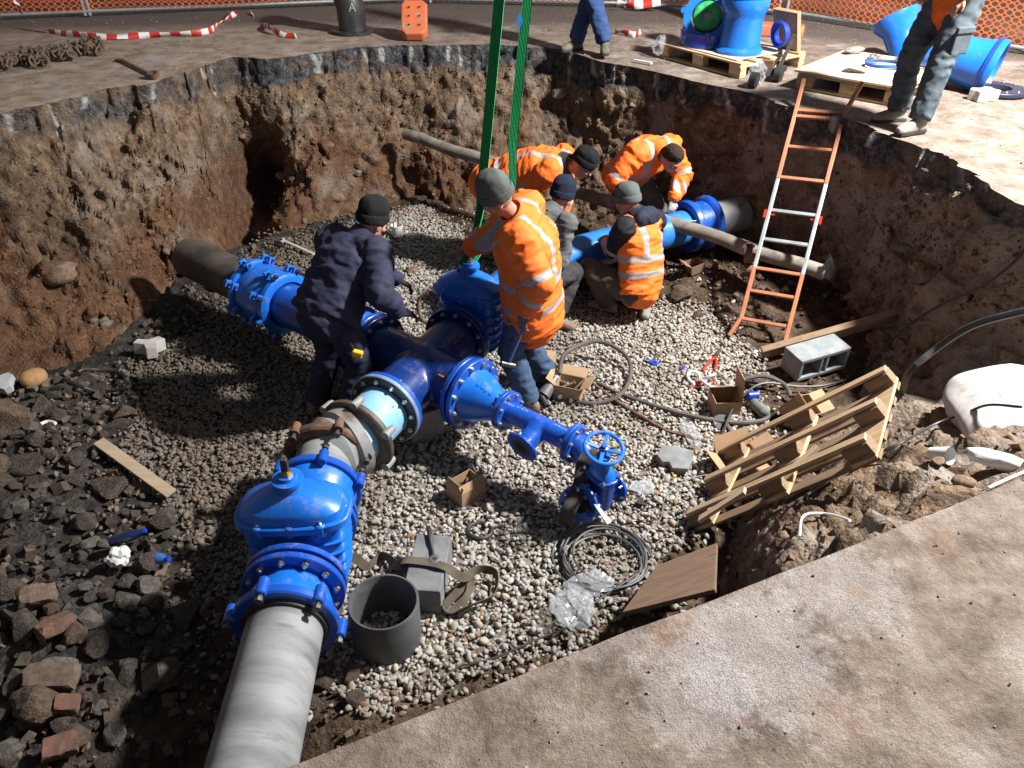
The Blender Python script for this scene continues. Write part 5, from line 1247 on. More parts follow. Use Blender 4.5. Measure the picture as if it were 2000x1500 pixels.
for u, v, lb, m, w in ((1276, 712, 'torn blue plastic scrap on the gravel beside the hose loop', 'blue_plastic', .04), (1332, 720, 'tiny blue plastic scrap on the gravel near the pliers', 'blue_plastic', .022), (1216, 824, 'yellow plastic cap on the gravel behind the handwheel', 'yel', .012), (1318, 926, 'yellow plastic cap on the gravel below the broken paver', 'yel', .013), (880, 880, 'torn beige card scrap between cross and bolt box', 'crd', .03)):
    mm = MATS['blue_plastic'] if m == 'blue_plastic' else (mat('yellow_plastic', (.6, .38, .03), .4) if m == 'yel' else CARD)
    crumple('litter', lb, fz(u, v, .025), (w, w * .7, w * .35), mm, u * .01, 'litter', .5, 2)
# pavers, bucket, wrench, ring tube
def paver_poly(s=1.0):
    P = [(-.1, -.05), (-.06, -.08), (0, -.055), (.06, -.08), (.1, -.05), (.085, 0), (.1, .05), (.06, .08), (0, .055), (-.06, .08), (-.1, .05), (-.085, 0)]; return [V(x * s, y * s, 0) for x, y in P]
def paver(label, c, rz, rx, m, s=1.0, poly=None, h=.07):
    b = MB(); b.prism(poly or paver_poly(s), (0, 0, 1), h); o = b.obj('paver', m, bevel=.005); place(o, c, rz, rx); return tag(o, label, 'paver')
Yp = [V(-.03, -.12, 0), V(.05, -.12, 0), V(.055, -.03, 0), V(.13, .02, 0), V(.09, .09, 0), V(.01, .05, 0), V(-.07, .09, 0), V(-.11, .02, 0), V(-.035, -.03, 0)]
paver('pale three armed paving stone at the foot of the left bank', fz(296, 690, .02), 2.6, .15, PAV, poly=Yp, h=.1)
paver('grey ribbed paving stone at the left end of the pit beside the ochre stone', fz(14, 782, .06), .2, .3, mat('ribbed_paver', (.33, .35, .36), .85, col2=(.42, .43, .43), vscale=12, bump=.3), 1.0)
paver('broken dark grey paving stone on the gravel beside the plastic sleeve', fz(1318, 900, .01), -.35, .25, CONC, 1.15, [V(-.12, -.02, 0), V(-.07, -.07, 0), V(-.03, -.055, 0), V(.0, -.10, 0), V(.1, -.08, 0), V(.115, .01, 0), V(.1, .03, 0), V(.11, .08, 0), V(-.02, .085, 0), V(-.1, .07, 0)], .075)
bk = thing('paint_tub', 'small white plastic tub with a brush standing in it', 'tub', fz(777, 462)); p = fz(777, 462)
b = MB(); b.lathe(p, (0, 0, 1), [(0, .05), (.12, .062), (.122, .066), (.13, .066), (.13, .058), (.03, .05), (.03, .0005)], 24, True, False); part(bk, b, 'tub', PLAST); b = MB(); b.tube([p + V(0, 0, .04), p + V(.03, .02, .26)], [.012, .008], 8); part(bk, b, 'brush_handle', WOODB)
b = MB(); b.lathe(p + V(-.06, 0, .07), (0, 1, 0), [(-.01, .03), (.01, .03), (.01, .022), (-.01, .022)], 14, False, False, True); part(bk, b, 'grip', PLAST)
ow = thing('ring_spanner', 'big steel open ended spanner lying at the foot of the back wall', 'wrench', fz(575, 478, .05)); p, q = fz(556, 470, .07), fz(600, 492, .05); dd = (q - p).normalized()
b = MB(); b.beam(p, q + (q - p) * .3, .03, .014); part(ow, b, 'shank', WHP); b = MB()
for s_ in (-1, 1): b.beam(p + V(-.01, s_ * .02, 0), p - dd * .05 + V(0, s_ * .035, 0), .024, .016)
part(ow, b, 'jaw', WHP)
b = MB(); P = [fz(195 + 58 * math.cos(k * PI / 12) + 6 * math.sin(k), 752 + 26 * math.sin(k * PI / 12), .06 + .03 * math.sin(k * .9)) for k in range(24)]; b.tube(P, .014, 8, closed=True); tag(b.obj('rubber_hoop', RUBBER), 'black rubber hoop lying on the rubble below the left bank', 'hoop')
crumple('rag', 'crumpled brown cloth rag on the gravel behind the valve', fz(805, 527, .02), (.07, .05, .03), mat('brown_rag', (.12, .075, .055), .9, col2=(.2, .15, .12), vscale=10), 9, 'rag', .4, 3)
b = MB(); P = [fz(838 + 20 * math.cos(k * PI / 12), 600 + 32 * math.sin(k * PI / 12), .02) for k in range(24)]; b.tube(P, .012, 8, closed=True); tag(b.obj('iron_ring', RUST), 'thin rusty ring lying beside the deep blue valve', 'ring')
b = MB(); P = [fz(95 + k * 4, 856 + (k - 4) ** 2 * .5, .1) for k in range(8)]; b.tube(P, .011, 6); tag(b.obj('pipe_scrap', PLAST), 'curved white plastic scrap on the rubble', 'scrap')
# white sack and litter on the bank
def sack():
    c = wp(1958, 792); a1 = (wp(1995, 850) - wp(1900, 730)).normalized(); nrm_ = Vector((-.45, .15, .88)).normalized(); a1 = (a1 - nrm_ * a1.dot(nrm_)).normalized(); a2 = nrm_.cross(a1); b = MB(); rings = []; NA = 72
    for r in (1.0, .995, .97, .92, .85, .75, .63, .5, .37, .24, .12, .02):
        ring = []
        for k in range(NA):
            th = 2 * PI * k / NA; ct, st = math.cos(th), math.sin(th); R0 = 1 / ((abs(ct) / .40) ** 3 + (abs(st) / .27) ** 3) ** (1 / 3); R0 *= 1 + .16 * mnoise.noise(Vector((ct * 1.3, st * 1.3, 4)))
            x, y = R0 * r * ct, R0 * r * st; h = .085 * (1 - r ** 3) ** .55 if r < 1 else 0; h *= 1 + .35 * mnoise.noise(Vector((x * 3.5, y * 3.5, 1)))
            h += (.026 * (.2 - abs(mnoise.noise(Vector((x * 3 + y * 5, y * 3 - x * 2, 7))))) + .012 * (.2 - abs(mnoise.noise(Vector((th * 2.2, r * 1.4, 3)))))) * (1 if r < .97 else .2)
            ring.append(c + a1 * x + a2 * y + nrm_ * (h + (.03 if r < .999 else -.05)))
        rings.append(ring)
    b.ringface(rings, True, True); o = b.obj('white_sack', mat('woven_white', (.42, .415, .4), .65, col2=(.48, .47, .46), vscale=6, bump=.2, bscale=200, bdist=.002, dirt=(.3, .26, .21), dscale=6, dlo=.58, dhi=.75), sharp=70); return tag(o, 'big crumpled white woven sack lying on the earth bank', 'sack')
sack()
for u, v, lb, d in ((1820, 890, 'tilted grey white plastic cup lying on the bank', (.5, -.8, .5)), (1880, 905, 'clear plastic cup lying between white cup and bundle', (-.6, -.7, .5))):
    c_ = wp(u, v, .05); b = MB(); b.lathe(c_, d, [(0, .0005), (0, .03), (.1, .045), (.103, .045), (.1, .042), (.004, .027)], 24, False, False); tag(b.obj('plastic_cup', mat('cup_white', (.55, .54, .53), .4) if u < 1850 else FILM), lb, 'cup')
crumple('paper_bundle', 'white rolled plastic bundle lying on the bank below the sack', wp(1945, 905, .05), (.14, .045, .04), PLAST, 12, 'bundle', .25, 3, -.5)
# green lifting slings
GRN = mat('green_webbing', (.022, .42, .15), .7, col2=(.012, .27, .095), vscale=40, bump=.6, bscale=220, bdist=.004, stretch=(6, 6, .3))
def sling(label, p0, p1, p2, p3, tw):
    P = [p0, p1, p2, p3]; up_ = (p0 - p1).normalized(); P = [p0 + up_ * 3.2] + P
    C = catmull(P, 14); b = MB(); n = len(C); rings = []
    for k, p in enumerate(C):
        t = k / (n - 1); w = .031 * (1 - .6 * max(0, (t - .5) / .5) ** 1.3); an = tw + .9 * max(0, t - .55) * 2.2; d = V(math.cos(an), -math.sin(an), 0); e = V(math.sin(an), math.cos(an), 0)
        ring = []
        for j in range(13): x = -1 + j / 6; ring.append(p + d * w * x + e * (.006 + .005 * math.cos(j * PI)))
        for j in range(13): x = 1 - j / 6; ring.append(p + d * w * x - e * (.006 + .005 * math.cos(j * PI)))
        rings.append(ring)
    b.ringface(rings, True, True, True); return tag(b.obj('lifting_sling', GRN, sharp=40), label, 'sling')
vn = V2 + V(-.03, .03, .42)
sling('broad green lifting sling hanging down to the deep blue valve', at_y(975, 0, 4.95), at_y(944, 335, 5.02), at_y(932, 440, 5.06), vn + V(-.05, -.02, .02), .1)
sling('second green lifting sling hanging behind the grey hat', at_y(1030, 0, 5.55), at_y(1004, 250, 5.55), at_y(992, 400, 5.4), vn + V(.04, .06, .02), -.1)
b = MB(); p = at_y(1015, 40, 5.5); b.prism([p + V(-.022, 0, 0), p + V(0, 0, .05), p + V(.02, 0, .0), p + V(0, 0, -.06)], (0, 1, 0), .002); tag(b.obj('sling_label', mat('sling_tag', (.03, .25, .7), .5)), 'light blue tag on the second green sling', 'tag')
# ------------------------------------------------------------------ behind the pit: fence, tape, pallets, fittings
def g0(u, v, dz=0.0): p = at(u, v, 0); p.z = .003 + dz; return p
NET = mat('orange_netting', (.62, .12, .02), .6, col2=(.52, .09, .015), vscale=6); FRM = mat('galvanised_tube', (.5, .51, .52), .4, .6, col2=(.4, .41, .42), vscale=12)
ORB = mat('orange_plastic_foot', (.55, .13, .05), .6, col2=(.46, .11, .045), vscale=8, dirt=(.35, .2, .13), dscale=8)
def fence_panel(a, b_, label, zb=.07, net_h=1.0, H=2.0, cell=(.085, .062)):
    a = Vector(a); b_ = Vector(b_); L = (b_ - a).length; d = (b_ - a).normalized(); nrm = V(-d.y, d.x, 0)
    t = thing('net_fence', label, 'fence', a)
    q = MB(); q.tube([a + V(0, 0, zb), b_ + V(0, 0, zb)], .021, 8); part(t, q, 'bottom_rail', FRM)
    q = MB(); q.tube([a + V(0, 0, H), b_ + V(0, 0, H)], .021, 8); part(t, q, 'top_rail', FRM)
    for p in (a + d * .03, b_ - d * .03): q = MB(); q.tube([p + V(0, 0, .02), p + V(0, 0, H)], .021, 8); part(t, q, 'post', FRM)
    nx, nz_ = int(L / cell[0]), int(net_h / cell[1]); cw = L / nx; ch = net_h / nz_
    vs_, fs = [], []
    # one cell: rectangle border with an oval hole
    N = 8; ring = [(math.cos(2 * PI * (k + .5) / N) * .80, math.sin(2 * PI * (k + .5) / N) * .80) for k in range(N)]
    sq = []
    for x, y in ring:
        s_ = max(abs(x), abs(y)); sq.append((x / s_, y / s_))
    off = 0
    for i in range(nx):
        for j in range(nz_):
            cx, cz = (i + .5) * cw, zb + .02 + (j + .5) * ch
            for P in (sq, ring):
                for x, y in P:
                    px, pz = cx + x * cw / 2, cz + y * ch / 2; sag = .02 * math.sin(px * 2.1 + 1) + .012 * math.sin(px * 5 + pz * 4)
                    w = a + d * px + nrm * (sag - .03); vs_.append((w.x, w.y, pz + .012 * math.sin(px * 3.1)))
            for k in range(N): fs.append((off + k, off + (k + 1) % N, off + N + (k + 1) % N, off + N + k))
            off += 2 * N
    o = npmesh('netting', np.array(vs_), np.array(fs), NET, False); adopt(t, o)
    sm = o.modifiers.new('thick', 'SOLIDIFY'); sm.thickness = .004
    return t
FP_ = [V(-9.2, 10.1, 0), V(-5.6, 11.1, 0), V(-1.5, 12.15, 0), V(-1.2, 12.15, 0), V(1.6, 11.75, 0), V(3.55, 11.15, 0), V(5.6, 8.75, 0), V(7.6, 6.6, 0)]
fence_panel(FP_[0], FP_[1], 'orange net fence panel at the far end of the row beside the chain'); fence_panel(FP_[1], FP_[2], 'orange net fence panel behind the sagging barrier tape')
fence_panel(FP_[3], FP_[4], 'orange net fence panel behind the man in blue jeans'); fence_panel(FP_[4], FP_[5], 'orange net fence panel behind the pallet of blue fittings')
fence_panel(FP_[5] + V(.05, -.03, 0), FP_[6], 'orange net fence panel behind the man in dark work trousers', .07, 1.15); fence_panel(FP_[6] + V(.05, -.05, 0), FP_[7], 'last orange net fence panel past the blue bends')
def foot(label, c, rz, L=.62, w=.24, h=.13, tilt=0.0):
    t = thing('fence_ballast', label, 'fence foot', c); M = Matrix.Rotation(rz, 3, 'Z') @ Matrix.Rotation(tilt, 3, 'Y'); UP = M @ V(0, 0, 1); c = c + V(0, 0, abs(math.sin(tilt)) * L / 2); b = MB(); P = []
    for x, y in ((-L / 2, -w / 2 + .05), (-L / 2 + .06, -w / 2), (L / 2 - .06, -w / 2), (L / 2, -w / 2 + .05), (L / 2, w / 2 - .05), (L / 2 - .06, w / 2), (-L / 2 + .06, w / 2), (-L / 2, w / 2 - .05)): P.append(c + M @ V(x, y, 0))
    b.prism(P, UP, h); part(t, b, 'block', ORB, .02)
    for k in range(6):
        x = -L / 2 + .12 + (L - .24) * (k // 2) / 2; y = (-.06 if k % 2 else .06); q = MB(); q.lathe(c + M @ V(x, y, h + .001), UP, [(0, .024), (.006, .024), (.006, .016), (.0, .016)], 12, False, False, True); part(t, q, 'hole_rim', ORB)
        q = MB(); q.lathe(c + M @ V(x, y, h + .0015), UP, [(0, .016), (.001, .0005)], 12, False, False); part(t, q, 'hole', MATS['bore_black'])
foot('orange plastic fence foot standing alone by the black flanged bend', g0(812, 74), 1.62, .5, .3, .12, -.62); foot('orange plastic fence foot behind the pallet of blue fittings', g0(1515, 70), -.35, .62, .24, .13)
for u in (803, 822):
    b = MB(); p = g0(u, 40); b.tube([p + V(0, 0, .1), p + V(0, .03, 2.0)], .021, 8); tag(b.obj('steel_pole', FRM), 'galvanised post in the lone orange foot, ' + ('nearer the black bend' if u < 810 else 'nearer the green slings'), 'post')
b = MB(); p = g0(1437, 48); b.tube([p, p + V(.02, .0, 2.0)], .021, 8); tag(b.obj('steel_pole', FRM), 'galvanised post behind the tall blue collar', 'post')
# barrier tape
def tape_mat():
    t = NT('red_white_tape'); s_ = t.attr('along'); w = t.math('FRACT', t.math('MULTIPLY', s_, 4.2)); t.base(t.mix(t.math('GREATER_THAN', w, .5), (.7, .69, .67), (.55, .035, .025))); t.set(rough=.5); return t.m
TAPE = tape_mat()
def tape(label, pts, hw=.035, ups=None):
    C = catmull(pts, 10); vs_, al, fs = [], [], []; acc = 0
    for k, p in enumerate(C):
        if k: acc += (p - C[k - 1]).length
        d = (C[min(k + 1, len(C) - 1)] - C[max(k - 1, 0)]).normalized(); an = .6 * math.sin(k * .33) + .4 * math.sin(k * .13 + 1); s_ = d.cross(V(0, 0, 1)); s_ = s_.normalized() if s_.length > .1 else V(1, 0, 0); u = s_.cross(d); w = (u * math.cos(an) + s_ * math.sin(an)) * hw
        for q in (p - w, p + w): vs_.append(q); al.append(acc)
        if k: n = 2 * k; fs.append((n - 2, n - 1, n + 1, n))
    o = npmesh('barrier_tape', np.array([tuple(v) for v in vs_]), np.array(fs), TAPE, True, {'along': al}); sm = o.modifiers.new('t', 'SOLIDIFY'); sm.thickness = .001
    return tag(o, label, 'tape')
tape('red and white barrier tape sagging from the fence onto the road', [at_y(58, 40, 10.2), at_y(100, 62, 10.0), g0(150, 74, .04), g0(210, 78, .03), g0(300, 74, .03), g0(400, 70, .04), at_y(430, 45, 10.6), at_y(462, 24, 11.2)])
tape('red and white tape end dropping from the fence rail', [at_y(492, 24, 11.3), at_y(508, 48, 10.8), g0(525, 62, .06), g0(548, 72, .03), g0(580, 76, .02)])
tape('short red and white tape hanging on the net above the chain', [at_y(30, 0, 10.6), at_y(36, 14, 10.5), at_y(44, 24, 10.4)])
tape('red and white tape draped on the net beside the blue jeans', [at_y(1205, 6, 11.5), at_y(1240, 9, 11.5), at_y(1290, 2, 11.45)], .06); tape('red and white tape scrap lying beside the boots of the man in jeans', [g0(1200, 65, .03), g0(1222, 70, .03), g0(1240, 74, .03), g0(1252, 66, .03)])
# chain heap, wrench
ch = thing('chain_heap', 'heap of rusty lifting chain lying on the road', 'chain', g0(100, 118)); rng = random.Random(8); lk = MB(); lk.tube([V(.035 * math.cos(k * PI / 6) * (1), .02 * math.sin(k * PI / 6) + (.0), 0) for k in range(12)], .0085, 6, closed=True); lo_ = lk.obj('link', mat('rusty_chain', (.10, .07, .05), .75, .3, col2=(.15, .105, .075), vscale=15)); lme = lo_.data; bpy.data.objects.remove(lo_)
for k in range(150):
    t = rng.random(); u = 5 + 195 * t; v = 132 - 34 * t + rng.gauss(0, 6) ; o = bpy.data.objects.new('link', lme); COL.objects.link(o); p = g0(u, v, .02 + max(0, .06 - abs(rng.gauss(0, .03)))); o.location = p - ch.location; o.parent = ch; o.rotation_euler = (rng.uniform(0, 3), rng.uniform(0, 3), rng.uniform(0, 6)); o.scale = (1.35,) * 3
b = MB(); b.torus(g0(82, 132, .04), (.2, -.6, .8), .075, .018, 24, 8); part(ch, b, 'lifting_ring', MATS['rusty_chain'])
sp_ = thing('road_spanner', 'long rusty spanner lying at the edge of the pit', 'wrench', g0(280, 140)); p, q = g0(240, 122, .02), g0(300, 152, .02)
b = MB(); b.beam(p, q, .03, .018); part(sp_, b, 'shank', RUST); b = MB(); b.lathe(q + V(.03, -.05, .02), (0, -.2, 1), [(-.02, .055), (.02, .055), (.02, .03), (-.02, .03)], 20, False, False, True); part(sp_, b, 'ring', RUST); b = MB(); b.beam(p, p + V(-.07, .03, 0), .06, .018); part(sp_, b, 'jaw', RUST)
# black flanged bend standing on its flange
BLK = mat('black_bitumen', (.016, .017, .019), .45, col2=(.035, .036, .038), vscale=6); bc = g0(690, 64); bb = thing('flanged_bend', 'black flanged bend standing upright on the road', 'pipe fitting', bc)
b = MB(); P = [bc + V(0, 0, .02), bc + V(0, 0, .18), bc + V(-.01, -.0, .32), bc + V(-.06, .02, .45), bc + V(-.13, .05, .53)]; b.tube(catmull(P, 5), .165, 32, False); part(bb, b, 'bend', BLK)
flange(bb, bc + V(0, 0, .02), (0, 0, 1), .26, .12, .035, BLK, 0); flange(bb, bc + V(-.15, .055, .555), V(-.75, .28, .72), .235, .13, .035, BLK, 0)
b = MB(); 
for x0, x1 in (((-.035, 0), (0, .09)), ((0, .09), (.035, 0)), ((-.02, .035), (.02, .035))): b.beam(bc + V(x0[0] + .05, -.167, .26 + x0[1]), bc + V(x1[0] + .05, -.167, .26 + x1[1]), .004, .006, (0, 1, 0))
part(bb, b, 'chalk_letter', PLAST)
# pallet with blue fittings
f1 = V(.55, -.83, 0).normalized(); d1 = V(.83, .55, 0); P1_ = g0(1284, 112, 0)
pallet('pallet', 'wooden pallet carrying blue fittings next to the pit edge', P1_, f1, d1, (0, 0, 1), 1.15, .95)
pc = lambda x, y, z=.146: P1_ + f1 * x + d1 * y + V(0, 0, z)
b = MB(); b.box(pc(.55, .42, .149), (1.0, .75, .005), mtx(f1, d1, (0, 0, 1))); tag(b.obj('card_sheet', mat('pale_card', (.5, .4, .3), .9)), 'pale card sheet under the blue fittings on the pallet', 'sheet')
BL3 = paint_mat('fitting_blue', (.012, .16, .62), .28, .1, (.01, .12, .55)); BL4 = paint_mat('fitting_deep_blue', (.015, .05, .38), .35, .1)
def collar(name, label, c, prof, m, ax=(0, 0, 1), seal=None, n=40):
    t = thing(name, label, 'pipe fitting', c); b = MB(); b.lathe(c, ax, prof, n, False, False, True); part(t, b, 'body', m)
    if seal: b = MB(); b.lathe(Vector(c) + Vector(ax).normalized() * seal[0], ax, [(0, seal[1]), (.0, seal[2]), (.02, seal[2]), (.02, seal[1])], n, False, False, True); part(t, b, 'rubber_seal', RUBBER)
    return t
c1 = pc(.80, .34, .153); collar('pipe_collar', 'tall blue pipe collar with black seal standing on the pallet', c1, [(0, .215), (.0, .23), (.03, .235), (.06, .2), (.12, .195), (.3, .19), (.36, .2), (.4, .225), (.5, .23), (.52, .22), (.52, .205), (.4, .2), (.36, .175), (0, .175)], BL3, seal=(.505, .17, .235))
c2 = pc(.36, .34, .153); tr = thing('gland_ring', 'flat deep blue notched ring lying on the pallet', 'pipe ring', c2)
b = MB(); b.lathe(c2, (0, 0, 1), [(0, .27), (0, .285), (.02, .29), (.05, .28), (.11, .28), (.13, .285), (.13, .25), (.11, .235), (.0, .235)], 48, False, False, True); part(tr, b, 'ring', BL4)
for k in range(6): an = k * PI / 3 + .3; b = MB(); b.cyl(c2 + V(.265 * math.cos(an), .265 * math.sin(an), .1), c2 + V(.265 * math.cos(an), .265 * math.sin(an), .155), .035, n=12); part(tr, b, 'lug', BL4)
c3 = pc(.36, .30, .40); ad3 = V(-.25, -.85, .35).normalized(); ft = thing('bell_fitting', 'big blue bell fitting lying tilted in the flat ring', 'pipe fitting', c3)
b = MB(); b.lathe(c3, ad3, [(-.3, .15), (-.28, .17), (-.1, .17), (0, .21), (.06, .235), (.1, .235), (.1, .16), (.0, .15), (-.28, .14)], 40, False, False, True); part(ft, b, 'bell', BL3)
for k in range(6): an = k * PI / 3; e1 = ad3.orthogonal().normalized(); e2 = ad3.cross(e1); p = c3 + ad3 * .07 + (e1 * math.cos(an) + e2 * math.sin(an)) * .245; b = MB(); b.cyl(p - ad3 * .05, p + ad3 * .035, .03, n=12); part(ft, b, 'lug', BL3)
gt = thing('green_tape_roll', 'roll of green plastic inside the bell fitting', 'roll', c3 + ad3 * .07); GRP = mat('green_plastic', (.02, .25, .07), .4, col2=(.05, .38, .14), vscale=16, bump=.3, bscale=30)
b = MB(); b.lathe(c3 + ad3 * .03, ad3, [(0, .05), (0, .14), (.07, .145), (.085, .13), (.09, .09), (.08, .055)], 36, False, False, True); part(gt, b, 'roll', GRP); b = MB(); b.lathe(c3 + ad3 * .035, ad3, [(0, .05), (.001, .0005)], 20, False, False); part(gt, b, 'core', PLAST)
c4 = pc(.2, .78, .153); collar('pipe_collar', 'blue necked fitting standing behind the bell fitting on the pallet', c4, [(0, .2), (.0, .22), (.3, .2), (.42, .14), (.52, .135), (.56, .165), (.6, .165), (.6, .13), (.42, .115), (0, .18)], BL3)
c5 = pc(1.0, .66, .153); rl = thing('blue_hose_coil', 'small coil of blue hose leaning on the tall collar', 'hose', c5); b = MB()
for k in range(4): b.torus(c5 + V(.0, .0, .16 + .0 * k) + V(.018 * k, .01 * k, 0), (.9, .3, .1), .12 - .008 * k, .012, 28, 8)
part(rl, b, 'coil', BL4)
b = MB(); b.box(pc(.95, .85, .3), (.3, .05, .45), mtx(f1, d1, (0, 0, 1)) @ Matrix.Rotation(.3, 3, 'X')); tag(b.obj('card_sheet', CARD), 'brown card leaning behind the tall blue collar', 'sheet')
b = MB(); p = g0(1418, 60); b.beam(p + V(0, 0, .0), p + V(.18, .05, 1.1), .22, .02, (0, 1, 0)); tag(b.obj('white_board', PLAST), 'white board standing upright behind the necked fitting', 'board')
crumple('plastic_film', 'torn clear wrapping film hanging on the pallet corner by the pit', g0(1292, 112, .1), (.08, .08, .1), FILM, 21, 'plastic film', .6, 3); crumple('plastic_film', 'torn clear wrapping film on the pallet corner beside the cart', g0(1475, 165, .09), (.08, .06, .09), FILM, 22, 'plastic film', .6, 3)
b = MB(); b.beam(g0(1238, 122, .02), g0(1272, 128, .02), .03, .02); tag(b.obj('plastic_strip', PLAST), 'white plastic strip lying at the pit edge', 'strip')
# second pallet with board
f2 = V(.74, -.67, 0).normalized(); d2_ = V(.67, .74, 0); P2_ = g0(1552, 174, 0)
pallet('pallet', 'wooden pallet under a pale plywood board behind the ladder', P2_, f2, d2_, (0, 0, 1), .95, 1.1)
pc2 = lambda x, y, z=.146: P2_ + f2 * x + d2_ * y + V(0, 0, z)
b = MB(); b.box(pc2(.47, .56, .158), (1.0, 1.15, .02), mtx(f2, d2_, (0, 0, 1))); tag(b.obj('plywood_board', PLY, bevel=.002), 'pale plywood board lying on the pallet behind the ladder', 'board')
q = pc2(.55, .62, .178); bl = thing('blue_cable_coil', 'coil of thin blue cable lying on the plywood board', 'cable', q); b = MB(); P = []
for k in range(5 * 20): t = k / 20 * 2 * PI; rr = .13 + .018 * math.sin(k * .31); P.append(q + V(rr * 1.25 * math.cos(t), rr * math.sin(t), .008 + .02 * (k / 100)))
b.tube(P, .008, 6); part(bl, b, 'coil', mat('blue_cable', (.02, .10, .45), .5))
b = MB(); b.tube(catmull([q + V(-.05, .1, .03), q + V(.12, .05, .04), q + V(.3, -.02, .02), q + V(.34, -.1, .01), q + V(.22, -.13, .012), q + V(.1, -.12, .012)], 6), .006, 6); tag(b.obj('grey_wire', CABG), 'grey wire trailing over the blue cable coil', 'wire')
for (x, y), s_, lb in (((.42, .22), (.13, .045, .03), 'flat dark stone lying at the front of the plywood board'), ):
    o = bpy.data.objects.new('flat_stone', RUB_ME[1]); COL.objects.link(o); o.location = pc2(x, y, .185); o.scale = s_; o.rotation_euler = (0, 0, -.35); tag(o, lb, 'stone')
crumple('work_glove', 'grey work glove lying at the back of the plywood board', pc2(.1, 1.0, .2), (.12, .05, .03), mat('glove_grey', (.2, .18, .16), .9), 31, 'glove', .3, 3, .5); crumple('work_glove', 'small crumpled grey glove beside the blue cable coil', pc2(.38, .82, .2), (.06, .05, .03), MATS['glove_grey'], 33, 'glove', .4, 3)
crumple('rag', 'pale crumpled rag hanging over the far side of the plywood board', pc2(.85, .98, .19), (.14, .1, .02), mat('pale_rag', (.42, .34, .27), .9), 35, 'rag', .3, 3)
# little cart between the pallets
ct = thing('hand_cart', 'small black hand cart between the two pallets', 'cart', g0(1500, 165)); p = g0(1500, 168)
for u, v in ((1470, 172), (1518, 160)):
    w = g0(u, v, .07); b = MB(); b.lathe(w, (.8, -.55, 0), [(-.03, .03), (-.03, .07), (.03, .07), (.03, .03)], 20); part(ct, b, 'wheel', RUBBER); b = MB(); b.lathe(w, (.8, -.55, 0), [(-.034, .035), (.034, .035)], 14); part(ct, b, 'hub', STEELD)
b = MB(); b.beam(g0(1470, 168, .08), g0(1530, 150, .08), .04, .05); part(ct, b, 'axle', STEELD); b = MB(); b.beam(g0(1515, 160, .1), g0(1545, 125, .35), .03, .03); part(ct, b, 'shaft', STEELD); b = MB(); b.box(g0(1494, 150, .1), (.12, .06, .1), Matrix.Rotation(-.5, 3, 'Z')); part(ct, b, 'brick_weight', BRICK)
# blue bends on the right
c6 = g0(1748, 118, .24); fa = thing('blue_bend', 'blue bend with a wide rim lying behind the dark work trousers', 'pipe fitting', c6); b = MB(); P = [c6 + V(.16, .1, .05), c6 + V(0, 0, 0), c6 + V(-.12, -.12, -.02), c6 + V(-.2, -.22, .02)]
b.lathe(c6, V(-.35, .5, .8), [(-.26, .2), (-.25, .215), (-.15, .17), (.05, .17), (.14, .23), (.2, .24), (.2, .2), (.05, .15), (-.24, .16)], 40, False, False, True); part(fa, b, 'bell', BL3)
c7 = g0(1868, 172, .24); fb = thing('blue_sleeve', 'large blue sleeve lying on its side with a strap', 'pipe fitting', c7); ax7 = V(.78, -.6, -.16).normalized()
b = MB(); b.lathe(c7, ax7, [(-.42, .2), (-.4, .215), (-.3, .19), (.0, .2), (.15, .225), (.24, .255), (.27, .255), (.27, .23), (.14, .2), (-.4, .18)], 44, False, False, True); part(fb, b, 'sleeve', BL3)
b = MB(); b.lathe(c7 + ax7 * .18, ax7, [(0, .244), (0, .252), (.035, .262), (.035, .254)], 40, False, False, True); part(fb, b, 'strap', BL4)
c8 = g0(1945, 182, .03); bf = thing('blank_flange', 'dark blue drilled flange lying flat on the road', 'flange', c8); flange(bf, c8, (0, 0, 1), .25, .12, .035, mat('dark_flange', (.02, .03, .06), .4), 12, BOLT_S, 1)
paver('pale ribbed paving stone lying beside the drilled flange', g0(1918, 196, 0), .3, 0, PAV, 1.15, None, .09)
# ------------------------------------------------------------------ the men
def ik(a, b, l1, l2, pole):
    d = b - a; L = min(d.length, (l1 + l2) * .998); dn = d.normalized(); x = (l1 * l1 - l2 * l2 + L * L) / (2 * L); h = math.sqrt(max(0, l1 * l1 - x * x))
    p = Vector(pole); p = p - dn * p.dot(dn); p.normalize(); return a + dn * x + p * h, a + dn * L
def ell_tube(mb, pts, side, rs, rf, n=20):
    """elliptic loft; side: vector or list; rs half width along side, rf half depth"""
    rings = []; k = len(pts)
    for i in range(k):
        d = (pts[min(i + 1, k - 1)] - pts[max(i - 1, 0)]).normalized(); s_ = Vector(side[i] if isinstance(side, list) else side); s_ = (s_ - d * s_.dot(d)).normalized(); f = d.cross(s_)
        rings.append([pts[i] + s_ * rs[i] * math.cos(2 * PI * j / n) + f * rf[i] * math.sin(2 * PI * j / n) for j in range(n)])
    d0 = (pts[0] - pts[1]).normalized(); d1 = (pts[-1] - pts[-2]).normalized()
    mb.ringface(rings, True, True); mb.sphere(pts[0], min(rs[0], rf[0]) * .97, 14, 8); mb.sphere(pts[-1], min(rs[-1], rf[-1]) * .97, 14, 8)
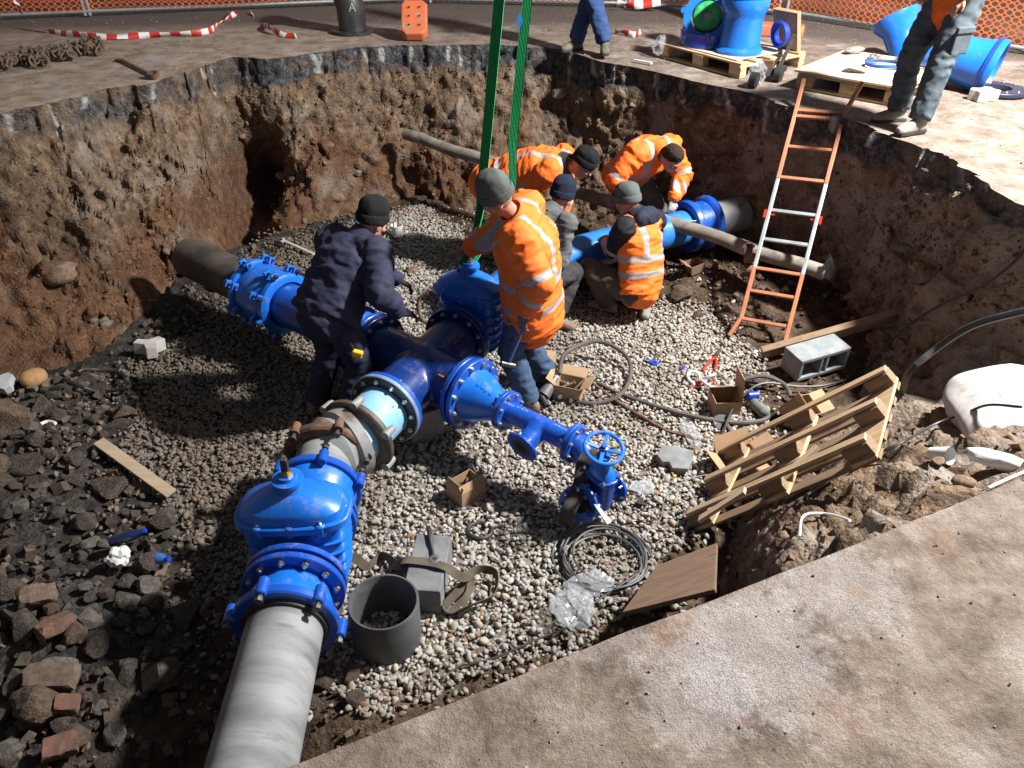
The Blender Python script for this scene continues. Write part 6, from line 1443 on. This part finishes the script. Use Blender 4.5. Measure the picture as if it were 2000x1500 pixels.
def cloth_mat(name, col, col2=None, rough=.85, bump=.35, arm=None, stripes=False, bs=60):
    t = NT(name); co = t.coord('Position'); n = t.noise(co, 9, 4, .6)
    c = t.mix(t.ramp(n, [(.35, 0.0), (.7, 1.0)]), col, col2 or tuple(k * .78 for k in col))
    if arm is not None: c = t.mix(t.math('GREATER_THAN', t.attr('arm'), .5), c, arm)
    if stripes:
        b_ = t.attr('band'); f = t.math('LESS_THAN', b_, 0.0); c = t.mix(f, c, (.33, .305, .31)); r = t.math('MULTIPLY_ADD', f, -.3); r.node.inputs[2].default_value = rough; t.set(rough=r)
    else: t.set(rough=rough)
    t.base(c); t.set(spec=.25)
    t.bump(t.math('ADD', t.noise(co, 34, 3, .6, .4), t.math('MULTIPLY', t.noise(co, 300, 2, .5), .15)), bump * .55, .008); return t.m
HIVIS = cloth_mat('hi_vis_orange', (.86, .185, .03), (.74, .125, .018), .7, .5, stripes=True)
VEST = cloth_mat('hi_vis_vest', (.86, .2, .033), (.76, .15, .02), .7, .5, arm=(.012, .013, .018), stripes=True)
NAVY = cloth_mat('navy_twill', (.022, .024, .05), (.032, .035, .066), .8, .5); GREYH = cloth_mat('grey_fleece', (.085, .09, .098), (.12, .125, .132), .9, .4); NAVYJ = cloth_mat('navy_jacket', (.02, .025, .045), None, .8)
JEANS = cloth_mat('blue_denim', (.035, .065, .125), (.06, .10, .175), .85, .5); JEANB = cloth_mat('bright_denim', (.022, .05, .15), (.04, .08, .2), .85, .5); DARKT = cloth_mat('dark_trousers', (.028, .028, .032), (.05, .05, .055), .85, .5); GREYT = cloth_mat('grey_trousers', (.07, .065, .062), (.10, .093, .088), .85, .5)
CARGO = cloth_mat('slate_work_trousers', (.05, .066, .082), (.09, .115, .135), .85, .5); BROWNT = cloth_mat('muddy_trousers', (.065, .055, .045), (.095, .083, .07), .9, .5)
SKIN = mat('skin', (.42, .22, .15), .55, col2=(.36, .17, .11), vscale=14, bump=.1, bscale=120); GLOVE_K = mat('black_glove', (.012, .012, .014), .8); GLOVE_W = mat('white_glove', (.45, .44, .42), .85, col2=(.3, .29, .27), vscale=18); GLOVE_B = mat('leather_hand', (.2, .12, .085), .7)
BOOT_B = mat('tan_boot', (.16, .11, .075), .8, col2=(.22, .16, .115), vscale=10, bump=.4); BOOT_G = mat('dusty_boot', (.2, .185, .165), .85, col2=(.28, .26, .235), vscale=10, bump=.4); BOOT_O = mat('olive_boot', (.09, .09, .065), .8, col2=(.15, .145, .11), vscale=22, bump=.4); SOLE = mat('boot_sole', (.03, .027, .024), .9)
HAT_K = cloth_mat('black_knit', (.007, .008, .009), (.012, .013, .014), .95, .6); HAT_G = cloth_mat('grey_green_knit', (.075, .085, .08), (.10, .11, .105), .95, .6); HAT_N = cloth_mat('navy_knit', (.013, .018, .035), None, .95, .6); HAT_L = cloth_mat('slate_knit', (.085, .10, .105), (.11, .125, .13), .95, .6); HAIR = cloth_mat('dark_short_hair', (.018, .013, .010), (.03, .022, .016), .9, 1.0, bs=200)

def person(label, pel, chest, head, fwd, hands, feet, face=None, jacket=HIVIS, trousers=DARKT, hat=HAT_K, boots=BOOT_B, glove=None, hem=.1, toes=None, elb=None, knees=None, neck_lean=None, hand_dirs=None, hip_f=None, long=0.0, collar=None, hood=None, hat_h=.0, puff=1.0):
    """all points in the place; hands / feet: (left, right) wrist and ankle points"""
    pel, chest, head = Vector(pel), Vector(chest), Vector(head); f = Vector(fwd).normalized(); fh = Vector(hip_f or fwd).normalized()
    t = thing('person', label, 'person', (pel.x, pel.y, min(feet[0][2], feet[1][2]) - .09))
    sp = (chest - pel).normalized(); side = f.cross(Vector((0, 0, 1))); side = (side - sp * side.dot(sp)).normalized(); sideh = fh.cross(Vector((0, 0, 1))).normalized()
    front = side.cross(sp) * -1
    if front.dot(f) < 0 and abs(front.dot(f)) > .05: front = -front
    ff = Vector(face or fwd).normalized(); hu = (head - chest).normalized(); hu = (hu * .6 + Vector((0, 0, .4))) if neck_lean is None else Vector(neck_lean); hu = (hu - ff * hu.dot(ff)).normalized(); hs = ff.cross(hu)
    sh = [chest - side * .2, chest + side * .2]; hp = [pel - sideh * .095 - V(0, 0, .02), pel + sideh * .095 - V(0, 0, .02)]
    E, Wr, K, An = [], [], [], []
    for i in (0, 1):
        pole = (elb[i] if elb and elb[i] is not None else -f * .6 + V(0, 0, -.5) + side * (.4 if i else -.4)); e, w = ik(sh[i], Vector(hands[i]), .30, .265, pole); E.append(e); Wr.append(w)
        pole = (knees[i] if knees and knees[i] is not None else fh + sideh * (.15 if i else -.15)); k, a = ik(hp[i], Vector(feet[i]),   .425, .415, pole); K.append(k); An.append(a)
    neck = chest + (head - chest) * .35
    # --- body: one skin
    b = MB()
    M = mtx(hs, ff, hu)
    b.sphere(head + hu * .025 - ff * .008, (.076, .096, .098), 22, 16, M); b.sphere(head - hu * .045 + ff * .022, (.058, .068, .075), 18, 12, M); b.sphere(head - hu * .085 + ff * .055, (.034, .03, .026), 12, 8, M)
    b.sphere(head + hu * .022 + ff * .078, (.05, .02, .02), 12, 8, M); b.sphere(head - hu * .022 + ff * .098, (.0135, .021, .018), 10, 8, M); b.sphere(head + hu * .002 + ff * .092, (.010, .014, .03), 10, 8, M); b.sphere(head - hu * .056 + ff * .084, (.026, .013, .012), 12, 8, M)
    for s_ in (-1, 1): b.sphere(head + hs * s_ * .078 - ff * .005 - hu * .005, (.011, .021, .034), 10, 8, M); b.sphere(head + hs * s_ * .045 - hu * .02 + ff * .06, (.024, .024, .022), 10, 8, M)
    b.tube([chest - sp * .02, neck, head - hu * .05], [.07, .055, .057], 14)
    b.tube([pel, pel.lerp(chest, .5), chest], [.11, .10, .12], 14)
    for i in (0, 1):
        b.tube([chest, sh[i], E[i], Wr[i]], [.07, .055, .042, .028], 12); b.tube([pel, hp[i], K[i], An[i]], [.09, .08, .055, .04], 12); b.sphere(E[i], .042, 10, 8)
        # hand: palm, four curled fingers, thumb
        fd = (Wr[i] - E[i]).normalized(); hd = (Vector(hand_dirs[i]) if hand_dirs and hand_dirs[i] is not None else fd).normalized()
        pn_ = (V(0, 0, -1) - hd * -hd.z); pn_ = pn_.normalized() if pn_.length > .2 else (side * (1 if i == 0 else -1)); sw = hd.cross(pn_); inn = sw if (sw.dot(f) > 0) else -sw
        ell_tube(b, [Wr[i], Wr[i] + hd * .03, Wr[i] + hd * .085], sw, [.026, .038, .04], [.02, .017, .015], 12)
        for k in range(4):
            L = (.07, .08, .075, .058)[k]; r0 = Wr[i] + hd * .08 + sw * (k - 1.5) * .0205; m1 = r0 + (hd * .8 + pn_ * .45).normalized() * L * .5; m2 = m1 + (hd * .25 + pn_ * .97).normalized() * L * .42
            b.tube([r0 - hd * .02, r0, m1, m2], [.0095, .0098, .009, .0078], 8); b.sphere(m2, .0078, 8, 6); b.sphere(m1, .009, 8, 6)
        r0 = Wr[i] + hd * .03 + inn * .034; m1 = r0 + (hd * .7 + inn * .6 + pn_ * .3).normalized() * .035; m2 = m1 + (hd * .9 + pn_ * .5).normalized() * .03; b.tube([Wr[i] + hd * .02, r0, m1, m2], [.014, .0125, .011, .009], 8); b.sphere(m2, .009, 8, 6)
    me = remesh(b, .0068, 2, .4, .3); gm = glove or (SKIN, SKIN); body = meobj('body', me, [SKIN, gm[0], gm[1]])
    co = np.zeros(len(me.polygons) * 3); me.polygons.foreach_get('center', co); co = co.reshape(-1, 3); mi = np.zeros(len(co), int)
    for i in (0, 1):
        d = np.linalg.norm(co - np.array(Wr[i] + (Wr[i] - E[i]).normalized() * .07), axis=1); mi[d < .125] = i + 1
    me.polygons.foreach_set('material_index', mi); adopt(t, body)
    EYE = mat('eye_white', (.6, .58, .55), .3); IRIS = mat('dark_iris', (.02, .013, .01), .3)
    for s_ in (-1, 1):
        b = MB(); b.sphere(head + hu * .0 + hs * s_ * .031 + ff * .0755, .0115, 10, 8); part(t, b, 'eye', EYE); b = MB(); b.sphere(head + hs * s_ * .031 + ff * .0835, (.0052, .0052, .0052), 8, 6); part(t, b, 'iris', IRIS)
        b = MB(); b.tube([head + hu * .021 + hs * s_ * .014 + ff * .0935, head + hu * .026 + hs * s_ * .033 + ff * .090, head + hu * .019 + hs * s_ * .052 + ff * .074], [.004, .0045, .003], 6); part(t, b, 'eyebrow', HAIR)
    # --- jacket
    b = MB(); hemp = pel - sp * hem - V(0, 0, long); w1 = pel.lerp(chest, .42) - front * .015
    pts = [hemp, hemp.lerp(pel, .5), pel, w1, pel.lerp(chest, .78), chest + sp * .02, chest + (neck - chest) * .55 + sp * .02]
    sds = [sideh, sideh, sideh, (sideh + side).normalized(), side, side, side]
    ell_tube(b, pts, sds, [.205 * puff, .2 * puff, .195 * puff, .185 * puff, .2 * puff, .165, .085], [.15 * puff, .15 * puff, .145 * puff, .14 * puff, .145 * puff, .11, .08], 28)
    for i in (0, 1):
        fd = (Wr[i] - E[i]).normalized(); b.sphere(sh[i] - sp * .01, .088 * puff, 14, 10); b.tube([chest, sh[i], sh[i].lerp(E[i], .5), E[i], E[i].lerp(Wr[i], .5), Wr[i] - fd * .0], [.1, .086 * puff, .078 * puff, .07 * puff, .064 * puff, .05], 16); b.sphere(E[i], .071 * puff, 14, 10)
    me = remesh(b, .0125, 4, .5); n = len(me.vertices); co = np.zeros(n * 3); me.vertices.foreach_get('co', co); co = co.reshape(-1, 3); no = np.zeros(n * 3); me.vertices.foreach_get('normal', no); no = no.reshape(-1, 3)
    def segd(a, b2):
        a, b2 = np.array(a), np.array(b2); ab = b2 - a; tt = np.clip(((co - a) @ ab) / (ab @ ab), 0, 1); return np.linalg.norm(co - a - tt[:, None] * ab, axis=1), tt
    dT = np.minimum(segd(hemp, pel)[0], segd(pel, chest)[0]) / .17; armd = []; band = np.full(n, 1.0); tl = (co - np.array(hemp)) @ np.array(sp)
    for i in (0, 1):
        d1, t1 = segd(sh[i], E[i]); d2, t2 = segd(E[i], Wr[i]); dd = np.minimum(d1, d2) / .085; s_ = np.where(d1 < d2, t1 * .3, .3 + t2 * .265); armd.append((dd, s_))
    isarm = np.minimum(armd[0][0], armd[1][0]) < dT * 1.0
    far = ((co - np.array(chest)) @ np.array(side)); inA = np.abs(far) < .15; isarm &= ~((tl > (chest - hemp).length * .3) & inA & (np.minimum(armd[0][0], armd[1][0]) > .75))
    LT_ = (chest - hemp).length
    for z0 in (LT_ * .30, LT_ * .53): band = np.where(~isarm, np.minimum(band, np.abs(tl - z0) - .026), band)
    fr = np.abs(np.abs(far) - .105) - .024; band = np.where(~isarm & (tl > LT_ * .55), np.minimum(band, fr), band)
    for dd, s_ in armd:
        mine = isarm & (dd <= np.minimum(armd[0][0], armd[1][0]) + 1e-6)
        for s0 in (.27, .42): band = np.where(mine, np.minimum(band, np.abs(s_ - s0) - .025), band)
    AXS = [sp] + [(E[i] - sh[i]).normalized() for i in (0, 1)] + [(Wr[i] - E[i]).normalized() for i in (0, 1)]; axi = np.zeros(n, int)
    for i in (0, 1):
        mine = isarm & (armd[i][0] <= armd[1 - i][0]); axi[mine] = np.where(armd[i][1][mine] < .3, 1 + i, 3 + i)
    dis = np.zeros(n)
    for k in range(n):
        q = Vector(co[k]); ax_ = AXS[axi[k]]; q2 = q + ax_ * (q.dot(ax_) * 1.5); dis[k] = .034 * (.3 - abs(nz(q2, 4.6, pel.x * 3))) + .016 * (.3 - abs(nz(q2, 9.5, 3))) + .016 * nz(q, 3.0, 5)
    co2 = co + no * dis[:, None]; me.vertices.foreach_set('co', co2.ravel()); me.update()
    for nm, arr in (('band', band), ('arm', isarm.astype(float))): a = me.attributes.new(nm, 'FLOAT', 'POINT'); a.data.foreach_set('value', arr.astype(np.float32))
    adopt(t, meobj('jacket', me, jacket))
    nd = (head - chest).normalized(); b = MB(); cpt = chest + (neck - chest) * .5 + sp * .01; b.lathe(cpt, nd, [(-.02, .08), (-.01, .1), (.05, .09), (.085, .086), (.09, .078), (.07, .072)], 24, False, False, True); part(t, b, 'collar', collar or jacket)
    if hood:
        b = MB(); b.sphere(chest - front * .085 + sp * .06, (.16, .075, .085), 18, 12, mtx(side, front, sp)); b.sphere(chest - front * .03 + sp * .09, (.14, .09, .05), 18, 12, mtx(side, front, sp)); me = remesh(b, .014, 3)
        for v in me.vertices: v.co += v.normal * .02 * (.3 - abs(nz(v.co, 14)))
        adopt(t, meobj('hood', me, hood))
    # --- trousers
    b = MB(); ell_tube(b, [pel - V(0, 0, .07), pel, pel + sp * .1], sideh, [.165, .17, .16], [.125, .125, .12], 24)
    for i in (0, 1):
        b.tube([pel - V(0, 0, .03), hp[i], hp[i].lerp(K[i], .5), K[i], K[i].lerp(An[i], .5), An[i] + V(0, 0, .0)], [.125, .12, .106, .089, .084, .084], 18); b.sphere(K[i], .09, 12, 10)
    me = remesh(b, .0135, 4)
    for v in me.vertices: v.co += v.normal * (.026 * (.3 - abs(nz((v.co.x, v.co.y, v.co.z * 1.8), 8.0, 2))) + .012 * (.3 - abs(nz(v.co, 19, 4))))
    adopt(t, meobj('trousers', me, trousers))
    # --- boots
    for i in (0, 1):
        td = Vector(toes[i]).normalized() if toes else V(fh.x, fh.y, 0).normalized(); a = An[i]; s_ = td.cross(V(0, 0, 1)); b = MB(); gz = a.z - .09
        rings = []
        for x, hw, h in ((-.085, .022, .05), (-.075, .034, .07), (-.03, .04, .10), (.03, .041, .105), (.08, .043, .085), (.13, .047, .07), (.17, .042, .06), (.195, .025, .042)):
            c_ = V(a.x, a.y, gz) + td * x; rings.append([c_ + s_ * hw * sx + V(0, 0, hz_ * h) for sx, hz_ in ((-1, .12), (-1.02, .45), (-.8, .82), (-.35, 1), (.35, 1), (.8, .82), (1.02, .45), (1, .12))])
        b.ringface(rings); b.tube([V(a.x, a.y, gz + .06) - td * .02, V(a.x, a.y, gz + .12) - td * .012, a.lerp(K[i], .12) ], [.052, .05, .052], 14); me = remesh(b, .009, 3); bo = meobj('boot', me, boots); adopt(t, bo)
        b = MB(); b.prism([V(a.x, a.y, gz - .012) + td * x + s_ * y for x, y in ((-.088, -.026), (-.06, -.04), (.06, -.041), (.13, -.05), (.18, -.042), (.2, -.015), (.2, .015), (.18, .042), (.13, .05), (.06, .041), (-.06, .04), (-.088, .026))], (0, 0, 1), .026); so = b.obj('sole', SOLE, bevel=.003); so.parent = bo
        so.matrix_parent_inverse = Matrix.Identity(4)
    # --- hat or hair
    hb_ = head + hu * .028 - ff * .01; ax = (hu - ff * .18).normalized(); fx = (ff - ax * ff.dot(ax)).normalized(); sx_ = fx.cross(ax)
    def hring(z, k, nn=28, dx=0.0): return [hb_ + ax * z + fx * (.107 * k * math.cos(2 * PI * j / nn) + dx) + sx_ * .088 * k * math.sin(2 * PI * j / nn) for j in range(nn)]
    if hat is HAIR:
        b = MB(); b.ringface([hring(z, k, dx=dx) for z, k, dx in ((-.03, .93, -.03), (-.01, .97, -.018), (.02, .97, -.008), (.05, .93, -.003), (.075, .80, 0), (.093, .52, 0), (.1, .15, 0))])
        me = remesh(b, .008, 2)
        for v in me.vertices: v.co += v.normal * .006 * nz(v.co, 60)
        adopt(t, meobj('hair', me, HAIR))
    else:
        b = MB(); H = hat_h; b.ringface([hring(z, k) for z, k in ((.02, 1.0), (.055, 1.03), (.075 + H * .3, 1.04), (.095 + H * .6, .98), (.115 + H * .8, .84), (.13 + H, .6), (.137 + H, .3), (.139 + H, .08))]); me = remesh(b, .01, 3)
        for v in me.vertices: v.co += v.normal * (.012 * (.3 - abs(nz(v.co, 11, 8))))
        hat_o = meobj('hat', me, hat); adopt(t, hat_o)
        b = MB(); b.ringface([hring(z, k) for z, k in ((-.018, 1.0), (-.022, 1.05), (-.005, 1.11), (.03, 1.12), (.048, 1.08), (.05, 1.0))], closed=True); me = remesh(b, .008, 2); 
        for v in me.vertices: v.co += v.normal * .003 * nz(v.co, 16)
        cuff = meobj('cuff', me, hat); cuff.parent = hat_o
    return t, dict(K=K, An=An, hp=hp, Wr=Wr, E=E, pel=pel, side=side, front=front)
def FZ(x, y, dz=.1): return V(x, y, floorz(x, y) + dz)

# worker in navy, bending over the cross
w1, i1 = person('worker in navy overalls and black hat bending over the cross', at_y(642, 602, 4.42), at_y(692, 482, 4.68), at_y(727, 436, 4.78), (.62, .78, 0),
    (at_y(800, 560, 4.95), at_y(780, 612, 4.42)), (FZ(-1.42, 4.5), FZ(-1.16, 4.28)), face=(.62, .66, -.42), jacket=NAVY, trousers=NAVY, hat=HAT_K, boots=BOOT_B, glove=(GLOVE_K, GLOVE_K), hem=.06, puff=1.27,
    elb=(None, V(.1, -.8, -.4)), hand_dirs=(None, V(.9, .3, -.2)), hat_h=.02)
tm = thing('tape_measure', 'yellow tape measure clipped to the navy worker\'s pocket', 'tape measure', at_y(698, 690, 4.24)); b = MB(); c_ = at_y(698, 691, 4.2); b.box(c_, (.07, .04, .05), Matrix.Rotation(.3, 3, 'Y')); part(tm, b, 'case', mat('yellow_case', (.75, .42, .02), .4), .01); b = MB(); b.box(c_ + V(-.025, -.0, .045), (.01, .01, .07), Matrix.Rotation(-.3, 3, 'Y')); part(tm, b, 'clip', STEELD)
# worker in orange, standing at the deep blue valve
w2, i2 = person('worker in long orange jacket and grey hat standing at the valve', at_y(1036, 562, 4.72), at_y(1020, 436, 4.66), at_y(972, 388, 4.56), (-.98, .15, 0),
    (at_y(1026, 612, 4.40), at_y(908, 490, 4.98)), (FZ(.12, 4.52), FZ(.26, 4.86)), face=(-.86, .1, -.5), jacket=HIVIS, trousers=JEANS, hat=HAT_G, boots=BOOT_B, glove=(GLOVE_B, GLOVE_B), hem=.22, long=.05, puff=1.42,
    elb=(V(.9, -.6, -.1), V(.2, -.1, -.9)), hand_dirs=(V(-.25, -.25, -1), V(-.9, .2, -.3)), hat_h=.035)
hm = thing('hammer', 'hammer held low in the hand of the long orange jacket', 'hammer', i2['Wr'][0]); p = i2['Wr'][0] + V(-.01, -.03, -.09); q = at_y(992, 712, 4.35)
b = MB(); b.tube([p + (p - q).normalized() * .06, p, q], [.014, .013, .011], 8); part(hm, b, 'handle', mat('blue_handle', (.05, .10, .2), .5)); dq = (q - p).normalized(); sd = V(1, .2, .1); sd = (sd - dq * sd.dot(dq)).normalized(); b = MB(); b.cyl(q - sd * .05, q + sd * .05, .02, n=12); part(hm, b, 'hammer_head', STEELD)
# bent worker with black hat behind
person('worker in orange jacket and black hat bent over at the back', at_y(972, 352, 6.95), at_y(1088, 318, 6.72), at_y(1138, 322, 6.58), (.93, -.36, 0),
    (at_y(1098, 435, 6.45), at_y(1050, 430, 6.55)), (FZ(-.25, 7.05), FZ(-.1, 6.85)), face=(.75, -.25, -.62), jacket=HIVIS, trousers=DARKT, hat=HAT_K, puff=1.27, elb=(V(.3, .2, -.5), V(-.5, .3, -.3)), neck_lean=(.75, -.2, .5), collar=DARKT, glove=(GLOVE_K, GLOVE_K))
# grey hoodie between them
person('worker in grey fleece and navy cap half hidden behind the orange jacket', at_y(1036, 535, 5.62), at_y(1066, 428, 5.86), at_y(1097, 388, 5.98), (.6, .8, 0),
    (at_y(1100, 490, 6.2), at_y(1085, 510, 5.9)), (FZ(.14, 5.75), FZ(.36, 5.70)), face=(.6, .72, -.4), jacket=GREYH, trousers=DARKT, hat=HAT_N, boots=BOOT_B, glove=(GLOVE_K, GLOVE_K), hat_h=.03, toes=(V(.6, .6, 0), V(.9, -.2, 0)))
# bare headed worker bent over the coupling
person('bare headed worker in orange jacket reaching down to the coupling', at_y(1228, 338, 7.28), at_y(1278, 292, 7.0), at_y(1312, 310, 6.8), (.52, -.85, 0),
    (at_y(1313, 392, 6.82), at_y(1236, 398, 6.72)), (FZ(1.35, 7.35), FZ(1.08, 7.3)), face=(.42, -.62, -.66), jacket=HIVIS, trousers=GREYT, hat=HAIR, glove=(GLOVE_W, GLOVE_W), puff=1.27, neck_lean=(.35, -.5, .79), elb=(V(.7, .3, -.1), V(-.7, .1, -.1)), hand_dirs=(V(.05, -.2, -1), V(0, -.2, -1)))
# crouching worker in vest
person('crouching worker in orange vest with dark hood and grey hat', at_y(1250, 560, 5.86), at_y(1248, 437, 6.0), at_y(1226, 396, 6.08), (-.72, .69, 0),
    (at_y(1180, 470, 6.25), at_y(1215, 470, 6.35)), (FZ(.86, 6.0), FZ(1.2, 6.02)), face=(-.72, .55, -.35), jacket=VEST, trousers=BROWNT, hat=HAT_L, boots=BOOT_G, glove=(GLOVE_K, GLOVE_K), hem=.03, puff=1.17, hood=NAVYJ, collar=NAVYJ,
    knees=(V(-.75, .1, .75), V(-.3, .75, .7)), toes=(V(-.8, .5, 0), V(-.2, -.95, 0)), hat_h=.01)
# two men on the road, seen from the waist down
person('man in blue jeans and olive boots standing on the far edge', V(.84, 9.0, .93), V(.82, 8.98, 1.42), V(.78, 8.88, 1.66), (-.3, -.95, 0), (V(.5, 8.85, .95), V(1.12, 8.8, .95)), (V(.70, 9.05, .1), V(1.0, 8.78, .1)),
    jacket=NAVYJ, trousers=JEANB, hat=HAT_K, boots=BOOT_O, toes=(V(-.85, -.5, 0), V(-.05, -1, 0)), elb=(V(-.5, .5, 0), V(.5, .5, 0)))
w8, i8 = person('man in slate work trousers and dusty boots beside the ladder', V(3.30, 6.32, .93), V(3.36, 6.32, 1.42), V(3.31, 6.27, 1.66), (-.86, -.5, 0), (V(3.18, 5.97, .98), V(3.18, 6.57, .98)), (V(3.16, 6.06, .1), V(3.14, 6.4, .1)),
    jacket=HIVIS, trousers=CARGO, hat=HAT_K, boots=BOOT_G, toes=(V(-.9, -.35, 0), V(-.95, -.1, 0)), elb=(V(.4, -.7, 0), V(.4, .7, 0)))
b = MB(); k = i8['hp'][0].lerp(i8['K'][0], .62); o_ = V(.35, -.93, 0).normalized(); b.box(k + o_ * .095, (.16, .03, .17), mtx(V(o_.y, -o_.x, 0) * -1, o_, (0, 0, 1))); q = part(w8, b, 'cargo_pocket', CARGO, .012); b = MB(); b.box(k + o_ * .105 + V(0, 0, .085), (.17, .03, .05), mtx(V(o_.y, -o_.x, 0) * -1, o_, (0, 0, 1))); part(w8, b, 'pocket_flap', CARGO, .01)
